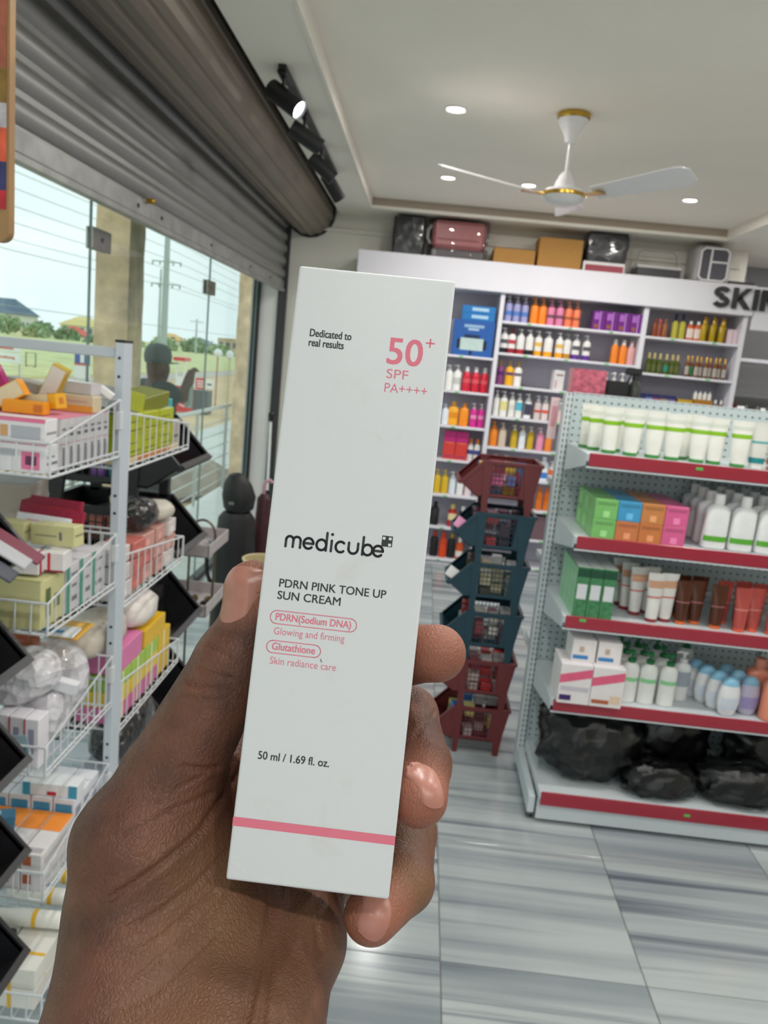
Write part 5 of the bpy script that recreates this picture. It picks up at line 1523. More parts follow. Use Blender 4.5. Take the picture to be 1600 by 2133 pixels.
ob('foot', MB().loft([(0, .05, .05), (.012, .05, .05), (.025, .012, .012)], 14).mesh('foot', M_blk), mop)
cup = thing('cardboard_drum', 'open cream cardboard drum standing behind the thumb', 'drum', (-.745, 3.95, 0))
ob('wall', MB().loft([(0, .10, .10), (.615, .10, .10), (.615, .096, .096), (.01, .096, .096)], 30, True, True).mesh('wall', mat('cream_board', (206, 190, 150), .7, var=.05)), cup)
ob('rim', MB().tube([(.101 * math.cos(a), .101 * math.sin(a), .615) for a in [2 * PI * q / 30 for q in range(30)]], .006, 6, True).mesh('rim', mat('cream_rim', (214, 198, 156), .5)), cup)

# ---- hanging poster pack at the very edge
pk = thing('hanging_pack', 'colourful hanging hair pack with rounded corner by the shutter', 'pack', (-.48, .90, 1.786))
def rcard(w_, h_, r, y0, y1):
    pts = []
    for cx, cz, a0 in ((w_ - r, r, -PI / 2), (w_ - r, h_ - r, 0), (r, h_ - r, PI / 2), (r, r, PI)):
        for q in range(5):
            a = a0 + PI / 2 * q / 4
            pts.append((cx + r * math.cos(a), cz + r * math.sin(a)))
    return MB().prism(pts, y0, y1, 'y')
ob('card', rcard(.16, .42, .012, 0, .012).mesh('card', mat('pack_tan', (150, 116, 76), .4, var=.15, scale=12)), pk, (-.16, 0, 0))
for z0, z1, c in ((.035, .055, (190, 40, 50)), (.055, .085, (52, 54, 100)), (.085, .12, (206, 90, 60)), (.12, .145, (176, 170, 176)), (.145, .18, (126, 100, 50)), (.18, .26, (150, 88, 70)), (.26, .39, (206, 170, 50))):
    ob('printed_panel', MB().quad((-.158, -.0006, z0), (-.003, -.0006, z0), (-.003, -.0006, z1), (-.158, -.0006, z1)).mesh('printed_panel', mat('pk_%s' % cname(c), c, .35, var=.35, scale=35), recalc=False), pk)
ob('hanger', MB().tube([(-.08, .006, .41), (-.08, .006, 1.29)], .002, 6).mesh('hanger', M_blk), pk)
# ================================================================== OUTSIDE
M_porch = mat('porch_tile', (214, 216, 214), .45, var=.05, scale=6)
struct(ob('porch_slab', MB().box(-2.35, X0 - .03, Y0, 30, -.14, -.02).mesh('porch_slab', mat('porch_bed', (150, 140, 126), .9))))
pt_me = MB().cbox(-.395, .395, -.295, .295, -.02, -.004, .002).mesh('porch_tile', M_porch)
po = bpy.data.objects['porch_slab']
for j in range(18):
    ob('tile', pt_me, po, (-1.942, 2.0 + .6 * j, 0))
struct(ob('ground', MB().box(-160, -2.3, -60, 260, -.6, -.5).mesh('ground', mat('sandy_ground', (206, 182, 146), .95, var=.12, scale=.6))))
struct(ob('lawn', MB().box(-158, -16, -20, 250, -.5, -.46).mesh('lawn', mat('grass_field', (200, 204, 150), .95, var=.2, scale=.8, bump=.3, bscale=3))))
struct(ob('road', MB().box(-15.6, -13.4, -40, 250, -.5, -.48).mesh('road', mat('asphalt', (186, 180, 172), .9, var=.06, scale=.5))))
struct(ob('pavement', MB().box(-5.2, -3.2, -10, 60, -.5, -.40).mesh('pavement', mat('pale_concrete', (206, 208, 204), .8, var=.06, scale=1.5))))

M_conc = mat('rough_concrete', (226, 198, 162), .95, var=.30, scale=7, bump=1.0, bscale=16)
def column(label, x0, x1, y0, y1, h, seed):
    b = MB()
    nz_ = 26
    per = []
    for k in range(7):
        per.append((x0 + (x1 - x0) * k / 6, y0))
    for k in range(1, 7):
        per.append((x1, y0 + (y1 - y0) * k / 6))
    for k in range(1, 7):
        per.append((x1 - (x1 - x0) * k / 6, y1))
    for k in range(1, 6):
        per.append((x0, y1 - (y1 - y0) * k / 6))
    n = len(per)
    cx, cy = (x0 + x1) / 2, (y0 + y1) / 2
    vs = []
    for j in range(nz_ + 1):
        z = -.02 + (h + .02) * j / nz_
        for i, (x, y) in enumerate(per):
            e = 1 + .05 * mnoise.noise(Vector((x * 8 + seed, y * 8, z * 4))) - (.05 if i % 6 == 0 else 0) * abs(mnoise.noise(Vector((i, seed, z * 6))))
            vs.append((cx + (x - cx) * e, cy + (y - cy) * e, z))
    fs = [tuple(reversed(range(n))), tuple(nz_ * n + i for i in range(n))]
    for j in range(nz_):
        for i in range(n):
            i2 = (i + 1) % n
            fs.append((j * n + i, j * n + i2, (j + 1) * n + i2, (j + 1) * n + i))
    b._add(vs, fs)
    return tag(ob('concrete_column', b.mesh('concrete_column', M_conc, ang=40), None), label, 'column')
column('rough unplastered concrete column on the porch outside the clamped pane', -2.21, -1.985, 5.22, 5.50, 3.6, 1)
column('rough concrete column on the porch next to the window end frame', -2.27, -2.02, 9.4, 9.75, 3.6, 5)

# railing
M_rail = mat('rail_steel', (190, 194, 192), .35, .7, var=.05)
rl = thing('porch_railing', 'steel porch railing with thin horizontal bars outside the window', 'railing', (-2.28, 5.6, -.02))
ob('top_rail', MB().tube([(0, 0, 1.0), (0, 3.75, 1.0)], .022, 10).mesh('top_rail', M_rail), rl)
for k in range(6):
    ob('bar', MB().tube([(0, 0, .14 + k * .14), (0, 3.75, .14 + k * .14)], .007, 8).mesh('bar', M_rail), rl)
for y in (.05, 1.2, 2.4, 3.6):
    ob('baluster', MB().tube([(0, y, 0), (0, y, 1.0)], .018, 10).mesh('baluster', M_rail), rl)
rl2 = thing('porch_railing', 'steel porch railing continuing beyond the second column', 'railing', (-2.28, 9.8, -.02))
ob('top_rail', MB().tube([(0, 0, 1.0), (0, 4.5, 1.0)], .022, 10).mesh('top_rail', M_rail), rl2)
for k in range(6):
    ob('bar', MB().tube([(0, 0, .14 + k * .14), (0, 4.5, .14 + k * .14)], .007, 8).mesh('bar', M_rail), rl2)
for y in (.05, 1.5, 3.0, 4.4):
    ob('baluster', MB().tube([(0, y, 0), (0, y, 1.0)], .018, 10).mesh('baluster', M_rail), rl2)
rl3 = thing('porch_railing', 'steel porch railing before the first column, seen under the top basket', 'railing', (-2.28, 1.5, -.02))
ob('top_rail', MB().tube([(0, 0, 1.0), (0, 3.7, 1.0)], .022, 10).mesh('top_rail', M_rail), rl3)
for k in range(6):
    ob('bar', MB().tube([(0, 0, .14 + k * .14), (0, 3.7, .14 + k * .14)], .007, 8).mesh('bar', M_rail), rl3)
for y in (.05, 1.2, 2.4, 3.6):
    ob('baluster', MB().tube([(0, y, 0), (0, y, 1.0)], .018, 10).mesh('baluster', M_rail), rl3)

# sand heap, orange tarp
def heap(label, name, loc, s, m, seed, amp=.15):
    vs, fs = [], []
    N_, M_ = 14, 28
    for j in range(N_ + 1):
        r = j / N_
        for i in range(M_):
            a = 2 * PI * i / M_
            h = (1 - r) ** .9
            q = 1 + amp * mnoise.noise(Vector((math.cos(a) * 2 + seed, math.sin(a) * 2, r * 3)))
            vs.append((math.cos(a) * r * s[0] * q, math.sin(a) * r * s[1] * q, h * s[2] * (1 + amp * mnoise.noise(Vector((a, r * 4, seed)))) if j < N_ else 0))
    for j in range(N_):
        for i in range(M_):
            i2 = (i + 1) % M_
            fs.append((j * M_ + i, (j + 1) * M_ + i, (j + 1) * M_ + i2, j * M_ + i2))
    b = MB()
    b._add(vs, fs)
    return tag(ob(name, b.mesh(name, m, ang=60), None, loc), label, name.replace('_', ' '))
heap('grey brown heap of sand beyond the porch railing', 'sand_heap', (-3.6, 11.6, -.41), (1.0, 1.4, .55), mat('damp_sand', (150, 140, 128), .95, var=.2, scale=4, bump=.6, bscale=12), 3)
heap('coral orange tarpaulin mound on the ground beyond the railing', 'tarpaulin_mound', (-2.9, 8.4, -.5), (.35, .7, .30), mat('coral_tarp', (226, 110, 90), .5, var=.2, scale=3), 6)

# ---- power line: lattice-free steel poles and wires parallel to the street
M_pole = mat('galvanised_pole', (176, 186, 184), .6, .2, var=.05)
M_cable = mat('cable', (150, 158, 160), .7, var=.0)
def pole(label, x, y, h, r, arms):
    t = thing('power_pole', label, 'power pole', (x, y, -.5))
    ob('mast', MB().loft([(0, r * 1.3, r * 1.3), (h, r * .8, r * .8)], 12).mesh('mast', M_pole), t)
    for z in arms:
        a = ob('crossarm', MB().cbox(-1.0, 1.0, -.04, .04, z - .04, z + .04, .01).mesh('crossarm', M_pole), t)
        for xx in (-.95, -.45, .45, .95):
            ob('insulator', MB().loft([(0, .03, .03), (.05, .06, .06), (.09, .03, .03), (.14, .055, .055), (.2, .02, .02)], 8).mesh('insulator', P_((120, 120, 118))), a, (xx, 0, z - .24))
pole('tall grey steel power pole with double crossarms across the road', -18.0, 54.0, 11.0, .20, (7.1, 5.65))
pole('thinner grey utility pole just beyond the tall power pole', -19.2, 56.5, 6.8, .08, ())
pole('distant utility pole standing among the far trees', -36.5, 125, 5.4, .14, (5.0,))
for i, (x, z) in enumerate(((-18.95, 8.3), (-18.45, 7.45), (-17.55, 6.5), (-17.05, 5.75), (-18.95, 5.4), (-17.3, 4.7), (-18.0, 2.35))):
    pts = []
    for k in range(41):
        y = 4 + k * 4.8
        sag = .18 * math.cos((y - 54) / 50.0 * PI * 2) if i < 6 else 0
        pts.append((x, y, z + sag))
    tag(ob('power_cable', MB().tube(pts, .016, 5).mesh('power_cable', M_cable)), 'thin overhead power cable running parallel to the street', 'cable', 'overhead power cables')

# ---- houses
def house(label, x, y, w_, d_, h, roofc, wallc, rh, z0=-.5, rot=0.0, nwin=4, floors=1, hip=.38):
    t = thing('house', label, 'house', (x, y, z0), (0, 0, rot))
    ob('wall', MB().box(-w_ / 2, w_ / 2, -d_ / 2, d_ / 2, 0, h).mesh('wall', mat('housewall_%s' % cname(wallc), wallc, .8, var=.03, scale=.5)), t)
    o = .6
    rv = [(-w_ / 2 - o, -d_ / 2 - o, h), (w_ / 2 + o, -d_ / 2 - o, h), (w_ / 2 + o, d_ / 2 + o, h), (-w_ / 2 - o, d_ / 2 + o, h), (-w_ / 2 + d_ * hip, 0, h + rh), (w_ / 2 - d_ * hip, 0, h + rh)]
    b = MB()
    b._add(rv, [(0, 1, 5, 4), (1, 2, 5), (2, 3, 4, 5), (3, 0, 4), (3, 2, 1, 0)])
    ob('roof', b.mesh('roof', mat('roof_%s' % cname(roofc), roofc, .7, var=.08, scale=1.2), ang=10), t)
    for fl_ in range(floors):
        for k in range(nwin):
            xx = -w_ / 2 + w_ * (k + .5) / nwin
            wv = ob('window', MB().box(xx - .55, xx + .55, -d_ / 2 - .06, -d_ / 2 - .01, .9 + fl_ * 3.1, 2.3 + fl_ * 3.1).mesh('window', P_((110, 120, 124))), t)
            wv2 = ob('window', MB().box(w_ / 2 + .01, w_ / 2 + .06, -d_ / 2 + d_ * (k + .5) / nwin - .5, -d_ / 2 + d_ * (k + .5) / nwin + .5, .9 + fl_ * 3.1, 2.3 + fl_ * 3.1).mesh('window', P_((110, 120, 124))), t)
    return t
house('white villa with slate blue hipped roof beyond the road', -107.6, 187.0, 23, 14, 3.9, (92, 112, 128), (226, 224, 216), 3.6, nwin=7, hip=.14)
house('house with yellow hipped roof behind the red roof', -90.6, 208, 9, 8, 2.8, (222, 206, 140), (226, 226, 220), 2.5)
house('low house with bright red roof before the yellow roofed one', -82.6, 184, 6, 6, 3.0, (222, 100, 84), (214, 200, 190), 1.9, z0=-2.9, nwin=2)
house('small house with yellow gable roof beside the concrete column', -63.5, 196, 6, 6, 1.6, (226, 186, 120), (220, 214, 200), 1.5, nwin=2)
house('bungalow with steel blue roof among far trees', -52.9, 184, 5, 6, 1.5, (120, 150, 166), (214, 218, 216), 1.3, nwin=2)
house('flat tan apartment block far behind the blue roof', -49.5, 212, 11, 8, 3.2, (206, 186, 166), (214, 194, 172), .3, nwin=6)

# ---- trees
M_leaf = mat('tree_leaves', (140, 166, 122), .8, var=.35, scale=1.5)
M_leaf2 = mat('tree_leaves_pale', (164, 186, 140), .8, var=.3, scale=1.5)
M_bark = mat('tree_bark', (110, 92, 74), .9, var=.2)
def tree(label, x, y, r, h, m, seed):
    t = thing('tree', label, 'tree', (x, y, -.5), group='trees beyond the road')
    ob('trunk', MB().tube([(0, 0, 0), (.05 * r, 0, h * .4), (0, .05 * r, h * .7)], [.14, .11, .06], 8).mesh('trunk', M_bark), t)
    rg_ = random.Random(seed)
    b = MB()
    for k in range(330):
        u, v = rg_.uniform(-1, 1), rg_.uniform(0, 2 * PI)
        rr = rg_.uniform(.55, 1.0) ** .5
        s_ = math.sqrt(1 - u * u)
        c = Vector((r * rr * s_ * math.cos(v), r * rr * s_ * math.sin(v), h - r * .72 + r * .70 * rr * u))
        c *= 1 + .12 * mnoise.noise(c * .7)
        a = Vector((rg_.uniform(-1, 1), rg_.uniform(-1, 1), rg_.uniform(-1, 1))).normalized()
        e = a.orthogonal().normalized()
        g = a.cross(e)
        q = rg_.uniform(.12, .24) * r
        b.quad(c - e * q, c + g * q * .6, c + e * q, c - g * q * .6)
    fo = ob('foliage', b.mesh('foliage', m, recalc=False), t)
rt = random.Random(77)
tl = []
for k, (x, top) in enumerate(((-75.5, 2.2), (-71.8, 2.0), (-68.2, 1.6), (-64.6, 1.0), (-61.4, .9), (-58.0, .3), (-54.6, -.1), (-49.8, .2), (-46.4, .9), (-43.0, .7), (-39.6, 1.2), (-36.3, .6), (-33.2, .0), (-30.0, -.1))):
    tl.append((x, 130 + (k % 3) * 4.5, 2.1, top + .5 + .75))
for i, (x, y, r, h) in enumerate(tl):
    tree('%s green leafy tree on the far side of the grass' % ('mid', 'pale')[i % 2], x, y, r, h, (M_leaf, M_leaf2)[i % 2], i + 5)

# ---- signs and kiosk across the sand
M_redp = mat('kiosk_red', (216, 48, 58), .4, var=.03)
M_wsign = mat('sign_white', (236, 238, 236), .5, var=.02)
ks = thing('kiosk', 'red kiosk with round white badge and dark counter across the sand', 'kiosk', (-7.18, 23.7, -.5))
ob('front_panel', MB().cbox(-.28, .27, -.06, .0, .02, 1.02, .01).mesh('front_panel', M_redp), ks)
ob('counter', MB().cbox(.27, .72, -.05, .45, .02, .72, .01).mesh('counter', mat('kiosk_dark', (84, 92, 100), .5, var=.05)), ks)
ob('sign_board', MB().cbox(-.26, .34, -.12, -.06, .80, 1.07, .006).mesh('sign_board', M_wsign), ks)
ob('sign_board', MB().cbox(.35, .63, -.12, -.06, .76, 1.09, .006).mesh('sign_board', M_redp), ks)
ob('sign_board', MB().cbox(.65, .88, -.12, -.06, .80, 1.07, .006).mesh('sign_board', M_wsign), ks)
ob('roof_board', MB().cbox(-.34, .02, -.2, .4, 1.54, 1.64, .006).mesh('roof_board', M_redp), ks)
ob('post', MB().cbox(-.30, -.26, -.05, .0, 1.0, 1.54, .004).mesh('post', M_wsign), ks)
ob('post', MB().cbox(-.06, -.02, -.05, 0, 1.0, 1.54, .004).mesh('post', M_wsign), ks)
bd = MB().tube([(0 + .17 * math.cos(a), -.066, .42 + .22 * math.sin(a)) for a in [2 * PI * q / 28 for q in range(28)]], .02, 6, True)
for zz_, hw_ in ((.33, .09), (.41, .11), (.49, .10)):
    for q in range(4):
        xx = -hw_ + q * hw_ * .52
        bd.box(xx, xx + hw_ * .36, -.068, -.060, zz_, zz_ + .05)
ob('badge', bd.mesh('badge', M_wsign), ks)
for i in range(3):
    ob('sign_text', MB().box(.39, .59, -.124, -.119, .82 + i * .08, .86 + i * .08).mesh('sign_text', M_wsign), ks)
ob('sign_text', MB().box(.12, .30, -.124, -.119, .9, .95).mesh('sign_text', P_((60, 60, 66))), ks)
ob('sign_text', MB().box(.70, .84, -.124, -.119, .9, .95).mesh('sign_text', P_((60, 60, 66))), ks)
sg = thing('street_sign', 'white two-panel roadside sign with red lettering at the grass edge', 'sign', (-16.0, 31.0, -.5))
M_rl = mat('sign_red_ink', (206, 96, 80), .5, var=.05)
ob('panel', MB().cbox(-1.5, 0, -.04, 0, 1.03, 1.31, .02).mesh('panel', M_wsign), sg)
ob('panel', MB().cbox(-1.5, 0, -.04, 0, .58, 1.0, .04).mesh('panel', M_wsign), sg)
lt_ = MB()
for q in range(8):
    lt_.box(-.92 + q * .085, -.85 + q * .085, -.044, -.041, .76 - (.035 if q == 7 else 0), .83 + (.03 if q in (0, 3) else 0))
ob('lettering', lt_.mesh('lettering', M_rl), sg)
ob('lettering', MB().box(-1.0, -.3, -.044, -.041, 1.12, 1.19).mesh('lettering', M_rl), sg)
ob('leg', MB().cbox(-.1, -.05, -.02, .02, 0, .6, .004).mesh('leg', M_pole), sg)
ob('leg', MB().cbox(-1.4, -1.35, -.02, .02, 0, .6, .004).mesh('leg', M_pole), sg)
fr2 = thing('goal_frame', 'dark rectangular metal frame standing on the grass', 'frame', (-19.95, 39.6, -.46))
ob('tube_frame', MB().tube([(-.25, 0, .04), (.25, 0, .04), (.25, 0, .70), (-.25, 0, .70)], .03, 8, True).mesh('tube_frame', mat('dark_green_metal', (70, 86, 84), .6)), fr2)
ob('leg', MB().tube([(-.2, 0, 0), (-.2, 0, .05)], .03, 8).mesh('leg', MATS['dark_green_metal']), fr2)
ob('leg', MB().tube([(.2, 0, 0), (.2, 0, .05)], .03, 8).mesh('leg', MATS['dark_green_metal']), fr2)
bn = thing('banner_sign', 'white upright banner with blue and red header past the glass joint', 'banner', (-13.1, 30.0, -.48))
ob('panel', MB().cbox(-.3, .3, -.03, 0, .30, .78, .01).mesh('panel', M_wsign), bn)
ob('header', MB().cbox(-.3, .3, -.03, 0, .80, 1.26, .01).mesh('header', mat('banner_blue', (90, 110, 170), .5, var=.3, scale=3)), bn)
ob('stripe', MB().box(-.3, .3, -.035, -.028, .80, .87).mesh('stripe', M_rl), bn)
ob('stripe', MB().box(-.07, .08, -.035, -.028, .9, 1.2).mesh('stripe', M_wsign), bn)
ob('leg', MB().tube([(-.26, 0, 0), (-.26, 0, .32)], .02, 8).mesh('leg', M_pole), bn)
ob('leg', MB().tube([(.26, 0, 0), (.26, 0, .32)], .02, 8).mesh('leg', M_pole), bn)
for i, (x, y, c, r) in enumerate(((-7.0, 26.6, (150, 60, 60), .15), (-6.25, 25.2, (196, 186, 140), .13))):
    t = thing('street_lamp', ('low lamp post with round white head on a rust red stem', 'low lamp post with round white head on a cream stem')[i], 'lamp post', (x, y, -.5))
    ob('stem', MB().tube([(0, 0, 0), (0, 0, 1.75)], .02, 8).mesh('stem', P_(c)), t)
    ob('globe', MB().loft([(1.70, .04, .04), (1.74, r * .8, r * .8), (1.83, r, r), (1.92, r * .8, r * .8), (1.97, r * .3, r * .3)], 16).mesh('globe', M_wsign), t)
# ================================================================== THE HELD CARTON
BOXM = Matrix(((0.999975, 0.004531, 0.005435), (0.004143, 0.247726, -0.968821), (-0.005736, 0.968819, 0.247701))).to_4x4()
BOXM.translation = Vector((-0.01721, 0.212173, 1.63989))
BW, BH, BD = 45.0, 172.8, 34.0      # mm
MMS = 0.001
def carton_paper():
    m = bpy.data.materials.new('white_coated_board')
    m.use_nodes = True
    n = m.node_tree.nodes
    l = m.node_tree.links
    b = n['Principled BSDF']
    tc = n.new('ShaderNodeTexCoord')
    def smudge(scale, e0, e1, off):
        mp = n.new('ShaderNodeMapping')
        mp.inputs['Location'].default_value = off
        l.new(tc.outputs['Object'], mp.inputs['Vector'])
        nz = n.new('ShaderNodeTexNoise')
        nz.inputs['Scale'].default_value = scale
        nz.inputs['Detail'].default_value = 5
        nz.inputs['Distortion'].default_value = 1.2
        l.new(mp.outputs['Vector'], nz.inputs['Vector'])
        r = n.new('ShaderNodeValToRGB')
        r.color_ramp.elements[0].position = e0
        r.color_ramp.elements[1].position = e1
        l.new(nz.outputs['Fac'], r.inputs['Fac'])
        return r
    s1 = smudge(55, .62, .80, (3.1, 0.4, 0))
    mx = n.new('ShaderNodeMix')
    mx.data_type = 'RGBA'
    mfac = n.new('ShaderNodeMath')
    mfac.operation = 'MULTIPLY'
    mfac.inputs[1].default_value = .30
    l.new(s1.outputs['Color'], mfac.inputs[0])
    l.new(mfac.outputs[0], mx.inputs[0])
    mx.inputs[6].default_value = lin((207, 210, 212))
    mx.inputs[7].default_value = lin((186, 172, 156))
    l.new(mx.outputs[2], b.inputs['Base Color'])
    b.inputs['Roughness'].default_value = .42
    gn = n.new('ShaderNodeTexNoise')
    gn.inputs['Scale'].default_value = 2200
    l.new(tc.outputs['Object'], gn.inputs['Vector'])
    bp = n.new('ShaderNodeBump')
    bp.inputs['Strength'].default_value = .03
    bp.inputs['Distance'].default_value = .001
    l.new(gn.outputs['Fac'], bp.inputs['Height'])
    l.new(bp.outputs['Normal'], b.inputs['Normal'])
    return m
M_board = carton_paper()
M_pinkink = mat('pink_ink', (216, 112, 132), .45, var=.02)
M_pinkthin = mat('pink_ink_thin', (212, 118, 136), .45, var=.02)
M_blackink = mat('black_ink', (44, 44, 48), .45, var=.02)
bx_ = thing('sun_cream_carton', 'tall white cosmetic carton with black and pink print held in the hand', 'carton')
bx_.matrix_world = BOXM
bm = bmesh.new()
bmesh.ops.create_cube(bm, size=1.0)
for v in bm.verts:
    v.co = Vector((v.co.x * BW * MMS, v.co.y * BH * MMS, (v.co.z - .5) * BD * MMS))
bmesh.ops.bevel(bm, geom=list(bm.edges), offset=.0009, segments=3, affect='EDGES', profile=.6)
me = bpy.data.meshes.new('carton_body')
bm.to_mesh(me)
bm.free()
me.materials.append(M_board)
for p in me.polygons:
    p.use_smooth = True
me.set_sharp_from_angle(angle=math.radians(40))
body = ob('carton_body', me, bx_)
# tuck flap line on top, dented lower corner
ob('top_flap', MB().cbox(-.0218, .0218, BH / 2 * MMS - .0002, BH / 2 * MMS + .00025, -.0325, -.0012, .0001).mesh('top_flap', mat('flap_board', (226, 206, 208), .5, var=.02)), body)
PZ = .00006
def ink(name, b, m):
    me_ = b.mesh(name, m, recalc=False)
    o = ob(name, me_, bx_, (0, 0, PZ))
    return o
def rect(u0, u1, v0, v1):
    return MB().quad((u0 * MMS, v0 * MMS, 0), (u1 * MMS, v0 * MMS, 0), (u1 * MMS, v1 * MMS, 0), (u0 * MMS, v1 * MMS, 0))
ink('pink_stripe', rect(-22.45, 22.45, -71.75, -69.3), M_pinkink)
for sx_ in (-1, 1):
    ob('pink_stripe', MB().quad((sx_ * (22.5 + .05) * MMS, -71.75 * MMS, -.0008), (sx_ * (22.5 + .05) * MMS, -69.3 * MMS, -.0008), (sx_ * (22.5 + .05) * MMS, -69.3 * MMS, -.033), (sx_ * (22.5 + .05) * MMS, -71.75 * MMS, -.033)).mesh('pink_stripe', M_pinkink, recalc=False), bx_)
def text(txt, u0, v0, u1, cap, m, bold=0.0, name='lettering', dup=0.0):
    """text from u0 to u1 (mm) on baseline v0 with the given capital height"""
    lm = letters(name, txt, cap / .72, 0.0, m, bev=0.0)
    dup = max(0.0, bold) * 6
    xs = [v.co.x for v in lm.vertices]
    a, b_ = min(xs), max(xs)
    k = (u1 - u0) / (b_ - a)
    for v in lm.vertices:
        v.co = Vector(((u0 + (v.co.x - a) * k) * MMS, (v0 + v.co.y) * MMS, 0))
    if dup > 0:      # heavier print: the same outline laid over itself a hair to the side
        vs = [v.co.copy() for v in lm.vertices]
        fs = [tuple(p.vertices) for p in lm.polygons]
        nv_ = len(vs)
        d_ = dup * MMS / 2
        lm2 = bpy.data.meshes.new(name)
        sh_ = [(-d_, -d_ * .5), (d_, -d_ * .5), (-d_, d_ * .5), (d_, d_ * .5)]
        lm2.from_pydata([(p.x + a, p.y + b_, k_ * 2e-6) for k_, (a, b_) in enumerate(sh_) for p in vs], [], [tuple(i + nv_ * k_ for i in f) for k_ in range(4) for f in fs])
        lm2.materials.append(m)
        lm = lm2
    return ob(name, lm, bx_, (0, 0, PZ))
text('Dedicated to', -17.15, 66.2, -5.3, 2.25, M_blackink, .02)
text('real results', -17.15, 63.4, -7.2, 2.25, M_blackink, .02)
text('50', 5.5, 60.75, 15.3, 7.8, M_pinkink, .055)
text('SPF', 5.8, 56.55, 12.0, 2.75, M_pinkthin, -.03)
text('PA++++', 5.7, 52.5, 17.8, 2.75, M_pinkthin, -.03)
ink('lettering', rect(15.9, 18.5, 67.45, 67.9), M_pinkink)
ink('lettering', rect(16.98, 17.43, 66.4, 69.0), M_pinkink)
text('PDRN PINK TONE UP', -17.4, -5.35, 12.6, 2.35, M_blackink, .015)
text('SUN CREAM', -17.5, -8.75, .2, 2.35, M_blackink, .015)
text('PDRN(Sodium DNA)', -17.3, -14.65, 3.85, 2.05, M_pinkthin, .02)
text('Glowing and firming', -17.35, -18.6, 2.5, 2.05, M_pinkthin, 0.0)
text('Glutathione', -17.35, -22.85, -5.3, 2.05, M_pinkthin, .02)
text('Skin radiance care', -17.5, -26.8, 1.05, 2.05, M_pinkthin, 0.0)
text('50 ml / 1.69 fl. oz.', -17.6, -53.0, 2.15, 2.25, M_blackink, .015)
def stroke(b, pts, wd, closed=False):
    P = [Vector((p[0], p[1])) for p in pts]
    N = len(P)
    hw = wd / 2
    for i in range(N if closed else N - 1):
        a, c = P[i], P[(i + 1) % N]
        d = (c - a)
        if d.length < 1e-6:
            continue
        nrm = Vector((-d.y, d.x)).normalized() * hw
        b.quad(*[((q.x) * MMS, (q.y) * MMS, 0) for q in (a - nrm, c - nrm, c + nrm, a + nrm)])
    for p in P:
        b.quad(*[((p.x + hw * math.cos(2 * PI * k / 12)) * MMS, (p.y + hw * math.sin(2 * PI * k / 12)) * MMS, 0) for k in range(12)])
def arc(cx, cy, rx, ry, a0, a1, n=22):
    return [(cx + rx * math.cos(math.radians(a0 + (a1 - a0) * k / n)), cy + ry * math.sin(math.radians(a0 + (a1 - a0) * k / n))) for k in range(n + 1)]
def pill(u0, u1, v0, v1):
    r = (v1 - v0) / 2
    c = (v0 + v1) / 2
    b = MB()
    stroke(b, arc(u1 - r, c, r, r, -90, 90, 12) + arc(u0 + r, c, r, r, 90, 270, 12), .26, True)
    ink('pill_outline', b, M_pinkthin)
pill(-18.85, 5.4, -15.65, -12.0)
pill(-18.9, -3.75, -23.75, -20.35)
# rounded logotype
SW = .72
BL, XH = 6.05, 9.0
cy_ = (BL + XH) / 2
ry_ = (XH - BL) / 2
def logo(strokes):
    b = MB()
    for s_ in strokes:
        stroke(b, s_, SW)
    ink('logo_letter', b, M_blackink)
u = -16.95
rm = 1.02
logo([[(u, BL), (u, XH - 1.0)] + arc(u + rm, XH - rm, rm, rm, 180, 0, 12) + [(u + 2 * rm, BL)], arc(u + 3 * rm, XH - rm, rm, rm, 180, 0, 12) + [(u + 4 * rm, BL)]])
def le(cx):
    return [arc(cx, cy_, 1.36, ry_, 0, 318, 30), [(cx - 1.36, cy_), (cx + 1.36, cy_)]]
logo(le(-10.6))
logo([arc(-6.95, cy_, 1.36, ry_, 0, 360, 30), [(-5.59, BL), (-5.59, 11.0)]])
logo([[(-4.15, BL), (-4.15, XH)]])
ink('logo_letter', (lambda b: (stroke(b, [(-4.15, 10.75), (-4.15, 10.76)], .85), b)[1])(MB()), M_blackink)
logo([arc(-1.55, cy_, 1.36, ry_, 48, 312, 24)])
logo([[(.72, XH), (.72, cy_ - .1)] + arc(2.02, BL + 1.3, 1.3, 1.3, 180, 360, 14) + [(3.32, XH)]])
logo([arc(6.05, cy_, 1.36, ry_, 0, 360, 30), [(4.69, BL), (4.69, 11.0)]])
logo(le(9.0))
q0, q1, q2, q3 = 9.75, 12.75, 9.0, 12.05
sq = rect(q0, q1, q2, q3)
ink('logo_square', sq, M_blackink)
w3_ = (q1 - q0)
for (cu, cv) in ((.0, .64), (.64, .64), (.64, 0.0)):
    o = ob('logo_square_cell', rect(q0 + .18 + cu * (w3_ - .32), q0 + .18 + cu * (w3_ - .32) + .78, q2 + .18 + cv * (w3_ - .28), q2 + .18 + cv * (w3_ - .28) + .78).mesh('logo_square_cell', mat('board_white', (208, 211, 213), .42, var=0), recalc=False), bx_, (0, 0, PZ * 1.8))
b = MB()
stroke(b, [(-3.5, -24.05), (-3.15, -24.75)], .28)
ink('ink_speck', b, mat('grey_speck', (110, 110, 112), .5))
b = MB()
stroke(b, arc(-22.6, -84.6, 5.0, 3.6, 15, 62, 10), .22)
ink('corner_crease', b, mat('crease_white', (238, 240, 240), .5, var=0))
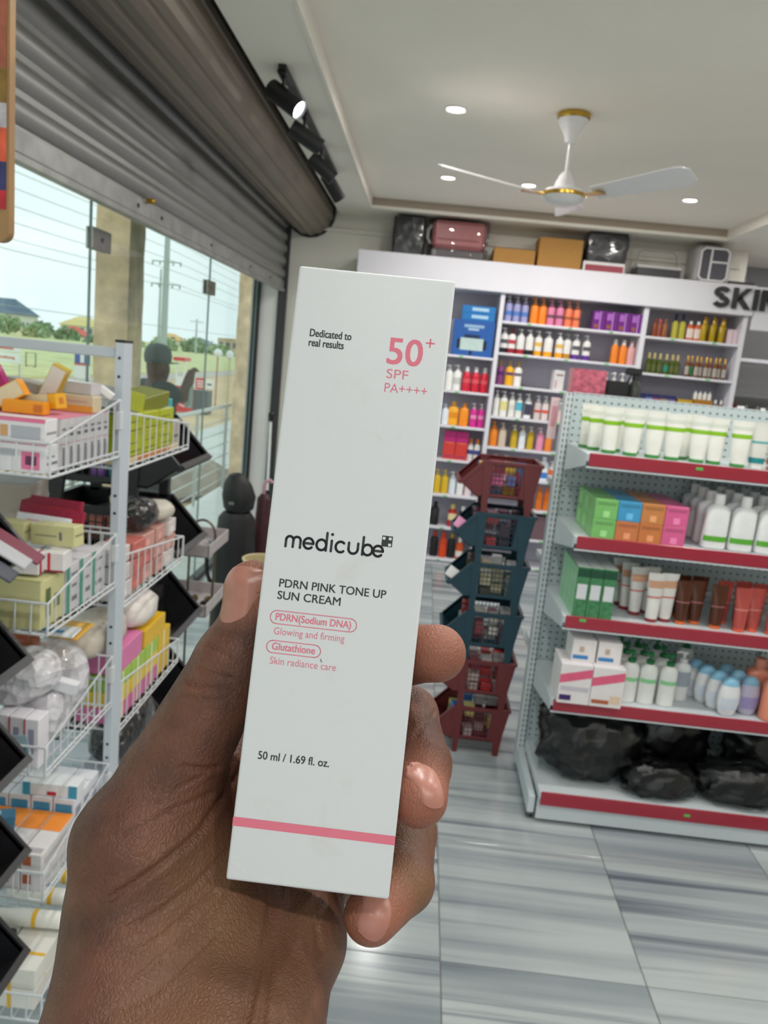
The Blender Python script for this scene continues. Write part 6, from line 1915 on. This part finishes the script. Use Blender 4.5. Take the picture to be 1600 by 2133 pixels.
# hand skeleton in the frame of the held carton (mm): x right, y up its length, z out of its face; last value = flesh radius
THUMB = [(-49.4, -109.8, -16.8, 19.5), (-51.4, -85.9, -15.3, 19.5), (-46.4, -67.6, -19.4, 14.6), (-31.3, -30.2, -18.7, 11.5), (-26.3, -17.2, -18.1, 9.6), (-28.0, -7.7, -17.5, 8.5)]
PALM = [[(-48.3, -107.8, -12.7, 20), (-44.3, -139.6, 13.4, 20), (-35.2, -196.1, 24.9, 24)], [(-29.8, -117.6, -17.8, 22), (-24.6, -135.8, 8.0, 22), (-15.8, -199.2, 19.1, 26)], [(-5.4, -116.9, -34.5, 16.5), (-9.0, -128.2, -9.0, 15.5), (-9.4, -139.3, 12.4, 17), (-3.2, -197.8, 18.8, 24)], [(-21.8, -114.3, -47.9, 17), (-22.6, -126.0, -22.5, 20)], [(-33.5, -111.8, -35.4, 15), (-18.2, -55.3, -63.6, 11)], [(-23.3, -118.1, -42.1, 14), (-8.4, -68.7, -67.7, 11)], [(-13.7, -120.2, -42.5, 14), (-3.1, -89.0, -69.0, 11)], [(-5.7, -118.9, -38.6, 14), (-1.6, -108.9, -64.2, 11)], [(-43.6, -72.1, -28.8, 12), (-23.5, -61.6, -58.8, 10)], [(-41.0, -87.7, -23.7, 18), (-30.6, -110.5, -23.4, 20)], [(-32.8, -94.2, -36.4, 15), (-21.1, -89.7, -64.5, 12)]]
FINGERS = {'index': [(-18.2, -55.3, -63.6, 11), (7.2, -34.8, -60.2, 10), (22.2, -24.9, -45.0, 9.6), (30.4, -22.5, -34.1, 9.2)], 'middle': [(-8.4, -68.7, -67.7, 11), (24.0, -47.8, -57.4, 10.2), (29.2, -57.8, -34.1, 9.2), (28.9, -64.9, -22.5, 8.7)], 'ring': [(-3.1, -89.0, -69.0, 11), (28.2, -88.8, -61.9, 10), (27.8, -95.5, -36.3, 9.2), (18.5, -100.9, -22.3, 8.4)], 'little': [(-1.6, -108.9, -64.2, 10.5), (16.5, -109.8, -80.8, 8.6), (19.6, -99.9, -62.3, 7.8), (15.5, -98.1, -54.1, 7.4)]}
NAILS = [('thumb', (-31.4, -9.9, -11.5), (-0.782, -0.074, 0.619), (-0.027, 0.994, 0.109), 11.5, 14.0), ('middle', (32.6, -59.6, -16.3), (0.723, -0.013, 0.691), (0.093, -0.986, 0.14), 7.6, 9.2), ('ring', (20.3, -98.5, -14.2), (0.349, -0.239, 0.906), (-0.495, -0.858, -0.136), 8.2, 9.8), ('index', (33.5, -18.4, -43.9), (0.26, 0.696, -0.67), (0.961, 0.038, 0.275), 8.5, 10.0)]
CREASES = [([(-12.4, -96.0), (-11.1, -103.1), (-10.4, -109.5), (-10.8, -119.2), (-13.3, -128.0), (-18.9, -137.3), (-26.3, -145.2)], 0.9, 0.9), ([(-11.2, -97.7), (-8.7, -107.1), (-6.6, -117.1), (-4.0, -128.7)], 0.8, 0.8), ([(0.1, -101.0), (2.9, -107.5), (4.5, -111.1)], 0.8, 0.7), ([(-30.9, -60.1), (-35.0, -60.0), (-39.0, -59.1)], 0.8, 0.8), ([(-33.3, -61.4), (-36.3, -63.2), (-40.7, -65.6)], 0.6, 0.5), ([(-31.5, -67.6), (-35.1, -69.1), (-40.2, -70.9), (-44.8, -73.5), (-51.8, -77.3)], 0.7, 0.6), ([(-27.2, -64.4), (-28.8, -68.8), (-32.9, -77.4), (-36.5, -80.7), (-39.9, -83.6), (-51.6, -92.9)], 0.9, 1.0), ([(-25.5, -84.1), (-31.6, -90.3), (-38.1, -95.2), (-45.5, -99.3)], 0.7, 0.6), ([(-26.3, -92.7), (-36.1, -100.5), (-44.9, -105.4)], 0.6, 0.5), ([(-21.8, -92.7), (-30.1, -101.5), (-42.4, -109.5)], 0.6, 0.5), ([(-23.2, -101.4), (-34.5, -110.5), (-46.9, -115.8)], 0.6, 0.4), ([(-37.5, -25.1), (-34.9, -25.6), (-32.0, -26.4), (-29.9, -27.8)], 0.6, 0.6), ([(-39.1, -32.3), (-35.3, -32.7), (-29.5, -33.3)], 0.6, 0.8), ([(-42.3, -36.4), (-37.6, -36.9), (-32.3, -36.9)], 0.6, 0.7), ([(-43.1, -40.2), (-37.5, -40.3), (-30.6, -39.8)], 0.5, 0.4), ([(32.3, -43.9), (28.5, -46.2), (25.9, -48.9)], 0.6, 0.4)]
# ================================================================== HAND
def eval_prims(shape, org, h, chains, big=60.0):
    """distance to a chain of tapered capsules on a grid; chain = list of (x,y,z,r)"""
    D = np.full(shape, big, np.float32)
    return D
def chain_sdf(D, org, h, chain, k, margin=14.0):
    nx, ny, nz = D.shape
    for a, b_ in zip(chain, chain[1:]):
        A, B = np.array(a[:3]), np.array(b_[:3])
        rm = max(a[3], b_[3]) + margin
        lo = np.floor((np.minimum(A, B) - rm - org) / h).astype(int)
        hi = np.ceil((np.maximum(A, B) + rm - org) / h).astype(int) + 1
        lo = np.maximum(lo, 0)
        hi = np.minimum(hi, D.shape)
        if np.any(hi <= lo):
            continue
        x = (org[0] + h * np.arange(lo[0], hi[0])).astype(np.float32)[:, None, None]
        y = (org[1] + h * np.arange(lo[1], hi[1])).astype(np.float32)[None, :, None]
        z = (org[2] + h * np.arange(lo[2], hi[2])).astype(np.float32)[None, None, :]
        d = B - A
        L2 = float(d @ d)
        t = ((x - A[0]) * d[0] + (y - A[1]) * d[1] + (z - A[2]) * d[2]) / L2
        t = np.clip(t, 0, 1)
        dist = np.sqrt((x - A[0] - d[0] * t) ** 2 + (y - A[1] - d[1] * t) ** 2 + (z - A[2] - d[2] * t) ** 2) - (a[3] + (b_[3] - a[3]) * t)
        S = D[lo[0]:hi[0], lo[1]:hi[1], lo[2]:hi[2]]
        hh = np.clip(k - np.abs(S - dist), 0, None) / k
        D[lo[0]:hi[0], lo[1]:hi[1], lo[2]:hi[2]] = np.minimum(S, dist) - hh * hh * k * .25
    return D
def surface_nets(F, org, h):
    s = F < 0
    nx, ny, nz = F.shape
    c = np.zeros((nx - 1, ny - 1, nz - 1), np.int8)
    offs = [(i, j, k) for i in (0, 1) for j in (0, 1) for k in (0, 1)]
    for i, j, k in offs:
        c += s[i:nx - 1 + i, j:ny - 1 + j, k:nz - 1 + k]
    act = (c > 0) & (c < 8)
    ii, jj, kk = np.nonzero(act)
    n = len(ii)
    idx = -np.ones(act.shape, np.int64)
    idx[ii, jj, kk] = np.arange(n)
    acc = np.zeros((n, 3))
    cnt = np.zeros(n)
    for a in offs:
        for ax in range(3):
            if a[ax]:
                continue
            b_ = list(a)
            b_[ax] = 1
            fa = F[ii + a[0], jj + a[1], kk + a[2]]
            fb = F[ii + b_[0], jj + b_[1], kk + b_[2]]
            m = (fa < 0) != (fb < 0)
            t = np.where(m, fa / np.where(m, fa - fb, 1), 0)
            p = np.array(a, float)[None, :].repeat(n, 0)
            p[:, ax] += t
            acc[m] += p[m]
            cnt[m] += 1
    V = (acc / cnt[:, None] + np.stack([ii, jj, kk], 1)) * h + np.array(org)
    Fs = []
    for ax in range(3):
        sl0 = [slice(None)] * 3
        sl1 = [slice(None)] * 3
        sl0[ax] = slice(0, -1)
        sl1[ax] = slice(1, None)
        e = s[tuple(sl0)] != s[tuple(sl1)]
        ei, ej, ek = np.nonzero(e)
        sgn = s[tuple(sl0)][ei, ej, ek]
        P = [ei, ej, ek]
        o1, o2 = [q for q in range(3) if q != ax]
        ok = (P[o1] > 0) & (P[o2] > 0) & (P[o1] < idx.shape[o1]) & (P[o2] < idx.shape[o2])
        P = [q[ok] for q in P]
        sgn = sgn[ok]
        quad = []
        for d1, d2 in ((1, 1), (0, 1), (0, 0), (1, 0)):
            Q = [q.copy() for q in P]
            Q[o1] -= d1
            Q[o2] -= d2
            quad.append(idx[Q[0], Q[1], Q[2]])
        q = np.stack(quad, 1)
        flip = sgn if ax != 1 else ~sgn
        q[~flip] = q[~flip][:, ::-1]
        Fs.append(q)
    return V, np.concatenate(Fs)

H_ = 0.85
lo_ = np.array([-100.0, -215.0, -92.0])
hi_ = np.array([62.0, 32.0, 34.0])
shape_ = tuple(int(v) for v in np.ceil((hi_ - lo_) / H_))
def big():
    return np.full(shape_, 60.0, np.float32)
palmD = big()
for ch_ in PALM:
    chain_sdf(palmD, lo_, H_, ch_, 9.0)
def blend(a, b_, k):
    hh = np.clip(k - np.abs(a - b_), 0, None) / k
    return np.minimum(a, b_) - hh * hh * k * .25
thumbD = chain_sdf(big(), lo_, H_, THUMB, 2.5)
HD = blend(palmD, thumbD, 7.0)
for nm_, ch_ in FINGERS.items():
    fD = chain_sdf(big(), lo_, H_, ch_, 2.5)
    HD = np.minimum(HD, blend(palmD, fD, 5.0))
# flesh gives way to the carton: press the box shape (with a little clearance) out of the hand
gx = (lo_[0] + H_ * np.arange(shape_[0])).astype(np.float32)[:, None, None]
gy = (lo_[1] + H_ * np.arange(shape_[1])).astype(np.float32)[None, :, None]
gz = (lo_[2] + H_ * np.arange(shape_[2])).astype(np.float32)[None, None, :]
bxd = np.maximum(np.maximum(np.abs(gx) - BW / 2, np.abs(gy) - BH / 2), np.abs(gz + BD / 2) - BD / 2) - .35
kk_ = 1.2
hh_ = np.clip(kk_ - np.abs(HD + bxd), 0, None) / kk_
HD = np.maximum(HD, -bxd) + hh_ * hh_ * kk_ * .25
HV, HF = surface_nets(HD, lo_, H_)

def sdf_at(P):
    q = (P - lo_) / H_
    i = np.clip(np.floor(q).astype(int), 0, np.array(shape_) - 2)
    f = q - i
    r = 0
    for a in (0, 1):
        for b_ in (0, 1):
            for c in (0, 1):
                wgt = (f[..., 0] if a else 1 - f[..., 0]) * (f[..., 1] if b_ else 1 - f[..., 1]) * (f[..., 2] if c else 1 - f[..., 2])
                r = r + wgt * HD[i[..., 0] + a, i[..., 1] + b_, i[..., 2] + c]
    return r
def grad_at(P, e=1.2):
    g = np.stack([sdf_at(P + np.eye(3)[k] * e) - sdf_at(P - np.eye(3)[k] * e) for k in range(3)], -1)
    return g / np.maximum(1e-6, np.linalg.norm(g, axis=-1, keepdims=True))
NRM = grad_at(HV)
# creases: grooves pressed into the skin that faces the carton's front side
dep = np.zeros(len(HV))
for pts, wd, dp in CREASES:
    dm = np.full(len(HV), 1e9)
    s_along = np.zeros(len(HV))
    for a, b_ in zip(pts, pts[1:]):
        A, B = np.array(a), np.array(b_)
        d = B - A
        t = np.clip(((HV[:, :2] - A) @ d) / (d @ d), 0, 1)
        dd = np.linalg.norm(HV[:, :2] - A - t[:, None] * d, axis=1)
        dm = np.minimum(dm, dd)
    g = dp * np.exp(-(dm / wd) ** 2) - .25 * dp * np.exp(-((dm - 2.0 * wd) / (1.2 * wd)) ** 2)
    dep = np.where((NRM[:, 2] > .15), dep + g, dep)
HV2 = HV - NRM * np.clip(dep, -.4, 1.1)[:, None]
hand = thing('hand', 'dark-skinned left hand gripping the tall white carton, thumb on its side', 'hand')
hand.matrix_world = BOXM
hm = bpy.data.meshes.new('hand_skin')
hm.from_pydata((HV2 * MMS).tolist(), [], HF.tolist())
hm.polygons.foreach_set('use_smooth', [True] * len(hm.polygons))
# natural pigment: paler, pinker finger pads and palm
tips = [FINGERS['index'][-1], FINGERS['middle'][-1], FINGERS['ring'][-1], THUMB[-1]]
pig = np.zeros(len(HV))
for tpt in tips:
    d = np.linalg.norm(HV - np.array(tpt[:3]), axis=1)
    pig = np.maximum(pig, np.clip(1 - (d - 7.0) / 9.0, 0, 1))
pc = FINGERS['index'][-1]
mid = np.array(FINGERS['index'][-2][:3])
pig = np.maximum(pig, .45 * np.clip(1 - (np.linalg.norm(HV - mid, axis=1) - 8) / 8, 0, 1))
palmc = np.clip((HV[:, 0] + 52) / 30, 0, 1) * np.clip((-60 - HV[:, 1]) / 25, 0, 1) * np.clip(NRM[:, 2] * 1.4, 0, 1)
ca = hm.color_attributes.new('pigment', 'FLOAT_COLOR', 'POINT')
cols_ = np.zeros((len(HV), 4), np.float32)
cols_[:, 0] = pig
cols_[:, 1] = palmc
cols_[:, 3] = 1
ca.data.foreach_set('color', cols_.ravel())
def skin_material():
    m = bpy.data.materials.new('brown_skin')
    m.use_nodes = True
    n = m.node_tree.nodes
    l = m.node_tree.links
    b = n['Principled BSDF']
    tc = n.new('ShaderNodeTexCoord')
    at = n.new('ShaderNodeAttribute')
    at.attribute_name = 'pigment'
    sp = n.new('ShaderNodeSeparateColor')
    l.new(at.outputs['Color'], sp.inputs[0])
    nz = n.new('ShaderNodeTexNoise')
    nz.inputs['Scale'].default_value = 70
    nz.inputs['Detail'].default_value = 4
    l.new(tc.outputs['Object'], nz.inputs['Vector'])
    r = n.new('ShaderNodeValToRGB')
    r.color_ramp.elements[0].position = .35
    r.color_ramp.elements[1].position = .68
    r.color_ramp.elements[0].color = lin((78, 46, 34))
    r.color_ramp.elements[1].color = lin((106, 66, 49))
    l.new(nz.outputs['Fac'], r.inputs['Fac'])
    def mixc(fac, a, col):
        mx = n.new('ShaderNodeMix')
        mx.data_type = 'RGBA'
        l.new(fac, mx.inputs[0])
        l.new(a, mx.inputs[6])
        mx.inputs[7].default_value = lin(col)
        return mx.outputs[2]
    c1 = mixc(sp.outputs[1], r.outputs['Color'], (118, 84, 58))
    c2 = mixc(sp.outputs[0], c1, (150, 94, 74))
    l.new(c2, b.inputs['Base Color'])
    b.inputs['Roughness'].default_value = .48
    b.inputs['Specular IOR Level'].default_value = .4
    b.inputs['Subsurface Weight'].default_value = .08
    b.inputs['Subsurface Radius'].default_value = (.0035, .0014, .0008)
    b.inputs['Subsurface Scale'].default_value = .8
    vo = n.new('ShaderNodeTexVoronoi')
    vo.feature = 'DISTANCE_TO_EDGE'
    vo.inputs['Scale'].default_value = 820
    mp = n.new('ShaderNodeMapping')
    mp.inputs['Rotation'].default_value = (0, 0, .6)
    mp.inputs['Scale'].default_value = (1.0, .55, 1.0)
    l.new(tc.outputs['Object'], mp.inputs['Vector'])
    wn = n.new('ShaderNodeTexNoise')
    wn.inputs['Scale'].default_value = 160
    l.new(mp.outputs['Vector'], wn.inputs['Vector'])
    ad = n.new('ShaderNodeVectorMath')
    ad.operation = 'MULTIPLY_ADD'
    l.new(wn.outputs['Color'], ad.inputs[0])
    ad.inputs[1].default_value = (.004, .004, .004)
    l.new(mp.outputs['Vector'], ad.inputs[2])
    l.new(ad.outputs['Vector'], vo.inputs['Vector'])
    cr = n.new('ShaderNodeValToRGB')
    cr.color_ramp.elements[0].position = 0.0
    cr.color_ramp.elements[1].position = .22
    l.new(vo.outputs['Distance'], cr.inputs['Fac'])
    bp = n.new('ShaderNodeBump')
    bp.inputs['Strength'].default_value = .40
    bp.inputs['Distance'].default_value = .00035
    l.new(cr.outputs['Color'], bp.inputs['Height'])
    n2 = n.new('ShaderNodeTexNoise')
    n2.inputs['Scale'].default_value = 900
    n2.inputs['Detail'].default_value = 3
    l.new(tc.outputs['Object'], n2.inputs['Vector'])
    bp2 = n.new('ShaderNodeBump')
    bp2.inputs['Strength'].default_value = .25
    bp2.inputs['Distance'].default_value = .0003
    l.new(n2.outputs['Fac'], bp2.inputs['Height'])
    l.new(bp.outputs['Normal'], bp2.inputs['Normal'])
    l.new(bp2.outputs['Normal'], b.inputs['Normal'])
    return m
hm.materials.append(skin_material())
hm.update()
ob('hand_skin', hm, hand)
M_nail = mat('finger_nail', (166, 114, 100), .32, var=.05, scale=300, coat=.0)
for nm_, c0, nn, al, wd, ln in NAILS:
    nn, al = np.array(nn), np.array(al)
    nn = nn / np.linalg.norm(nn)
    al = al - nn * (al @ nn)
    al = al / np.linalg.norm(al)
    sd = np.cross(al, nn)
    c0 = np.array(c0)
    # drop the centre onto the surface first
    p = c0 + nn * 14
    for _ in range(60):
        p = p - nn * max(.05, .8 * float(sdf_at(p)))
        if sdf_at(p) < .02:
            break
    c0 = p
    NU, NV = 12, 14
    gp, gn = [], []
    for j in range(NV + 1):
        t = j / NV
        for i in range(NU + 1):
            s_ = i / NU * 2 - 1
            wj = wd / 2 * (1 - .35 * max(0, (.22 - t) / .22) ** 2) * (1 - .10 * max(0, (t - .8) / .2) ** 2)
            yy = (t - .5) * ln + (.10 * ln * (1 - s_ * s_) if t > .8 else 0) * (t - .8) / .2 - (.07 * ln * (1 - s_ * s_) if t < .25 else 0) * (.25 - t) / .25
            q = c0 + sd * (s_ * wj) + al * yy + nn * 6
            for _ in range(50):
                dq = float(sdf_at(q))
                if dq < .02:
                    break
                q = q - nn * max(.04, .8 * dq)
                if (q - c0) @ nn < -7:
                    break
            edge = max(abs(s_), abs(t * 2 - 1)) if t < .8 else abs(s_)
            gq = grad_at(q[None, :], .8)[0]
            gp.append(q + gq * (.38 - .34 * edge ** 8))
    vs = [tuple(v * MMS) for v in gp] + [tuple((v - nn * .5) * MMS) for v in gp]
    off = len(gp)
    fs = []
    W1 = NU + 1
    for j in range(NV):
        for i in range(NU):
            a = j * W1 + i
            fs.append((a, a + 1, a + 1 + W1, a + W1))
            fs.append((off + a, off + a + W1, off + a + 1 + W1, off + a + 1))
    rim_ = [i for i in range(W1)] + [j * W1 + NU for j in range(1, NV + 1)] + [NV * W1 + i for i in range(NU - 1, -1, -1)] + [j * W1 for j in range(NV - 1, 0, -1)]
    for a, b_ in zip(rim_, rim_[1:] + rim_[:1]):
        fs.append((a, off + a, off + b_, b_))
    b = MB()
    b._add(vs, fs)
    ob('fingernail', b.mesh('fingernail', M_nail, ang=60), hand)

# ================================================================== PERSON OUTSIDE ON THE PORCH
def sdf_object(name, chains, h, m, parent, k, lo, hi):
    lo = np.array(lo, float)
    hi = np.array(hi, float)
    D = np.full(tuple(int(v) for v in np.ceil((hi - lo) / h)), 60.0, np.float32)
    for c in chains:
        kk = c[0]
        chain_sdf(D, lo, h, c[1], kk, margin=10.0)
    V, F = surface_nets(D, lo, h)
    me = bpy.data.meshes.new(name)
    me.from_pydata((V * .01).tolist(), [], F.tolist())
    me.polygons.foreach_set('use_smooth', [True] * len(me.polygons))
    me.materials.append(m)
    return ob(name, me, parent)
per = thing('person', 'person in a grey cap and dark teal shirt standing on the porch, one hand raised', 'person', (-2.02, 5.95, -.004), (0, 0, math.radians(-40)))
M_sk2 = mat('person_skin', (86, 60, 48), .55, var=.1, scale=30)
# centimetres; x right, y forward (away from shop), z up
bodyc = [
    (4, [(0, 0, 150, 8.2), (0, 1, 145, 7.6), (0, 2.5, 140, 5.2)]), (3, [(0, 8.2, 147, 1.3), (0, 9.0, 145.2, 1.5)]), (2, [(-8.2, -.5, 147, 1.5), (-8.3, -1, 144.5, 1.1)]), (2, [(8.2, -.5, 147, 1.5), (8.3, -1, 144.5, 1.1)]),
    (4, [(0, -1, 140, 5.4), (0, -1.5, 133, 5.8)]), (6, [(-14, -1, 130, 6.2), (14, -1, 130, 6.2)]), (6, [(-8, 0, 124, 10), (-7, 0, 96, 10)]), (6, [(8, 0, 124, 10), (7, 0, 96, 10)]),
    (4, [(-17, -1, 130, 5.2), (-20, 2, 104, 4.2), (-18, 10, 84, 3.2)]), (3, [(-18, 10, 84, 3.3), (-17.5, 13, 77, 2.6), (-17, 14, 71, 1.4)]),
    (4, [(17, -1, 130, 5.2), (14, 13, 127, 4.2), (9, 22, 140, 3.2)]), (3, [(9, 22, 138, 3.4), (8.5, 24, 145, 3.0)]),
    (5, [(-8, 0, 94, 9), (-9, 1, 48, 6), (-9, -1, 8, 4.2)]), (5, [(8, 0, 94, 9), (9, 1, 48, 6), (9, -1, 8, 4.2)]), (3, [(-9, -2, 4.5, 4.3), (-9.5, 12, 3.3, 3.2)]), (3, [(9, -2, 4.5, 4.3), (9.5, 12, 3.3, 3.2)])]
for k in range(4):
    bodyc.append((1.0, [(6.6 + k * 1.5, 24.2, 145, 1.0), (6.4 + k * 1.6, 26.6, 149 - abs(k - 1.5), .9), (6.6 + k * 1.5, 29.0, 148 - abs(k - 1.5), .8)]))
bodyc.append((1.0, [(6.0, 23.5, 142, 1.2), (4.2, 26.0, 145, 1.0), (5.0, 28.2, 146.5, .9)]))
sdf_object('body', bodyc, 1.0, M_sk2, per, 4, (-34, -16, -2), (36, 40, 164))
sdf_object('shirt', [(6, [(-14.5, -1, 130.5, 7), (14.5, -1, 130.5, 7)]), (6, [(-8, 0, 124, 11), (-7, 0, 92, 11)]), (6, [(8, 0, 124, 11), (7, 0, 92, 11)]), (4, [(-17, -1, 130, 6.4), (-19.5, 1, 112, 5.8)]), (4, [(17, -1, 130, 6.4), (15.5, 6, 128.5, 5.6)])], 1.2, mat('teal_shirt', (44, 60, 64), .8, var=.15), per, 5, (-36, -18, 76), (38, 20, 142))
sdf_object('trousers', [(5, [(-8, 0, 92, 10.2), (-9, 1, 48, 7.6), (-9, -1, 8, 6)]), (5, [(8, 0, 92, 10.2), (9, 1, 48, 7.6), (9, -1, 8, 6)])], 1.4, mat('dark_trousers', (44, 46, 54), .8, var=.1), per, 5, (-26, -16, 0), (26, 18, 106))
cp = MB().loft([(1.515, .088, .097), (1.53, .094, .103), (1.56, .098, .106), (1.60, .092, .098), (1.635, .070, .074), (1.65, .035, .036), (1.653, .005, .005)], 26)
ob('cap', cp.mesh('cap', mat('grey_cap', (92, 100, 102), .85, var=.1, scale=60)), per)
ob('cap_brim', MB().loft([(1.505, .090, .10), (1.512, .092, .15, 2, 0, .05), (1.52, .094, .103)], 26).mesh('cap_brim', MATS['grey_cap']), per)
bt = thing('water_sachet', 'clear plastic bottle with blue cap dangling from the raised hand outside', 'bottle', (-1.835, 6.17, 1.17), (0, 0, 0))
ob('body', MB().loft([(0, .022, .022), (.01, .030, .030), (.19, .030, .030), (.225, .013, .013), (.24, .013, .013)], 16).mesh('body', mat('pale_clear_plastic', (190, 206, 208), .12, var=.15, scale=25, trans=.5)), bt)
ob('cap', MB().loft([(.236, .016, .016), (.26, .016, .016)], 12).mesh('cap', P_((50, 120, 170))), bt)
